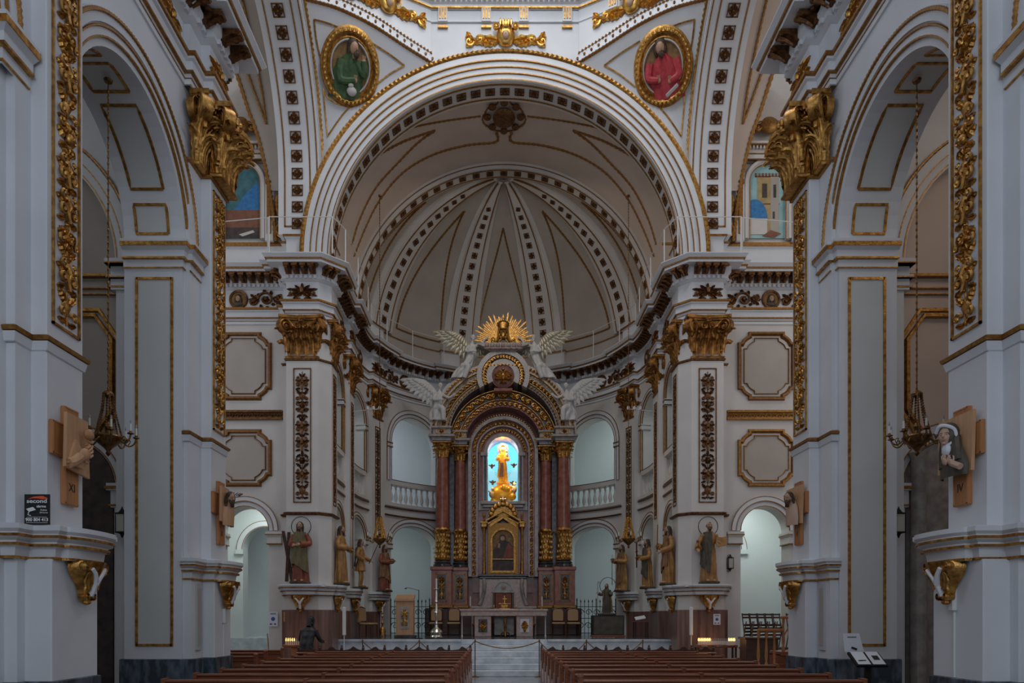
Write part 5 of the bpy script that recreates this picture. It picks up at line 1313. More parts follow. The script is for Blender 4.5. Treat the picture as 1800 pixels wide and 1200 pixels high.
b.box(-.47, .47, -.08, .02, .06, .14); b.box(-.40, .40, -.05, .01, .56, .59); tp('picture_frame', b, 'gold')
b = MB(); b.box(-.40, .40, -.015, .01, .59, 1.28); disc_y(0, 1.28, .40, -.015, .01, b, 24, 0, PI); pn = tp('painting', b, 'paint_gold')
b = MB(); b.box(-.40, .40, -.015, .01, .14, .56); tp('lower_painting', b, 'dark_paint')
f = MB(); f.prism([(-.38, -.02, .6), (.38, -.02, .6), (.39, -.02, 1.05), (.22, -.02, 1.22), (.08, -.02, 1.3), (-.12, -.02, 1.3), (-.22, -.02, 1.12), (-.38, -.02, .9)], (0, .006, 0)); tp('painted_robe', f, 'dark_paint', pn)
f = MB(); f.prism([(.0, -.024, .62), (.39, -.024, .62), (.39, -.024, .98), (.2, -.024, 1.2), (.12, -.024, 1.0)], (0, .004, 0)); tp('painted_cloak', f, 'cloth_red', pn)
f = MB(); disc_y(-.02, 1.36, .085, -.03, -.02, f, 16); f.prism([(-.2, -.03, 1.02), (-.13, -.03, 1.0), (-.11, -.03, 1.16), (-.17, -.03, 1.18)], (0, .006, 0)); tp('painted_face', f, 'skin', pn)
f = MB(); ringA(-.02, 1.38, .075, .13, -.028, -.022, f, 16, -.6, PI+.6); tp('painted_hair', f, 'hair', pn)

# ================================================================== FIGURES
def figure_rings(prof, n=40, fold=.05, seed=0, lean=(0, 0), k1=9):
    rnd = random.Random(seed); ph = [rnd.uniform(0, 6) for _ in range(4)]; rs = []
    for z, rx, ry, cx, cy, fa in prof:
        row = []
        for j in range(n):
            a = 2*PI*j/n
            f = 1+fold*fa*(math.sin(k1*a+ph[0]+z*1.3)+.6*math.sin((k1+5)*a+ph[1]-z*2.1)+.5*math.sin(4*a+ph[2]+z*4))
            row.append((cx+rx*f*math.cos(a), cy+ry*f*math.sin(a), z))
        rs.append(row)
    return rs
def interp(prof, m=40):
    z0, z1 = prof[0][0], prof[-1][0]; out = []
    for i in range(m+1):
        z = z0+(z1-z0)*i/m
        for a, b in zip(prof, prof[1:]):
            if a[0] <= z <= b[0]+1e-9:
                t = (z-a[0])/(b[0]-a[0]+1e-9); t = t*t*(3-2*t); out.append(tuple([z]+[a[k]+(b[k]-a[k])*t for k in range(1, 6)])); break
    return out
def remesh(o, vox):
    m = o.modifiers.new('fuse', 'REMESH'); m.mode = 'VOXEL'; m.voxel_size = vox; m.use_smooth_shade = True
def hand(mb, p, d, up, s=1.0):
    p, d, up = V(p), V(d).normalized(), V(up); sd = d.cross(up).normalized(); up = sd.cross(d).normalized()
    st = len(mb.v); mb.ell((0, 0, 0), .038*s, .02*s, .045*s, 10, 6)
    for k, L in enumerate((.062, .075, .07, .055)):
        x = (-.027+.018*k)*s; mb.tube([(x, 0, .03*s), (x*1.05, -.006*s, (.035+L*.5)*s), (x*1.0, -.028*s, (.03+L*.95)*s)], lambda t: .0095*s*(1-.25*t), 6)
    mb.tube([(.033*s, -.004, -.015*s), (.055*s, -.014*s, .015*s), (.055*s, -.028*s, .045*s)], lambda t: .011*s*(1-.2*t), 6)
    M = Matrix((sd, up, d)).transposed().to_4x4(); M.translation = p+d*.035*s; mb.xf(M, st)
def head(parent, c, s=1.0, turn=0, hairm='hair', beard=True, long_=True, skin='skin', tilt=0, bald=False):
    M = Matrix.Translation(c) @ Matrix.Rotation(turn, 4, 'Z') @ Matrix.Rotation(tilt, 4, 'X') @ Matrix.Scale(s, 4)
    mb = MB(); n, m = 20, 14; rs = []
    for i in range(m+1):
        a = PI*i/m-PI/2; q = max(math.cos(a), .03); z = .118*math.sin(a); row = []
        for k in range(n):
            b = 2*PI*k/n; x = .074*q*math.cos(b); y = .092*q*math.sin(b)
            if z < 0: x *= 1+z*1.9; y = y*(1+z*.8)
            if math.sin(b) < -.75 and -.01 < z < .03 and abs(x) > .012: y += .012          # eye sockets
            row.append((x, y, z))
        rs.append(row)
    mb.rings(rs, True, True)
    mb.tube([(0, -.084, .03), (0, -.098, .0), (0, -.108, -.018), (0, -.088, -.028)], lambda t: .007+.006*math.sin(PI*t), 7)
    mb.ell((0, -.080, -.048), .024, .014, .006, 8, 4); mb.ell((0, -.080, -.058), .020, .013, .006, 8, 4); mb.ell((0, -.07, -.09), .024, .02, .018, 8, 5)
    for sx in (-1, 1):
        mb.ell((sx*.030, -.076, .012), .013, .011, .009, 8, 5); mb.tube([(sx*.012, -.088, .032), (sx*.032, -.086, .037), (sx*.052, -.07, .03)], .006, 5); mb.ell((sx*.076, .0, -.002), .010, .018, .028, 7, 5)
    mb.tube([(0, .015, -.20), (0, .01, -.12), (0, .0, -.06)], .048, 10)
    mb.xf(M); h = mk('head', mb, skin, parent)
    mb = MB()
    if not bald: mb.ell((0, .022, .030), .086, .094, .104, 16, 10)
    if long_:
        for sx in (-1, 1): mb.tube([(sx*.065, .0, .06), (sx*.084, .01, -.02), (sx*.08, .02, -.10), (sx*.085, .0, -.17)], lambda t: .032-.01*t, 7)
        mb.tube([(0, .07, .03), (0, .085, -.08), (0, .08, -.17)], .06, 8)
    elif bald:
        for sx in (-1, 1): mb.ell((sx*.068, .03, .005), .022, .05, .04, 8, 5)
        mb.ell((0, .075, .0), .06, .03, .05, 8, 5); mb.ell((0, -.072, .088), .018, .02, .018, 6, 4)
    if beard:
        mb.ell((0, -.070, -.095), .045, .034, .05, 10, 6); mb.tube([(-.05, -.045, -.03), (-.045, -.065, -.07), (0, -.085, -.11)], .02, 6); mb.tube([(.05, -.045, -.03), (.045, -.065, -.07), (0, -.085, -.11)], .02, 6); mb.tube([(-.028, -.086, -.036), (0, -.094, -.032), (.028, -.086, -.036)], .007, 5)
        mb.ell((0, -.066, -.135), .028, .024, .04, 8, 5)
    if mb.v: mb.xf(M); mk('hair', mb, hairm, parent)
    return h
def cloak(parent, H, m, a0, a1, seed, hem=.25, sc_=1.0):
    # mantle that hangs from one shoulder and wraps the hips, with thickness
    rs = []; n = 26; mz = 24
    for i in range(mz+1):
        t = i/mz; z = H*(.83-(.83-hem)*t)
        base = .165+.045*t-.03*(t < .05); rx = base*1.12*sc_; ry = (.125+.05*t)*1.2*sc_
        row_o, row_i = [], []
        s0 = a0+.9*math.sin(PI*t)*0+.5*(1-t); s1 = a1-.4*t
        for j in range(n+1):
            a = s0+(s1-s0)*j/n; f = 1+.09*math.sin(7*a+seed+t*5)+.05*math.sin(15*a-t*6)
            row_o.append((rx*f*math.cos(a), ry*f*math.sin(a), z+.12*t*math.sin(a*1.5+seed)))
            row_i.append((rx*(f-.1)*math.cos(a), ry*(f-.1)*math.sin(a), z+.12*t*math.sin(a*1.5+seed)))
        rs.append(row_o+row_i[::-1])
    mb = MB(); mb.rings(rs, True, True); return mk('cloak', mb, m, parent)
def statue(name, loc, rz, H, robe, cl, label, pose, group='carved statues on the presbytery shelves', cloak_a=(2.2, 5.6), hairm='hair', bald=False, halo=False, seed=1, turn=0, short=False, plinth='cloth_dark', mirror=False, armor=False):
    o = empty(name, loc, rz, label, 'statue', group)
    b = MB(); b.bbox(-.25, .25, -.2, .2, 0, .07, .02); mk('plinth', b, plinth, o)
    k = H/1.75
    if short:
        prof = [(.62, .20, .16, 0, 0, 1.2), (.80, .18, .15, 0, 0, .8), (1.02, .135, .11, 0, 0, .3), (1.25, .165, .12, 0, 0, .2), (1.40, .17, .105, 0, 0, .1), (1.46, .10, .08, 0, 0, 0), (1.50, .05, .05, 0, 0, 0)]
    else:
        prof = [(.06, .21, .165, 0, 0, 1), (.3, .195, .16, 0, 0, 1), (.75, .175, .145, .01, 0, .8), (.92, .165, .14, .01, 0, .5), (1.08, .145, .115, 0, 0, .35), (1.28, .17, .12, 0, 0, .25), (1.41, .17, .10, 0, .0, .1), (1.465, .10, .08, 0, 0, 0), (1.50, .05, .05, 0, 0, 0)]
    mb = MB(); mb.rings(figure_rings(interp([(z*k, a*k, b_*k, c*k, d*k, e) for z, a, b_, c, d, e in prof], 44), 60, .15, seed), True, True)
    hb = MB()
    for sx, pts, wr in pose['arms']:
        pts = [V((x*k, y*k, z*k)) for x, y, z in pts]
        mb.tube(dens(pts, 6), lambda t: (.078-.012*t+(.036*max(0, t-.5)/.5 if not short else 0))*k*(1+.07*math.sin(t*26)), 14)
        d = (pts[-1]-pts[-2]).normalized(); hand(hb, pts[-1], d if wr is None else V(wr), (0, -1, .3), 1.05*k)
    body = mk('robed_body', mb, robe, o); remesh(body, .016*k)
    mk('hands', hb, 'skin', o)
    if short:
        lb = MB()
        for sx in (-1, 1):
            lb.tube(dens([(sx*.09*k, 0, .72*k), (sx*.10*k, -.03*k, .42*k), (sx*.10*k, .01*k, .12*k)], 6), lambda t: (.075-.035*t)*k, 10); lb.ell((sx*.11*k, -.06*k, .10*k), .045*k, .12*k, .04*k, 9, 6)
        lg = mk('legs_and_boots', lb, 'cloth_ochre', o)
    else:
        fb = MB()
        for sx in (-1, 1): fb.ell((sx*.09*k, -.17*k, .09*k), .042*k, .09*k, .035*k, 9, 6)
        mk('feet', fb, 'skin', o)
    if cl: cloak(o, H, cl, cloak_a[0], cloak_a[1], seed, .25 if not short else .5, k)
    head(o, V((0, -.025*k, 1.625*k)), k, turn, hairm, not pose.get('shaved'), not bald, bald=bald)
    if halo:
        hb = MB(); hb.frames([(V((.27*math.cos(2*PI*i/40), .10, 1.63*k+.27*math.sin(2*PI*i/40))), V((math.cos(2*PI*i/40), 0, math.sin(2*PI*i/40))), V((0, 1, 0))) for i in range(40)], rect(-.008, .008, -.008, .008), True, loop=True)
        hb.tube([(0, .10, 1.50*k), (0, .10, 1.63*k-.26)], .006, 5); mk('halo', hb, 'iron', o)
    for nm, bm, m in pose.get('items', ()):
        bm.xf(Matrix.Scale(k, 4)); mk(nm, bm, m, o)
    return o
def it(fn):
    b = MB(); fn(b); return b
SHZ = 2.578
# front of the crossing piers
statue('apostle_statue', (-5.66, 20.17, SHZ), 0, 1.72, 'cloth_red', 'cloth_green', 'statue of a bearded saint in red and olive with an X-shaped cross, left crossing pier',
       dict(arms=[(1, [(.16, 0, 1.38), (.27, -.02, 1.14), (.06, -.2, 1.10)], None), (-1, [(-.16, 0, 1.38), (-.26, .0, 1.14), (-.16, -.17, 1.10)], None)],
            items=[('cross_beam', it(lambda b: (b.prism([(-.55, .08, 1.5), (-.47, .08, 1.5), (-.2, .06, .07), (-.29, .06, .07)], (0, .06, 0)), b.prism([(-.36, .0, 1.46), (-.28, .0, 1.46), (-.36, .03, .07), (-.44, .03, .07)], (0, .06, 0)))), 'dark_wood')]), halo=True, seed=2, cloak_a=(2.6, 6.6))
statue('apostle_statue', (5.64, 20.17, SHZ), 0, 1.72, 'cloth_ochre', 'cloth_dark', 'statue of a balding saint with dark cloak and open book, right crossing pier',
       dict(arms=[(1, [(.16, 0, 1.38), (.26, -.03, 1.12), (.22, -.22, 1.14)], None), (-1, [(-.16, 0, 1.38), (-.30, .02, 1.1), (-.34, -.14, .98)], None)],
            items=[('book', it(lambda b: (b.prism([(.12, -.27, 1.03), (.27, -.31, 1.02), (.27, -.30, 1.28), (.12, -.26, 1.29)], (0, .03, 0)), b.prism([(.27, -.31, 1.02), (.42, -.25, 1.05), (.42, -.24, 1.31), (.27, -.30, 1.28)], (0, .03, 0)))), 'cloth_ochre'),
                   ('keys', it(lambda b: (b.tube([(-.35, -.18, 1.0), (-.36, -.19, 1.18)], .014, 6), b.box(-.41, -.33, -.2, -.18, 1.14, 1.2), b.ell((-.35, -.18, .95), .03, .015, .03, 8, 5))), 'bronze')]), halo=True, bald=True, seed=4, cloak_a=(2.0, 5.0))
# inner sides
statue('apostle_statue', (-4.74, 21.1, SHZ), PI/2-.15, 1.72, 'cloth_ochre', None, 'statue of a saint in ochre robe with long staff, side of the left crossing pier',
       dict(arms=[(1, [(.16, 0, 1.38), (.25, -.05, 1.14), (.16, -.28, 1.05)], None), (-1, [(-.16, 0, 1.38), (-.24, -.02, 1.12), (-.02, -.2, 1.12)], None)],
            items=[('staff', it(lambda b: b.tube([(.17, -.31, .5), (.17, -.31, 1.95)], .012, 6)), 'dark_wood')]), seed=5)
statue('apostle_statue', (4.74, 21.1, SHZ), -PI/2+.15, 1.72, 'cloth_ochre', 'cloth_brown', 'statue of a saint with raised staff, inner side of the right crossing pier',
       dict(arms=[(-1, [(-.16, 0, 1.38), (-.25, -.05, 1.14), (-.14, -.27, 1.16)], None), (1, [(.16, 0, 1.38), (.24, -.02, 1.12), (.02, -.22, 1.0)], None)],
            items=[('staff', it(lambda b: b.tube([(-.15, -.3, 1.0), (-.15, -.28, 1.8)], .012, 6)), 'dark_wood')]), seed=6, cloak_a=(2.6, 6.0))
statue('archangel_statue', (-4.66, 23.7, SHZ), PI/2-.1, 1.62, 'cloth_ochre', 'cloth_dark', 'statue in short tunic and boots with a lance, middle of the left presbytery wall',
       dict(arms=[(1, [(.16, 0, 1.38), (.28, -.05, 1.14), (.22, -.3, 1.0)], None), (-1, [(-.16, 0, 1.38), (-.26, .02, 1.14), (-.1, -.15, 1.02)], None)], shaved=True,
            items=[('lance', it(lambda b: (b.tube([(.22, -.25, .9), (.12, -.62, 1.62)], .012, 6), b.ell((.115, -.64, 1.66), .03, .03, .07, 6, 4))), 'dark_wood')]), short=True, seed=7, cloak_a=(1.2, 2.8))
statue('apostle_statue', (4.66, 23.7, SHZ), -PI/2+.1, 1.62, 'cloth_ochre', 'cloth_dark', 'statue of a dark cloaked saint with a tall cross, right presbytery wall',
       dict(arms=[(-1, [(-.16, 0, 1.38), (-.26, -.05, 1.14), (-.16, -.3, 1.12)], None), (1, [(.16, 0, 1.38), (.24, -.02, 1.12), (.05, -.24, 1.05)], None)],
            items=[('cross', it(lambda b: (b.box(-.19, -.15, -.36, -.32, .75, 1.65), b.box(-.28, -.06, -.355, -.325, 1.3, 1.34))), 'dark_wood')]), seed=8, cloak_a=(2.4, 6.2))
q = lambda S, r: (S*r*math.cos(R(22)), DC+r*math.sin(R(22)), SHZ)
statue('apostle_statue', q(-1, 4.66), PI/2-.45, 1.72, 'cloth_red', 'cloth_brown', 'statue of a red brown robed saint reading a book on the left apse pilaster',
       dict(arms=[(1, [(.16, 0, 1.38), (.25, -.05, 1.14), (.10, -.28, 1.14)], None), (-1, [(-.16, 0, 1.38), (-.25, -.02, 1.12), (-.06, -.27, 1.10)], None)],
            items=[('book', it(lambda b: b.bbox(-.1, .12, -.42, -.28, 1.12, 1.16, .005)), 'cloth_ochre')]), seed=9, cloak_a=(2.4, 6.0))
statue('apostle_statue', q(1, 4.66), -PI/2+.45, 1.72, 'cloth_ochre', 'cloth_brown', 'statue of a golden brown robed saint with a sword on the right apse pilaster',
       dict(arms=[(-1, [(-.16, 0, 1.38), (-.25, -.05, 1.14), (-.14, -.3, 1.16)], None), (1, [(.16, 0, 1.38), (.24, -.02, 1.12), (.05, -.24, 1.15)], None)],
            items=[('sword', it(lambda b: (b.box(-.165, -.135, -.345, -.33, .25, 1.15), b.box(-.24, -.06, -.35, -.325, 1.2, 1.23), b.tube([(-.15, -.338, 1.2), (-.15, -.338, 1.38)], .012, 6))), 'silver')]), seed=10, cloak_a=(2.6, 6.2))
# golden figure in the lit niche
o = statue('virgin_statue', (0, 28.45, 6.84), 0, 1.46, 'niche_gold_lit', 'niche_gold_lit', 'glowing golden statue of a crowned woman holding a child in the lit blue niche',
       dict(arms=[(-1, [(-.16, 0, 1.38), (-.27, -.05, 1.16), (-.18, -.25, 1.16)], None), (1, [(.16, 0, 1.38), (.25, -.05, 1.16), (.12, -.26, 1.12)], None)], shaved=True,
            items=[('child', it(lambda b: (b.ell((.17, -.22, 1.3), .08, .07, .14, 10, 7), b.ell((.17, -.24, 1.48), .055, .06, .065, 10, 7))), 'niche_cream'),
                   ('aureole', it(lambda b: [b.tube([(.16*math.cos(a), .06, 1.66+.16*math.sin(a)), (.30*math.cos(a), .06, 1.66+.30*math.sin(a))], lambda t: .017*(1-.9*t)+.002, 4) for a in [2*PI*i/30 for i in range(30)]]+[b.tube([(.17*math.cos(2*PI*i/24), .05, 1.66+.17*math.sin(2*PI*i/24)) for i in range(25)], .025, 6)]), 'gold_bright'),
                   ('crown', it(lambda b: b.lathe([(.06, 0), (.075, .05), (.09, .10), (.05, .14), (.01, .18)], (0, 0, 1.72), 12)), 'gold_bright'),
                   ('sunburst', it(lambda b: [b.tube([(.2*math.cos(a), .1, .95+.4*math.sin(a)), (.46*math.cos(a), .1, .95+.78*math.sin(a))], lambda t: .006, 4) for a in [2*PI*i/44 for i in range(44)]]), 'gold_bright')]),
       group=None, seed=12, cloak_a=(2.4, 5.4), plinth='niche_gold_lit', hairm='niche_gold_lit')
vp = MB(); vp.rings([[(x*(1-.3*t), -.19+.02*math.sin(x*40), .25+.55*t) for x in (-.15, -.1, -.05, 0, .03)] for t in (0, .3, .6, 1)], False); mk('violet_underdress', vp, 'violet_cloth', o)
cl = empty('cloud_base', (0, 28.45, 6.08), label='golden cloud with cherubs under the glowing statue in the lit niche', cat='statue base')
rnd = random.Random(4)
mb = MB(); mb.ell((0, 0, .36), .50, .28, .40, 20, 12)
for i in range(10):
    a = rnd.uniform(0, 6.28); mb.ell((.40*math.cos(a), -.1+.12*math.sin(a), .34+.26*math.sin(a*1.7)), .17, .13, .14, 10, 7)
mk('cloud', mb, 'niche_gold_lit', cl)
mb = MB()
for x, z in ((.34, .30), (.42, .55), (-.42, .35), (.25, .12)): mb.ell((x, -.12, z), .12, .1, .15, 10, 7); mb.ell((x+.02, -.17, z+.2), .06, .06, .07, 9, 6); mb.tube([(x, -.15, z), (x-.14, -.22, z+.12)], .03, 6)
mk('cherubs', mb, 'niche_cream', cl)
mb = MB(); mb.ell((0, -.24, .14), .17, .09, .07, 12, 6); mb.lathe([(.14, -.15), (.12, 0), (.13, .1)], (0, -.2, .12), 12); mk('silver_crescent', mb, 'silver', cl)
for i, (x, z, tx) in enumerate(((-.43, 7.62, 'upper one at the shoulder of the niche statue, dark curls against the blue, holding nothing'), (.43, 7.65, ''), (-.40, 6.98, ''), (.40, 6.95, ''))):
    w_ = ['upper', 'upper', 'lower', 'lower'][i]; s_ = ['left', 'right', 'left', 'right'][i]
    ch = empty('cherub_figure', (x, 28.6, z), label='small bronze cherub in the blue niche, %s one on the %s side' % (w_, s_), cat='figurine', group='hovering niche cherubs')
    mb = MB(); mb.ell((0, 0, 0), .05, .05, .055, 10, 7); mb.ell((0, .02, -.08), .045, .04, .06, 8, 6); mk('body', mb, 'bronze', ch)
    mb = MB()
    for s2 in (-1, 1): leaf2(mb, s2*.03, -.05, R(90-s2*60), .12, .06, .02, 2)
    mk('wings', mb, 'bronze', ch)
    rd = MB(); rd.tube([(0, .03, -.1), (0, .2, -.1)], .008, 5); mk('holder_rod', rd, 'bronze', ch)
# ---- angels on the altarpiece
def wing(mb, root, tip_dir, up_dir, L, W, n=9, N=(0, -1, 0)):
    root, T_, U, N = V(root), V(tip_dir).normalized(), V(up_dir).normalized(), V(N)
    arm = [root+T_*L*.62*t+U*W*.5*math.sin(t*PI*.75) for t in [i/8 for i in range(9)]]
    mb.tube(arm, lambda t: .065*(1-.6*t)+.015, 8)
    n = 12
    for k0, (ln, off, wd) in enumerate(((1.0, .0, .085), (.68, .035, .075), (.38, .065, .065))):
        for i in range(n):
            t = (i+.3*k0)/(n-1+.6); b = arm[0].lerp(arm[-1], t)+U*W*.46*math.sin(t*PI*.75)
            a = -R(100)+R(104)*t**1.3; d = T_*math.cos(a)+U*math.sin(a); l = ln*(W*.95+(L-W)*.45*t)
            s_ = d.cross(N).normalized(); o_ = N*off
            rows = []
            for q, w_ in ((0, .6), (.3, 1), (.65, 1), (.88, .7), (1, .1)):
                c = b+d*l*q+o_+N*.03*math.sin(q*2.5); rows.append([c-s_*wd*w_-N*.004, c-s_*wd*w_*.4+N*.018, c+N*.01, c+s_*wd*w_*.4+N*.018, c+s_*wd*w_-N*.004, c-N*.012])
            mb.rings(rows, True, True)
def angel(loc, S, label, upper):
    # leans toward the middle of the altarpiece; S side
    o = empty('angel_statue', loc, 0, label, 'angel statue', 'white angels on the altarpiece')
    i_ = -S     # direction of the middle
    mb = MB()
    spine = [(-i_*.45, 0, 0), (-i_*.30, 0, .28), (-i_*.06, -.05, .62), (i_*.04, -.06, .92), (i_*.06, -.06, 1.22)] if upper else [(-i_*.02, 0, 0), (-i_*.04, 0, .28), (-.0*i_, -.05, .55), (i_*.03, -.06, .78), (i_*.05, -.06, 1.0)]
    rad = [(.30, .22), (.27, .22), (.18, .16), (.17, .14), (.15, .12)]
    P = dens([s_+r_ for s_, r_ in zip(spine, rad)], 8); rs = []
    for q_, p in enumerate(P):
        t = q_/(len(P)-1); f_ = (1-t)*.16+.05
        rs.append([(p[0]+p[3]*math.cos(2*PI*j/32)*(1+f_*math.sin(7*2*PI*j/32+q_*.35)), p[1]+p[4]*math.sin(2*PI*j/32)*(1+f_*math.sin(5*2*PI*j/32-q_*.3)), p[2]) for j in range(32)])
    mb.rings(rs, True, True); top = V(spine[-1])
    mb.ell(top+V((0, 0, .02)), .11, .09, .09, 10, 6); mb.tube([top, top+V((i_*.02, -.02, .16))], .05, 8)
    mb.tube(dens([tuple(top+V((i_*.12, -.03, -.02))), tuple(top+V((i_*.34, -.12, .02 if upper else -.18))), tuple(top+V((i_*.5, -.15, .2 if upper else -.1)))], 5), lambda t: .06-.02*t, 9)
    mb.tube(dens([tuple(top+V((-i_*.12, -.03, -.02))), tuple(top+V((-i_*.22, -.14, -.24))), tuple(top+V((i_*.05, -.24, -.28)))], 5), lambda t: .06-.02*t, 9)
    # kneeling leg
    mb.tube(dens([tuple(V(spine[1])+V((0, -.1, .15))), tuple(V(spine[1])+V((i_*.22, -.25, .12))), tuple(V(spine[0])+V((i_*.22, -.2, -.02)))], 5), lambda t: .13-.04*t, 10)
    body = mk('draped_body', mb, 'plaster', o); remesh(body, .018)
    hb = MB(); hand(hb, top+V((i_*.5, -.15, .2 if upper else -.1)), (i_, -.2, .6), (0, -1, 0)); hand(hb, top+V((i_*.05, -.24, -.28)), (i_, -.3, .1), (0, -1, .2)); mk('hands', hb, 'plaster', o)
    head(o, top+V((i_*.04, -.04, .27)), 1.0, i_*.6, 'plaster', False, False, 'plaster', .15)
    wm = MB(); wing(wm, top+V((-i_*.06, .12, -.05)), (-i_, .0, .1), (0, 0, 1), 1.05, .72, 9, (0, -1, 0)); mk('wing', wm, 'gilt_plaster' if upper else 'plaster', o)
    wm = MB(); wing(wm, top+V((i_*.06, .14, -.05)), (i_*.8, .3, .1), (0, 0, 1), .62, .62, 8, (0, -1, 0)); mk('wing', wm, 'gilt_plaster' if upper else 'plaster', o)
    return o
mat('gilt_plaster', (.42, .38, .28), (.62, .56, .42), .35, .35, scale=14, bmp=.3)
for S in (-1, 1):
    D = side_txt[S]
    angel((S*1.22, 27.25, 10.55), S, 'white angel with gilt wings kneeling at the top %s of the altarpiece' % D, True)
    angel((S*2.42, 27.25, 8.98), S, 'white angel with white wings seated on the lower %s end of the altarpiece arch' % D, False)
# ---- rays with monogram
rb = empty('sunburst_emblem', (0, 27.1, ZT+.2), label='fan of gold rays behind a crowned letter emblem on top of the altarpiece', cat='emblem')
mb = MB()
for i in range(39):
    a = R(3+174*i/38); L = (1.12 if i % 2 else .95)*(1+.07*math.sin(i*2.3)); w_ = .028 if i % 2 else .02
    d = V((math.cos(a), 0, math.sin(a))); s_ = V((-math.sin(a), 0, math.cos(a)))
    mb.prism([d*.15-s_*.012, d*L*.93-s_*w_, d*L, d*L*.93+s_*w_, d*.15+s_*.012], (0, .03, 0))
mk('rays', mb, 'gold', rb)
mb = MB()
def strk(pts, r=.035): mb.tube([(x, -.08, z) for x, z in pts], r, 8)
strk([(-.32, .06), (-.22, .10), (-.16, .55)]); strk([(-.16, .55), (0, .18), (.16, .55)]); strk([(.32, .06), (.22, .10), (.16, .55)]); strk([(-.27, .03), (0, .5), (.27, .03)], .028); strk([(-.16, .24), (.16, .24)], .022)
for S in (-1, 1): st0 = MB(); spiral(st0, S*.36, .12, .09, 1.4, -PI/2, S, .03, .05); st0.xf(Matrix.Translation((0, -.05, 0))); mb.add(st0.v, st0.f)
mk('monogram', mb, 'gold_bright', rb)
mb = MB(); mb.lathe([(.17, 0), (.19, .04), (.17, .07), (.24, .20), (.18, .28), (.04, .33), (.05, .38), (.01, .42)], (0, -.06, .52), 14, 1, .5); mk('crown', mb, 'gold', rb)
# ================================================================== FURNISHINGS
def T3(b, x, y, z): b.xf(Matrix.Translation((x, y, z))); return b
def text(parent, s, size, x, z, m='white_print', y=-.002, al='CENTER', bold=0, sx=1, name='lettering'):
    c = bpy.data.curves.new('lettering', 'FONT'); c.body = s; c.size = size; c.extrude = .001; c.align_x = al; c.offset = bold; c.resolution_u = 4
    t = bpy.data.objects.new('tmp', c); COL.objects.link(t); bpy.context.view_layer.update()
    me = bpy.data.meshes.new_from_object(t.evaluated_get(bpy.context.evaluated_depsgraph_get())); bpy.data.objects.remove(t)
    me.materials.clear(); me.materials.append(MT[m]); t = bpy.data.objects.new(name, me); COL.objects.link(t); t.parent = parent; t.location = (x, y, z); t.rotation_euler = (PI/2, 0, 0); t.scale = (sx, 1, 1); return t
# ---- pews
def pew(x0, x1):
    o = empty('pew', (0, 0, 0), label='x', cat='pew', group='rows of wooden pews')
    b = MB(); b.bbox(x0, x1, -.02, .05, .78, .87, .012); b.bbox(x0, x1, -.045, .075, .85, .885, .01); mk('top_rail', b, 'pew_wood', o)
    b = MB(); b.bbox(x0, x1, .0, .03, .44, .79, .005); mk('backrest', b, 'pew_wood', o)
    b = MB(); b.bbox(x0, x1, -.42, .02, .41, .45, .01); mk('seat', b, 'pew_wood', o)
    b = MB(); b.bbox(x0, x1, .22, .36, .17, .21, .01); mk('kneeler', b, 'dark_wood', o)
    for x in (x0, x1, (x0+x1)/2):
        b = MB()
        b.prism([(x-.025, -.42, 0), (x-.025, -.42, .60), (x-.025, -.34, .66), (x-.025, -.10, .62), (x-.025, -.05, .90), (x-.025, .09, .90), (x-.025, .06, .5), (x-.025, .34, .22), (x-.025, .36, 0)], (.05, 0, 0))
        e = mk('end_panel', b, 'pew_wood', o)
        if abs(x) == min(abs(x0), abs(x1)):
            c = MB(); c.lathe([(.035, 0), (.04, .02), (.045, .04), (.03, .07), (.01, .08)], (x, -.02, .88), 10); mk('post_knob', c, 'pew_wood', e)
    for ch in o.children:
        ch.data.transform(Matrix.Diagonal((1, -1, 1, 1))); ch.data.flip_normals()
    return o
proto = {S: pew(*sorted((S*.82, S*4.3))) for S in (-1, 1)}
ys = [16.5-.935*k for k in range(9)]
ordn = ['first', 'second', 'third', 'fourth', 'fifth', 'sixth', 'seventh', 'eighth', 'ninth']
for S in (-1, 1):
    for k, y in enumerate(ys):
        o = proto[S] if k == 0 else copy_tree(proto[S])
        o.location = (0, y, 0); o['label'] = 'reddish brown wooden pew %s of the centre aisle, %s from the altar steps' % ('left' if S < 0 else 'right', ordn[k])
# front kneeling panels with scalloped top
for S in (-1, 1):
    x0, x1 = sorted((S*.86, S*5.0))
    o = empty('front_kneeler', (0, 17.6, 0), label='dark carved front kneeler panel with scalloped top, %s of the centre aisle' % side_txt[S], cat='kneeler', group='front kneelers')
    pts = []
    n = 60
    for i in range(n+1):
        x = x0+(x1-x0)*i/n; f = ((x-x0)*1.9) % 1.0; pts.append((x, 0, .86+.075*max(0, math.sin(PI*f*3-PI) if 1/3 < f < 2/3 else 0)+.02*math.sin(PI*f)))
    b = MB(); b.prism([(x0, 0, .1)]+pts+[(x1, 0, .1)], (0, .05, 0)); mk('panel', b, 'dark_wood', o)
    b = MB(); b.bbox(x0, x1, -.28, .02, .78, .82, .01); mk('book_shelf', b, 'pew_wood', o)
    for i in range(9):
        x = x0+(x1-x0)*i/8; b = MB(); b.bbox(x-.03, x+.03, -.03, .06, 0, .93, .01); b.lathe([(.03, 0), (.02, .02), (.03, .04), (.01, .06)], (x, .015, .93), 8); mk('post', b, 'dark_wood', o)
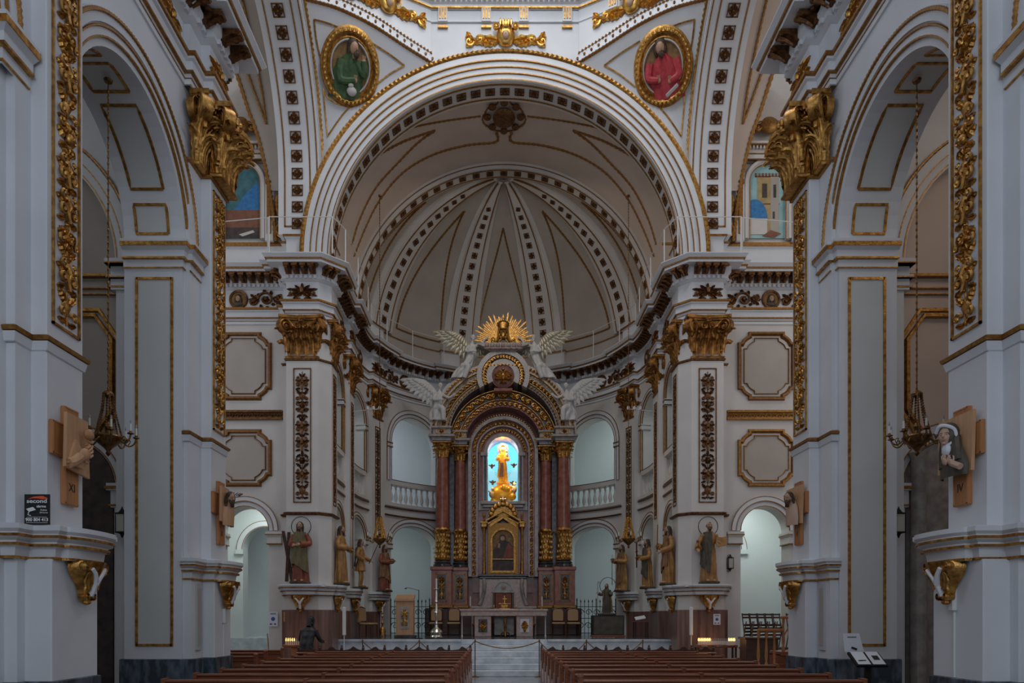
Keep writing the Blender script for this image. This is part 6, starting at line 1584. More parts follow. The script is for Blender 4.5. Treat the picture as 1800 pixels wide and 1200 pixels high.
# transept pews
tp0 = None
for k, (y, xi) in enumerate(((17.3, -5.3), (15.9, -5.25), (14.5, -5.0))):
    o = pew(-8.4, xi); o.location = (0, y, -.0)
    o['label'] = 'wooden pew in the left transept, %s' % ['the farthest, in front of the side door', 'the middle one of three', 'the nearest, beside the nave pier']
    o['label'] = 'wooden pew in the left transept, '+['the farthest, before the side door', 'the middle one of three', 'the nearest, beside the nave pier'][k]; o['group'] = 'pews in the left transept'
# ---- rope barrier on the steps
posts = []
for k, px_ in enumerate((637, 737, 835, 948, 1031, 1130)):
    x = (px_-CX)*20.2/F-.2; z0 = 0
    yy = 20.22; o = empty('barrier_post', (x, yy, z0), label='thin brass barrier post at the altar steps, %s from the left' % ['first', 'second', 'third, left of the stairs', 'fourth, right of the stairs', 'fifth', 'sixth'][k], cat='barrier post', group='rope barrier posts')
    b = MB(); b.lathe([(.12, 0), (.12, .015), (.03, .04), (.014, .06), (.014, .98), (.025, 1.0), (.02, 1.03), (.005, 1.05)], (0, 0, 0), 12); mk('pole', b, 'bronze', o); posts.append((x, yy, z0+1.0))
for k, (a, b_) in enumerate(zip(posts, posts[1:])):
    b = MB(); dr = .2 if k == 2 else .42
    b.tube([(a[0]+(b_[0]-a[0])*t, a[1]-.01, a[2]-dr*4*t*(1-t)) for t in [i/20 for i in range(21)]], .016, 6)
    mk('barrier_rope', b, 'cloth_brown' if k != 2 else 'bronze', label=['brown rope hanging between the first and second barrier posts', 'brown rope left of the altar stairs', 'drooping rope across the foot of the altar stairs', 'brown rope right of the altar stairs', 'brown rope between the last two barrier posts'][k], cat='rope', group='barrier ropes')
# ---- altar table
A = empty('altar_table', (0, 24.35, 1.0), label='long pale stone altar table on two rose marble pedestals above the steps', cat='altar')
b = MB(); b.bbox(-1.48, 1.48, 0, .95, .86, .94, .015); b.bbox(-1.44, 1.44, .03, .92, .70, .87, .01); mk('tabletop', b, 'rose_marble', A)
for S, mm in ((-1, 'dark_marble'), (1, 'white')):
    c = S*.70; b = MB(); b.bbox(c-.28, c+.28, .08, .85, 0, .71, .015); p = mk('pedestal', b, 'rose_marble', A)
    b = MB(); b.box(c-.15, c+.15, .06, .09, .16, .60); mk('inlay_panel', b, mm, p)
    g = MB(); flower(g, 0, .02, .13, .03, 8); flower(g, 0, .12, .07, .03, 6); leaf2(g, 0, -.06, R(-90), .14, .1, .03, 2); T3(g, c, .055, .36); mk('gold_emblem', g, 'gold', p)
for S in (-1, 1):
    b = MB(); b.lathe([(.03, 0), (.03, .05), (.02, .08), (.02, .68), (.03, .70)], (S*1.40, .15, 0), 10); mk('leg', b, 'rail_white', A)
b = MB(); b.bbox(-.32, .36, .55, .65, .05, .68, .01); b.box(-.25, .29, .53, .56, .2, .6); mk('centre_panel', b, 'grey_marble', A)
ZT_A = 1.94
o = empty('altar_crucifix', (.03, 24.75, ZT_A), label='small brass crucifix on a stepped stand in the middle of the altar table', cat='crucifix')
b = MB(); b.bbox(-.17, .17, -.1, .1, 0, .03, .005); b.bbox(-.12, .12, -.08, .08, .03, .16, .01); b.bbox(-.2, .2, -.12, .12, .16, .19, .005); mk('stand', b, 'gold', o)
b = MB(); b.box(-.012, .012, -.01, .01, .19, .45); b.box(-.07, .07, -.01, .01, .33, .355); mk('cross', b, 'gold_bright', o)
for k, (x, h, txt) in enumerate(((-1.13, .42, 'tall one at the left end'), (-.33, .12, 'short one left of the crucifix'), (.42, .12, 'short one right of the crucifix'), (1.30, .42, 'tall one at the right end'))):
    o = empty('candlestick', (x, 24.7, ZT_A), label='brass candlestick with white candle on the altar, '+txt, cat='candlestick', group='altar candlesticks')
    b = MB(); b.lathe([(.06, 0), (.06, .01), (.02, .03), (.03, .05), (.015, .07), (.035, .085)], (0, 0, 0), 12); mk('base', b, 'gold', o)
    b = MB(); b.lathe([(.018, .08), (.018, h), (.003, h+.01)], (0, 0, 0), 10); mk('candle', b, 'candle', o)
o = empty('brass_stand', (.05, 24.2, 1.0), label='brass tripod candle stand in front of the altar between its pedestals', cat='stand')
b = MB(); b.lathe([(.03, .05), (.06, .12), (.03, .2), (.05, .3), (.03, .4), (.06, .5), (.03, .58), (.04, .66), (.11, .68), (.11, .70)], (0, 0, 0), 14); mk('stem', b, 'bronze', o)
for k in range(3):
    a = 2*PI*k/3-PI/2; b = MB(); b.tube([(0, 0, .16), (.12*math.cos(a), .12*math.sin(a), .14), (.19*math.cos(a), .19*math.sin(a), .02)], .022, 6); mk('leg', b, 'bronze', o)
# ---- presider's chairs behind the altar
o = empty('throne', (.0, 26.35, 1.05), label='high backed throne with rounded grey pediment behind the altar', cat='chair')
b = MB(); b.bbox(-.30, .30, .0, .1, .3, 1.55, .02); mk('backrest', b, 'cloth_red', o)
for S in (-1, 1):
    b = MB(); b.bbox(*sorted((S*.30, S*.38)), -.02, .12, 0, 1.5, .015); b.lathe([(.04, 0), (.05, .05), (.02, .12)], (S*.34, .05, 1.5), 10); mk('post', b, 'dark_wood', o)
b = MB(); b.bbox(-.36, .36, -.5, .05, .38, .48, .02); mk('seat', b, 'cloth_red', o)
b = MB(); disc_y(0, 1.55, .32, -.02, .12, b, 24, 0, PI); b.bbox(-.42, .42, -.04, .12, 1.48, 1.58, .02); ringA(0, 1.55, .32, .38, -.05, .12, b, 24); mk('pediment', b, 'grey_marble', o)
b = MB(); flower(b, 0, 0, .1, .03, 8); T3(b, 0, -.03, 1.7); mk('rosette_carving', b, 'rose_marble', o)
for S in (-1, 1):
    o = empty('side_throne', (S*.83+.02, 26.3, 1.0), label='low dark chair with red back and grey frame, %s of the throne' % side_txt[S], cat='chair', group='chairs flanking the throne')
    b = MB(); b.bbox(-.28, .28, .02, .08, .3, .92, .02); mk('backrest', b, 'cloth_red', o)
    b = MB(); ringA(0, .70, .27, .34, -.0, .1, b, 20); 
    for q_ in (-1, 1): b.bbox(*sorted((q_*.27, q_*.34)), 0, .1, 0, .75, .01)
    b.bbox(-.36, .36, -.01, .11, .98, 1.06, .01); mk('frame', b, 'grey_marble', o)
    b = MB(); b.bbox(-.30, .30, -.45, .05, .36, .45, .02); mk('seat', b, 'cloth_red', o)
# ---- upholstered chairs
def tan_chair(loc, rz, label, group='tan upholstered chairs'):
    o = empty('upholstered_chair', loc, rz, label, 'chair', group)
    b = MB(); b.bbox(-.23, .23, -.24, .22, .40, .48, .03); mk('seat', b, 'tan_fabric', o)
    b = MB(); b.rings([[(x*k, .20+.04*(z-.5), z) for x in (-.19, .19)]+[(x*k, .245+.04*(z-.5), z) for x in (.19, -.19)] for z, k in ((.54, .9), (.6, 1), (.85, 1), (.93, .85), (.96, .5))], True, True); mk('backrest', b, 'tan_fabric', o)
    b = MB()
    for S in (-1, 1): b.tube([(S*.21, .24, .42), (S*.215, .27, .96)], .02, 6)
    b.tube([(-.215, .265, .95), (0, .275, 1.0), (.215, .265, .95)], .022, 6); mk('back_frame', b, 'dark_wood', o)
    for x in (-.2, .2):
        for y in (-.2, .21): b = MB(); b.tube([(x, y, .42), (x*1.05, y*1.05, 0)], lambda t: .024-.008*t, 6); mk('leg', b, 'dark_wood', o)
    return o
tan_chair((-1.78, 26.2, 1.0), 0, 'tan upholstered chair left of the altar, the one nearer the altar')
tan_chair((-2.42, 26.2, 1.0), 0, 'tan upholstered chair left of the altar, behind the silver candlestick')
tan_chair((1.98, 26.2, 1.0), 0, 'tan upholstered chair right of the altar, the one nearer the altar')
tan_chair((2.52, 26.2, 1.0), 0, 'tan upholstered chair right of the altar, next to the iron fence')
tan_chair((-4.45, 24.0, 1.0), 1.2, 'low backed tan chair against the left presbytery wall below the lance statue', None)
b = MB(); b.rings([[(x+.03*math.sin(z*9+x*20), .02*math.sin(x*60), z) for x in (-.05, -.02, .01, .04)] for z in (.0, .2, .4, .6)], False); st_ = mk('gold_cloth', b, 'cloth_ochre', label='yellow gold cloth hanging at the left presbytery wall over the low chair', cat='cloth'); st_.location = (-4.68, 23.55, 1.5)
# ---- ambo
o = empty('ambo', (-3.2, 23.5, 1.0), label='tan stone reading desk with a gold ornament on a grey panel, left of the altar', cat='lectern')
b = MB(); b.bbox(-.34, .34, -.02, .45, 0, .08, .01); mk('base', b, 'dark_marble', o)
b = MB(); b.bbox(-.28, .28, .0, .4, .08, 1.2, .01); mk('body', b, 'oak_light', o)
b = MB(); b.prism([(-.3, -.06, 1.18), (-.3, .44, 1.34), (-.3, .44, 1.40), (-.3, -.06, 1.26)], (.6, 0, 0)); mk('desk', b, 'oak_light', o)
b = MB(); b.box(-.15, .15, -.012, .01, .28, 1.0); mk('panel', b, 'grey_marble', o)
b = candelabra(.52, .24, 2); T3(b, 0, -.012, .38); mk('gold_emblem', b, 'gold_bright', o)
# ---- candlesticks, microphone
def big_candle(loc, H, m, label, s=1.0):
    o = empty('floor_candlestick', loc, 0, label, 'candlestick')
    b = MB(); b.lathe([(.19*s, .06), (.17*s, .10), (.20*s, .2), (.15*s, .28), (.06*s, .34), (.05*s, .42), (.09*s, .47), (.04*s, .52), (.035*s, .75), (.07*s, .8), (.035*s, .85), (.03*s, 1.1), (.06*s, 1.14), (.03*s, 1.18), (.03*s, H-.35), (.09*s, H-.32), (.09*s, H-.30)], (0, 0, 0), 18); mk('stem', b, m, o)
    for k in range(3): a = 2*PI*k/3-PI/2; b = MB(); b.ell((.17*s*math.cos(a), .17*s*math.sin(a), .035), .05*s, .05*s, .04, 8, 5); mk('foot', b, m, o)
    b = MB(); b.lathe([(.025, H-.31), (.025, H), (.004, H+.01)], (0, 0, 0), 12); mk('candle', b, 'candle', o)
big_candle((-2.1, 22.6, 1.0), 1.85, 'silver', 'tall ornate silver candlestick on the platform edge left of the altar')
big_candle((-4.15, 25.0, 1.0), 1.0, 'gold', 'brass candlestick with a white candle left of the reading desk', .6)
o = empty('microphone_stand', (-2.62, 22.35, 1.0), label='thin black microphone stand with boom arm beside the reading desk', cat='microphone stand')
b = MB(); b.lathe([(.13, 0), (.13, .02), (.015, .03), (.012, 1.5)], (0, 0, 0), 12); mk('pole', b, 'black', o)
b = MB(); b.tube([(.0, 0, 1.48), (-.3, -.05, 1.56), (-.36, -.06, 1.55)], .008, 6); mk('boom', b, 'black', o); b = MB(); b.tube([(-.36, -.06, 1.55), (-.42, -.07, 1.53)], .018, 8); mk('microphone', b, 'black', o)
# ---- wrought iron fences beside the altarpiece
for S in (-1, 1):
    x0, x1 = sorted((S*2.72, S*4.15)); o = empty('iron_fence', (0, 26.95, 1.0), label='black wrought iron fence with spearheads and scrolls %s of the altarpiece' % side_txt[S], cat='fence', group='iron fences')
    n = 11
    for i in range(n):
        x = x0+(x1-x0)*i/(n-1); H = 1.32 if i % 5 else 1.38; b = MB(); b.tube([(x, 0, 0), (x, 0, H-.1)], .011 if i % 5 else .02, 6); b.lathe([(.004, 0), (.028, .03), (.002, .13)], (x, 0, H-.12), 6); mk('bar', b, 'iron', o)
    for z in (.08, .62, 1.05): b = MB(); b.box(x0, x1, -.012, .012, z-.012, z+.012); mk('rail', b, 'iron', o)
    b = MB()
    for i in range(5):
        x = x0+(x1-x0)*(i+.5)/5; spiral(b, x, .84, .12, 1.5, 0, 1, .014, 0, 18, 5); spiral(b, x, .35, .13, 1.5, PI, -1, .014, 0, 18, 5)
    mk('scrollwork', b, 'iron', o)
# ---- black cabinet, bishop statue, book stand
o = empty('black_cabinet', (3.32, 23.2, 1.0), label='low black cabinet with a wooden foot at the right of the presbytery', cat='cabinet')
b = MB(); b.bbox(-.5, .5, 0, .5, .08, .72, .01); mk('body', b, 'black', o); b = MB(); b.bbox(-.52, .52, -.03, .5, .02, .09, .01); mk('foot', b, 'pew_wood', o)
b = MB(); b.box(-.46, .46, -.006, .0, .12, .68); mk('front_panel', b, 'cloth_dark', o)
st_ = statue('bishop_statue', (3.3, 23.45, 1.72), -.5, 1.02, 'cloth_dark', 'cloth_brown', 'small dark statue of a bishop with crozier on the low black cabinet',
       dict(arms=[(-1, [(-.16, 0, 1.38), (-.26, -.05, 1.14), (-.42, -.15, 1.2)], None), (1, [(.16, 0, 1.38), (.26, -.02, 1.12), (.35, -.25, 1.2)], None)],
            items=[('crozier', it(lambda b: (b.tube([(-.46, -.17, .1), (-.46, -.17, 1.75)], .015, 6), b.tube([(-.46, -.17, 1.75), (-.44, -.17, 1.85), (-.37, -.17, 1.86), (-.35, -.17, 1.78), (-.40, -.17, 1.76)], .014, 6))), 'bronze'),
                   ('wings_of_cope', it(lambda b: b.rings([[(x*k, .1, z) for x in (-.3, -.15, 0, .15, .3)] for z, k in ((.2, 1.1), (.8, .9), (1.35, .6))], False)), 'cloth_ochre')]), group=None, halo=True, seed=20, cloak_a=(1.2, 4.0))
o = empty('book_stand', (4.4, 23.5, 1.0), label='small stand with thin legs and an open book below the right wall', cat='stand')
b = MB(); b.bbox(-.24, .24, -.2, .2, .50, .53, .01); mk('top', b, 'pew_wood', o)
for x in (-.2, .2):
    for y in (-.16, .16): b = MB(); b.tube([(x, y, 0), (x, y, .5)], .012, 6); mk('leg', b, 'iron', o)
b = MB(); b.prism([(-.18, -.12, .56), (.14, -.12, .62), (.14, .12, .70), (-.18, .12, .64)], (0, 0, .025)); mk('open_book', b, 'paper', label='open white book lying on the small stand at the right wall', cat='book').location = (4.4, 23.5, 1.0)
# ---- votive candle stands with electric candles
for S, n, x0, x1 in ((1, 26, 5.12, 6.12), (-1, 11, -5.86, -5.26)):
    cx = (x0+x1)/2; D = side_txt[S]
    o = empty('votive_stand', (cx, 19.35, 0), label='red brown stand with a tray of votive candles in front of the %s crossing pier' % D, cat='candle stand', group='votive stands')
    hw = (x1-x0)/2; b = MB(); b.bbox(-hw-.04, hw+.04, -.02, .34, .85, .93, .01); mk('tray', b, 'pew_wood', o)
    if S > 0:
        for x in (-hw, hw):
            for y in (.03, .3): b = MB(); b.bbox(x-.025, x+.025, y-.02, y+.02, 0, .86, .005); mk('leg', b, 'dark_wood', o)
        b = MB()
        for x in (-.35, .05, .38): b.box(x-.08, x+.08, -.032, -.02, .88, .91)
        mk('coin_plates', b, 'silver', o)
    else:
        b = MB(); b.bbox(-.12, .25, .02, .3, 0, .85, .01); mk('pedestal', b, 'orange_wood', o)
    pr = {}
    for i in range(n):
        x = cx-hw+2*hw*(i+.5)/n; lit = (i < 9 or i > 20) if S > 0 else i < 5
        if lit not in pr:
            c = empty('votive_candle', (0, 0, 0), label='x', cat='candle', group='x')
            b = MB(); b.lathe([(.016, 0), (.016, .10)], (0, 0, 0), 8); mk('candle_body', b, 'candle', c)
            b = MB(); b.lathe([(.008, .10), (.013, .12), (.009, .15), (.001, .18)], (0, 0, 0), 8); mk('flame_bulb', b, 'flame' if lit else 'dim_bulb', c); pr[lit] = c
        else: c = copy_tree(pr[lit])
        c.location = (x, 19.42+.0, .93)
        c['label'] = '%s electric votive candle on the %s tray' % ('glowing' if lit else 'unlit', D); c['group'] = '%s votive candles on the %s tray' % ('glowing' if lit else 'unlit', D)
    point('votive_glow_'+D, (cx+(-.3 if S > 0 else -.2), 19.3, 1.2), 1.2 if S > 0 else .7, (1, .45, .15), .1)
# ---- person by the left candle stand
o = empty('person', (-5.10, 18.75, 0), PI-.25, 'person in dark clothes bending over the left candle stand', 'person')
mb = MB(); mb.rings(figure_rings(interp([(.45, .20, .17, 0, .02, .5), (.75, .20, .17, 0, .03, .4), (.95, .18, .14, 0, .03, .2), (1.15, .185, .13, 0, -.03, .1), (1.32, .19, .12, 0, -.10, .1), (1.40, .13, .10, 0, -.14, 0), (1.44, .055, .055, 0, -.17, 0), (1.50, .05, .05, 0, -.19, 0)], 30), 36, .03, 3), True, True)
for sx, pts in ((-1, [(-.19, -.1, 1.32), (-.27, -.16, 1.08), (-.24, -.42, 1.02)]), (1, [(.19, -.1, 1.32), (.26, -.12, 1.06), (.2, -.36, 1.0)])): mb.tube(dens(pts, 6), lambda t: .062-.018*t, 12)
bd = mk('coat', mb, 'black', o); remesh(bd, .016)
lb = MB()
for sx in (-1, 1): lb.tube(dens([(sx*.09, .03, .7), (sx*.10, .0, .45), (sx*.10, .03, .08)], 6), lambda t: .085-.04*t, 10)
mk('trousers', lb, 'black', o); lb = MB()
for sx in (-1, 1): lb.bbox(sx*.10-.05, sx*.10+.05, -.16, .10, 0, .09, .03)
mk('shoes', lb, 'black', o)
hb = MB(); hand(hb, (-.24, -.42, 1.02), (.1, -1, -.1), (0, 0, 1)); hand(hb, (.2, -.36, 1.0), (-.1, -1, -.1), (0, 0, 1)); mk('hands', hb, 'skin', o)
head(o, V((0, -.22, 1.56)), 1.0, 0, 'black', False, True, 'skin', .35)
# ---- chandeliers
def chandelier(loc, ztop, s, label, arms=8, crystal=False, rz=0):
    o = empty('chandelier', loc, rz, label, 'chandelier', 'hanging chandeliers')
    L = ztop-loc[2]
    b = MB(); b.tube([(0, 0, .86*s), (0, 0, L)], .008*s, 5)
    n = int((L-.9*s)/.09)
    for i in range(n): b.ell((0, 0, .9*s+i*.09), .016*s, .016*s, .03, 5, 3)
    b.lathe([(.05, L-.05), (.06, L-.02), (.02, L)], n=10); mk('chain', b, 'bronze', o)
    b = MB(); b.lathe([(.002, -.02), (.02, .0), (.035, .02), (.02, .05), (.05, .09), (.12, .15), (.17, .2), (.185, .24), (.17, .26), (.05, .27), (.03, .33), (.05, .38), (.02, .44)], n=20)
    b.v = [(x*s, y*s, z*s) for x, y, z in b.v]; mk('bowl', b, 'bronze', o)
    b = MB(); b.lathe([(.07, .80), (.075, .83), (.05, .86), (.015, .88)], n=14); b.v = [(x*s, y*s, z*s) for x, y, z in b.v]; mk('crown', b, 'bronze', o)
    b = MB()
    for k in range(6):
        a = 2*PI*k/6; P = dens([(.06, .81), (.085, .62), (.13, .42), (.17, .26)], 6)
        for r, z in P: b.ell((r*s*math.cos(a), r*s*math.sin(a), z*s), (.028 if crystal else .016)*s, (.028 if crystal else .016)*s, .018*s, 6, 4)
    mk('bead_strands', b, 'gold_bright' if crystal else 'gold_dark', o)
    for k in range(arms):
        a = 2*PI*(k+.5)/arms; ca, sa = math.cos(a), math.sin(a); b = MB()
        P = dens([(.16, .22), (.24, .15), (.31, .18), (.345, .26)], 5); b.tube([(r*ca*s, r*sa*s, z*s) for r, z in P], .011*s, 6)
        b.tube([(r*ca*s, r*sa*s, z*s) for r, z in dens([(.24, .15), (.27, .22), (.23, .24), (.24, .20)], 4)], .007*s, 5)
        b.lathe([(.012*s, 0), (.045*s, .012*s), (.045*s, .02*s), (.02*s, .03*s), (.018*s, .05*s)], (.345*ca*s, .345*sa*s, .26*s), 10); ar = mk('arm', b, 'bronze', o)
        b = MB(); b.lathe([(.014*s, .05*s), (.014*s, .15*s)], (.345*ca*s, .345*sa*s, .26*s), 8); cn = mk('candle', b, 'candle', ar)
        b = MB(); b.lathe([(.007*s, .15*s), (.012*s, .175*s), (.002*s, .21*s)], (.345*ca*s, .345*sa*s, .26*s), 8); mk('bulb', b, 'dim_bulb', ar)
    return o
for S in (-1, 1): chandelier((S*5.5, 9.93, 3.86), 8.98, 1.0, 'bronze chandelier with electric candles hanging in the %s nave arch' % side_txt[S], 8, rz=.2)
for S in (-1, 1): chandelier((S*3.92, 23.0, 3.85), ZS+math.sqrt(5.12**2-3.92**2), 1.15, 'gilded chandelier with crystal strands hanging at the %s of the presbytery' % side_txt[S], 6, True)
# ---- stations of the cross
def station(S, y, num, label, kind):
    o = empty('station_of_the_cross', (S*4.9, y, 2.87), PI/2 if S < 0 else -PI/2, label, 'wooden relief', 'stations of the cross')
    def plank(x0, x1, z0, z1, y0, y1, nm):
        b = MB(); b.bbox(x0, x1, y0, y1, z0, z1, .006); p = mk(nm, b, 'orange_wood', o)
        b = MB()
        for a, b_, c, d in ((x0+.012, x0+.022, z0+.012, z1-.012), (x1-.022, x1-.012, z0+.012, z1-.012), (x0+.012, x1-.012, z0+.012, z0+.022), (x0+.012, x1-.012, z1-.022, z1-.012)): b.box(a, b_, y0-.005, y0+.002, c, d)
        mk('carved_border', b, 'oak', p); return p
    plank(-.13, .13, 0, 1.06, -.05, .0, 'upright_board'); plank(-.34, .34, .50, .86, -.045, .0, 'cross_board')
    b = MB(); b.prism([(-.26, -.14, .38), (.26, -.10, .34), (.26, -.08, .98), (-.24, -.14, .96)], (0, .035, 0)); b.bbox(-.1, .1, -.11, -.04, .5, .8, .01); mk('relief_board', b, 'oak_light', o)
    g = MB(); f = MB(); h = MB()
    if kind == 'nun':
        h.ell((.0, -.17, .76), .115, .10, .15, 18, 12); h.tube(dens([(-.10, -.15, .74), (-.12, -.16, .58), (-.1, -.17, .42)], 5), .05, 8); h.tube(dens([(.08, -.15, .74), (.12, -.16, .58), (.16, -.17, .46)], 5), .05, 8)
        h.rings([[(.03+w_*math.cos(PI+PI*k/16), -.12+.10*math.sin(PI+PI*k/16)*(1+.08*math.sin(k*2)), z) for k in range(17)] for z, w_ in ((.30, .21), (.4, .22), (.52, .18), (.62, .12), (.70, .08))], False)
        mk('brown_veil', h, 'cloth_dark', o)
        c = MB(); c.tube(dens([(-.045, -.285, .80), (.02, -.29, .855), (.085, -.25, .85), (.11, -.18, .80), (.10, -.17, .70), (.04, -.24, .63)], 5), .02, 7); c.ell((.04, -.22, .60), .06, .05, .07, 8, 5); mk('white_wimple', c, 'paper', o)
        head(o, V((.02, -.22, .75)), .92, .75, 'cloth_dark', False, False, 'skin_pale', 0)
        hb = MB(); hand(hb, (.14, -.22, .42), (-.6, -.2, .8), (0, -1, 0), 1.0); hand(hb, (.05, -.24, .44), (-.2, -.2, 1), (0, -1, 0), 1.0); hb.tube([(.24, -.2, .38), (.14, -.22, .43)], .035, 8); mk('hands', hb, 'skin_pale', o)
    elif kind == 'hand':
        h.ell((.10, -.18, .80), .075, .05, .065, 10, 6); mk('carved_nail_head', h, 'oak', o)
        hb = MB(); M0 = len(hb.v); hand(hb, (-.05, -.17, .52), (.75, -.2, .5), (0, -1, 0), 1.9); hb.tube(dens([(-.22, -.14, .42), (-.14, -.16, .46), (-.06, -.17, .52)], 4), .055, 9); mk('carved_hand', hb, 'oak_light', o)
        g.prism([(-.24, -.16, .42), (.02, -.17, .40), (.0, -.17, .60), (-.10, -.16, .70)], (0, .03, 0)); mk('carved_cloth', g, 'oak_light', o)
        for i_ in range(3): q_ = MB(); q_.tube(dens([(.08, -.16, .74-.05*i_), (.15, -.18, .72-.05*i_), (.2, -.16, .75-.05*i_)], 4), .014, 6); mk('carved_curl', q_, 'oak_light', o)
    else:
        g.rings([[(.02+w_*math.cos(PI+PI*k/16), -.12+.11*math.sin(PI+PI*k/16)*(1+.08*math.sin(k*2+z*8)), z) for k in range(17)] for z, w_ in ((.32, .17), (.45, .19), (.62, .15), (.74, .06))], False)
        mk('carved_robe', g, 'oak_light' if kind == 'crown' else 'skin_pale', o)
        head(o, V((.06 if kind == 'head' else -.06, -.22, .78)), .85, .6 if kind == 'head' else -.6, 'hair', True, True, 'skin', .2)
        if kind == 'crown':
            t_ = MB()
            for i_ in range(16): a = 2*PI*i_/16; t_.tube([(.08+.08*math.cos(a), -.22+.09*math.sin(a), .84), (.08+.13*math.cos(a+.4), -.22+.15*math.sin(a+.4), .88)], .007, 4)
            mk('crown_of_thorns', t_, 'cloth_dark', o)
    text(o, num, .13, 0, .15, 'ink', -.053, name='numeral')
    return o
station(-1, 7.97, 'XI', 'wooden cross with carved hand relief and numeral XI, nearest left pier', 'hand')
station(1, 7.97, 'IV', 'wooden cross with veiled woman relief and numeral IV, nearest right pier', 'nun')
station(-1, 12.30, 'X', 'wooden cross with thorn crowned head relief, left pier before the crossing', 'crown')
station(1, 12.30, 'V', 'wooden cross with dark haired head and pale robe, right pier before the crossing', 'head')
# ---- alarm sign
o = empty('alarm_sign', (-4.91, 7.46, 2.60), label='black alarm company sign with red logo and phone number standing on the left shelf', cat='sign')
b = MB(); b.bbox(-.13, .13, 0, .012, 0, .31, .002); mk('board', b, 'black', o)
b = MB(); b.prism([(-.09, -.003, .262), (-.03, -.003, .285), (.06, -.003, .292), (.10, -.003, .275), (.115, -.003, .262), (.07, -.003, .268), (.09, -.003, .255), (.04, -.003, .262), (.0, -.003, .268), (-.04, -.003, .268)], (0, .004, 0)); mk('logo', b, 'orange_print', o)
text(o, 'second', .056, 0, .222, bold=.001, sx=1.3); text(o, 'alarma', .036, .045, .175, bold=.0008); text(o, 'Policía', .026, .07, .14); text(o, '24 horas', .024, .07, .115); text(o, '900 804 413', .046, 0, .035, bold=.0012)
b = MB(); b.prism([(-.11, -.003, .16), (-.04, -.003, .18), (-.01, -.003, .15), (-.08, -.003, .13)], (0, .004, 0)); b.tube([(-.08, -.004, .13), (-.09, -.004, .10), (-.06, -.004, .09)], .005, 5); b.box(-.1, .1, -.003, .0, .075, .078); b.box(-.11, .11, -.003, 0, .018, .021); mk('camera_pictogram', b, 'white_print', o)
# ---- column speakers, conduits
for S in (-1, 1):
    o = empty('column_speaker', (S*5.06, 11.72, 1.12), PI/2 if S < 0 else -PI/2, 'slim grey column loudspeaker on the %s pier above its marble base' % side_txt[S], 'loudspeaker', 'column speakers')
    b = MB(); b.bbox(-.10, .10, -.07, 0, 0, 1.08, .01); mk('housing', b, 'plastic_grey', o); b = MB(); b.box(-.08, .08, -.074, -.07, .08, 1.0); mk('grille', b, 'greige', o)
for S, x, y, z, txt in ((-1, 4.83, 12.3, 1.55, 'left pier before the crossing'), (1, 4.75, 7.9, 1.72, 'nearest right pier'),):
    o = empty('cable_box', (S*x, y, 1.0), PI/2 if S < 0 else -PI/2, 'white junction box with a thin conduit on the '+txt, 'cable box', 'white cable boxes')
    b = MB(); b.bbox(-.04, .04, -.05, 0, z-1.0, z-.75, .01); mk('box_body', b, 'rail_white', o); b = MB(); b.bbox(-.012, .012, -.02, 0, 0, z-.95, .004); mk('conduit', b, 'rail_white', o)
# ---- wall lanterns
def lantern(loc, rz, label):
    o = empty('wall_lantern', loc, rz, label, 'lantern', 'wrought iron wall lanterns')
    b = MB(); b.box(-.02, .02, -.02, 0, -.2, .2); spiral(b, 0, .2, .05, 1.3, 0, 1, .008, 0); spiral(b, 0, -.2, .05, 1.3, PI, 1, .008, 0); mk('bracket', b, 'iron', o)
    b = MB()
    for x in (-.07, .07):
        for y in (-.05, -.19): b.tube([(x, y, -.15), (x, y, .15)], .008, 5)
    for z in (-.15, .15): b.bbox(-.08, .08, -.20, -.04, z-.01, z+.01, .004)
    b.lathe([(.07, .15), (.02, .22), (.005, .26)], (0, -.12, 0), 8); b.lathe([(.004, -.24), (.03, -.18), (.07, -.15)], (0, -.12, 0), 8); mk('cage', b, 'iron', o)
    b = MB(); b.bbox(-.06, .06, -.18, -.06, -.14, .14, .005); mk('glass', b, 'candle_glass', o); return o
lantern((-6.05, 11.6, 3.15), -PI/2, 'black iron lantern on the aisle side of the left pier')
lantern((6.05, 11.6, 3.15), PI/2, 'black iron lantern on the aisle side of the right pier')
lantern((6.42, 20.9, 3.2), 0, 'black iron lantern on the wall beside the right crossing pier')
# ---- information stand
o = empty('information_stand', (5.12, 10.5, 0), label='black stand with three leaflets in front of the right nave pier', cat='information stand')
b = MB(); b.bbox(-.04, .04, -.03, .03, 0, .95, .005); mk('post', b, 'black', o); b = MB(); b.bbox(-.2, .2, -.18, .18, 0, .02, .005); mk('base', b, 'black', o)
b = MB(); b.prism([(-.22, -.15, .97), (.22, -.15, .97), (.20, .10, 1.15), (-.24, .10, 1.15)], (0, .02, -.03)); mk('tray', b, 'black', o)
for x, txt, mm in ((-.11, 'white leaflet on the left half of the black stand', 'paper'), (.10, 'leaflet with a dark square on the right half of the black stand', 'paper')):
    l = empty('leaflet', (5.12+x, 10.5, 0), label=txt, cat='leaflet', group='leaflets on the stand')
    b = MB(); b.prism([(-.09, -.14, .985), (.09, -.14, .985), (.08, .09, 1.15), (-.10, .09, 1.15)], (0, -.002, .004)); mk('sheet', b, mm, l)
    b = MB(); b.prism([(-.04, -.065, 1.048), (.045, -.065, 1.048), (.04, .01, 1.10), (-.045, .01, 1.10)] if x > 0 else [(-.06, -.09, 1.03), (.05, -.08, 1.035), (.05, -.07, 1.043), (-.06, -.075, 1.04)], (0, -.004, .004)); mk('print', b, 'ink', l)
l = empty('leaflet', (4.98, 10.58, 0), label='upright white sheet standing at the back of the black stand', cat='leaflet', group='leaflets on the stand')
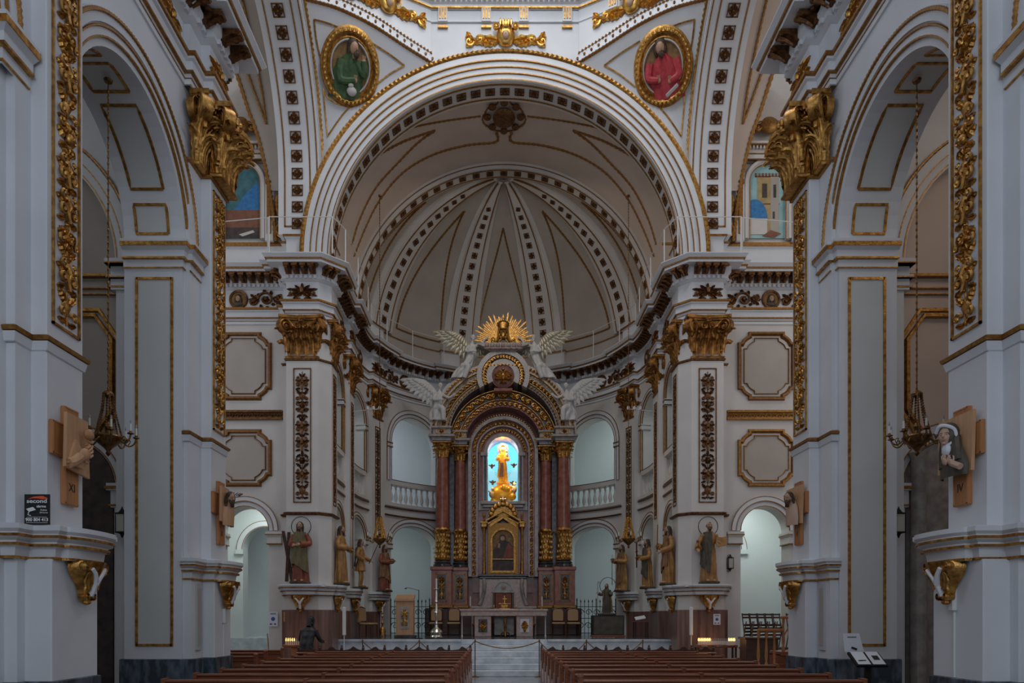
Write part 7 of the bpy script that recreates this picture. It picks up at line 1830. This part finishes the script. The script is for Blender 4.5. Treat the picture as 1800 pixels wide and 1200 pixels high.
b = MB(); b.prism([(-.13, .04, 1.15), (.15, .04, 1.15), (.10, .08, 1.42), (-.14, .08, 1.42)], (0, .004, 0)); mk('sheet', b, 'paper', l)
b = MB(); b.prism([(-.04, .035, 1.2), (.04, .035, 1.17), (.05, .036, 1.2), (-.03, .036, 1.23)], (0, .004, 0)); b.prism([(-.08, .064, 1.36), (.05, .064, 1.36), (.05, .065, 1.37), (-.08, .065, 1.37)], (0, .004, 0)); mk('print', b, 'ink', l)
# ---- posters, sign
def poster(loc, w_, h, m, label, marks=True):
    o = empty('poster', loc, 0, label, 'poster'); b = MB(); b.box(-w_/2, w_/2, -.006, 0, 0, h); mk('sheet', b, m, o)
    b = MB()
    if marks: b.box(-w_*.3, w_*.3, -.009, -.005, h*.82, h*.88); b.ell((0, -.006, h*.5), w_*.22, .004, h*.14, 12, 6); b.box(-w_*.35, -w_*.1, -.009, -.005, h*.1, h*.2); b.box(w_*.1, w_*.32, -.009, -.005, h*.1, h*.2)
    else: b.box(-w_*.35, w_*.35, -.009, -.005, h*.5, h*.56); b.ell((0, -.006, h*.72), w_*.28, .004, h*.1, 10, 5)
    mk('print', b, 'blue_ink' if marks else 'ink', o)
poster((-6.62, 20.86, 1.40), .27, .42, 'paper', 'white and blue poster on the brown marble beside the left side door')
poster((-6.2, 20.72, 1.53), .16, .28, 'yellow_sign', 'small yellow sign next to the white and blue poster', False)
poster((5.9, 20.32, 1.45), .2, .3, 'paper', 'small white notice on the brown marble of the right crossing pier')
for px_, S in ((605, -1), (1215, 1)):
    x = (px_-CX)*19.9/F-.2
    o = empty('tube_light', (x, 19.9, 0), label='white tube on a thin pole in front of the %s crossing pier corner' % side_txt[S], cat='tube lamp', group='white tubes on poles')
    b = MB(); b.lathe([(.12, 0), (.12, .02), (.012, .04), (.012, 1.2)], n=12); mk('pole', b, 'rail_white', o); b = MB(); b.lathe([(.02, 1.15), (.05, 1.18), (.05, 1.92), (.02, 1.94)], n=14); mk('tube', b, 'rail_white', o)
# ---- poles leaning in the left side door
for k in range(2):
    b = MB(); b.tube([(0, 0, 0), (-.14+.05*k, .12, 1.15-.25*k)], .018, 6); b.bbox(-.09, .09, -.05, .05, 0, .12, .01)
    mk('wooden_pole', b, 'oak', label=['taller wooden pole leaning in the left side door', 'shorter wooden pole leaning in the left side door'][k], cat='pole', loc=(-6.98+.3*k, 21.8, 0.02))
# ---- right transept: wooden rail, dark box, stacked folding chairs
o = empty('stair_railing', (5.5, 15.0, 0), label='orange wooden stair railing with turned balusters behind the right nave pier', cat='railing')
def baluster(x, z0, z1, nm='baluster'):
    b = MB(); L = z1-z0; b.lathe([(.035, 0), (.035, L*.12), (.02, L*.16), (.035, L*.3), (.028, L*.5), (.018, L*.8), (.03, L*.86), (.03, L)], (x, 0, z0), 8); mk(nm, b, 'orange_wood', o)
for px_ in (1333, 1347, 1361): baluster((px_-CX)*15/F-.2-5.5, .62, 1.39)
for px_ in (1377, 1392): baluster((px_-CX)*15/F-.2-5.5, .95, 1.64)
b = MB(); b.bbox(-.36, .16, -.04, .04, 1.36, 1.42, .01); b.bbox(.12, .42, -.04, .04, 1.62, 1.68, .01); b.tube([(.14, 0, 1.2), (.3, 0, 1.5)], .015, 6); mk('handrail', b, 'orange_wood', o)
b = MB(); b.bbox(-.36, .42, -.05, .6, .5, .62, .01); b.bbox(.1, .5, -.08, .6, .86, .95, .01); b.bbox(.1, .5, .0, .6, 0, .9, .01); b.bbox(-.36, .1, .02, .6, 0, .52, .01); mk('steps', b, 'pew_wood', o)
o = empty('dark_box', (6.4, 18.2, 0), label='dark brown wooden box in front of the stacked folding chairs, right transept', cat='box'); b = MB(); b.bbox(-.4, .4, 0, .5, 0, 1.12, .01); mk('body', b, 'dark_wood', o); b = MB(); b.bbox(-.44, .44, -.03, .53, 1.1, 1.16, .01); mk('lid', b, 'dark_wood', o)
t_ = empty('low_table', (7.15, 20.0, 0), label='low table carrying the folding chairs in the right side door', cat='table'); b = MB(); b.bbox(-.65, .65, -.3, .3, .78, .84, .01); mk('tabletop', b, 'dark_wood', t_)
for x in (-.6, .6):
    for y in (-.25, .25): b = MB(); b.bbox(x-.03, x+.03, y-.03, y+.03, 0, .79, .005); mk('leg', b, 'dark_wood', t_)
fc = None
for i in range(6):
    if fc is None:
        fc = c = empty('folding_chair', (0, 0, 0), label='x', cat='chair', group='folded wooden chairs on the low table')
        for x in (-.2, .2): b = MB(); b.tube([(x, 0, 0), (x*.9, .12, .92)], .016, 6); mk('leg', b, 'dark_wood', c); b = MB(); b.tube([(x*.85, .12, 0), (x*.85, .0, .7)], .016, 6); mk('leg', b, 'dark_wood', c)
        b = MB()
        for z in (.78, .86): b.bbox(-.2, .2, .09, .11, z, z+.05, .004)
        mk('backrest', b, 'dark_wood', c)
        b = MB()
        for k in range(4): b.bbox(-.18, .18, .02+.01*k, .035+.01*k, .3+.09*k, .36+.09*k, .003)
        mk('seat', b, 'dark_wood', c)
    else: c = copy_tree(fc)
    c.location = (6.66+.21*i, 19.9, .845); c.rotation_euler = (0, 0, .75); c['label'] = 'dark folded wooden chair stacked upright on the low table, right side door'
    if i == 5: c['label'] = 'folding chair at the outer end of the stack, leaning apart from the others'; c.location.x += .15; c['group'] = 'outer folded chair'
# ---- painted aedicules on the transept east walls above the cornice
for S in (-1, 1):
    D = side_txt[S]; X = 7.5
    o = empty('painted_niche', (S*X, 20.9, 12.3), label=('painted niche with a church bell tower and blue dome, right, above the cornice' if S > 0 else 'painted niche with a dark blue robed shape on teal, left, above the cornice'), cat='painting', group='painted niches above the transept cornice')
    hw = .52
    b = MB(); b.box(-hw, hw, -.02, .0, .2, 1.75); disc_y(0, 1.75, hw, -.02, 0, b, 24, 0, PI); mk('painted_panel', b, 'sky_paint' if S > 0 else 'teal_paint', o)
    fq = lambda s, n, z: (s, -n, z)
    archivolt(fq, 0, hw, 1.75, hw, [(0, .06, .10), (.06, .14, .14)], [(.0, .02, .1, 0)], o, 24, zb=.15, wm='white_warm')
    for s2 in (-1, 1):
        b = MB(); b.bbox(*sorted((s2*.68, s2*.92)), -.16, 0, .05, 2.35, .01); p = mk('pilaster', b, 'white_warm', o)
        b = MB(); b.bbox(*sorted((s2*.74, s2*.86)), -.19, -.1, .25, 1.65, .01); b.bbox(*sorted((s2*.70, s2*.90)), -.21, -.1, 1.65, 1.8, .02); leaf2(b, s2*.8, 1.95, R(90), .4, .18, .05, 3); mk('gilt_strip', b, 'gold_line', p)
        b = MB(); q_ = MB(); spiral(q_, 0, 0, .24, 1.6, PI/2, s2, .06, .1, 26, 7); T3(q_, s2*1.2, -.05, .35); b.add(q_.v, q_.f); b.tube(dens([(s2*1.22, -.1, .55), (s2*1.02, -.12, .85), (s2*1.02, -.12, 1.25), (s2*1.1, -.1, 1.4)], 5), .06, 8); mk('gilt_scroll', b, 'gold', o)
    b = MB(); b.bbox(-1.0, 1.0, -.2, 0, 2.35, 2.5, .02); b.bbox(-1.08, 1.08, -.3, 0, 2.72, 2.82, .02); b.bbox(-1.0, 1.0, -.18, 0, 2.5, 2.72, .01)
    for k in range(20): b.box(-.98+.1*k, -.93+.1*k, -.26, -.1, 2.62, 2.71)
    ringA(0, 2.35, 1.02, 1.12, -.25, 0, b, 24, R(28), R(152)); mk('entablature', b, 'white_warm', o)
    b = MB(); b.box(-1.02, 1.02, -.215, -.1, 2.48, 2.51); b.box(-1.09, 1.09, -.31, -.1, 2.70, 2.725); b.box(-1.02, 1.02, -.2, -.1, 2.34, 2.36); ringA(0, 2.35, 1.03, 1.07, -.27, -.2, b, 24, R(28), R(152)); b.ell((0, -.2, 3.3), .28, .12, .24, 12, 7); mirror_add(b, lambda m: (volute(m, (.32, -.2, 3.25), (0, 0, 1), (1, 0, 0), .14, .1),)); mk('gilt_trim', b, 'gold_line', o)
    b = MB(); b.box(-3, 1.3, -.06, 0, .0, .06); mk('gilt_sill', b, 'gold_line', o)
    Y = -.024
    if S > 0:
        def quad(x0, x1, z0, z1, m, nm, y=Y): b = MB(); b.box(x0, x1, y-.004, y+.003, z0, z1); return mk(nm, b, m, o)
        quad(-.28, .34, .3, 1.95, 'ochre_paint', 'painted_tower'); quad(.10, .34, .3, 1.95, 'greige', 'painted_tower_side', Y-.003)
        b = MB()
        for i_ in range(8): b.box(-.34+.095*i_, -.28+.095*i_, Y-.006, Y, 1.95, 2.05)
        b.box(-.34, .4, Y-.006, Y, 1.93, 1.97); b.box(-.3, .36, Y-.006, Y, 1.15, 1.19); mk('painted_balustrade', b, 'brick_paint', o)
        for x0, x1, z0, z1 in ((-.14, .0, 1.35, 1.75), (.18, .26, 1.35, 1.72), (.16, .22, .75, .95)): quad(x0, x1, z0, z1, 'dark_paint', 'painted_window', Y-.008)
        b = MB(); b.prism([V((-.35+.36*math.cos(a), Y-.012, .75+.55*math.sin(a))) for a in [PI*i_/16 for i_ in range(17)] if -.35+.36*math.cos(a) > -.52]+[V((-.52, Y-.012, .75))], (0, .004, 0)); mk('painted_blue_dome', b, 'blue_dome_paint', o)
        quad(-.52, .0, .3, .75, 'white_warm', 'painted_houses', Y-.010); b = MB(); b.prism([(-.15, Y-.016, .25), (.1, Y-.016, .42), (.4, Y-.016, .32), (.2, Y-.016, .2)], (0, .004, 0)); mk('painted_roof', b, 'brick_paint', o)
    else:
        b = MB(); b.prism([(-.3, Y, .95), (.0, Y, 1.0), (.52, Y, 1.0), (.52, Y, 1.75), (.35, Y, 1.72), (.1, Y, 1.5), (-.1, Y, 1.2)], (0, .004, 0)); mk('painted_blue_shape', b, 'blue_dome_paint', o)
        b = MB(); b.box(-.52, .52, Y-.003, Y+.004, .5, 1.0); mk('painted_building', b, 'brick_paint', o)
        b = MB(); b.box(-.52, .52, Y-.004, Y+.004, .2, .5); mk('painted_ground', b, 'dark_paint', o)
        b = MB(); b.prism([(-.1, Y-.01, .3), (.3, Y-.01, .42), (.35, Y-.01, .36), (0, Y-.01, .24)], (0, .004, 0)); mk('painted_cloth', b, 'white_warm', o)
# ---- thin safety rail on the cornice
for S in (-1, 1):
    o = empty('cornice_railing', (0, 0, ZC+.02), label='thin white metal safety rail on top of the %s crossing cornice' % side_txt[S], cat='railing', group='safety rails')
    pts = [(S*9.5, 20.45), (S*6.5, 20.0), (S*6.45, 19.95), (S*4.72, 19.95), (S*4.5, 20.6), (S*4.45, 22.2), (S*4.5, 24.2)]+[(S*4.65*math.cos(R(a)), DC+4.65*math.sin(R(a))) for a in (8, 24, 42, 60, 75)]
    for (x, y) in pts[1:]: b = MB(); b.tube([(x, y, 0), (x, y, 1.0)], .018, 6); mk('post', b, 'rail_white', o)
    b = MB(); b.tube([(x, y, 1.0) for x, y in pts], .013, 6)
    mk('top_rail', b, 'rail_white', o)

# ---- small spotlight arms on the presbytery pilasters
for S in (-1, 1):
    o = empty('spotlight_arm', (S*4.93, 23.75, 8.35), label='thin arm with small white spotlights high on the %s presbytery pilaster' % side_txt[S], cat='wall lamp', group='spotlight arms')
    b = MB(); b.tube([(0, 0, 0), (-S*.95, -.1, .06)], .012, 6); mk('arm', b, 'rail_white', o)
    for k in range(3): b = MB(); b.lathe([(.02, -.06), (.045, -.05), (.05, .03), (.02, .06)], (-S*(.5+.2*k), -.06-.02*k, .09), 10); mk('lamp_head', b, 'rail_white', o)
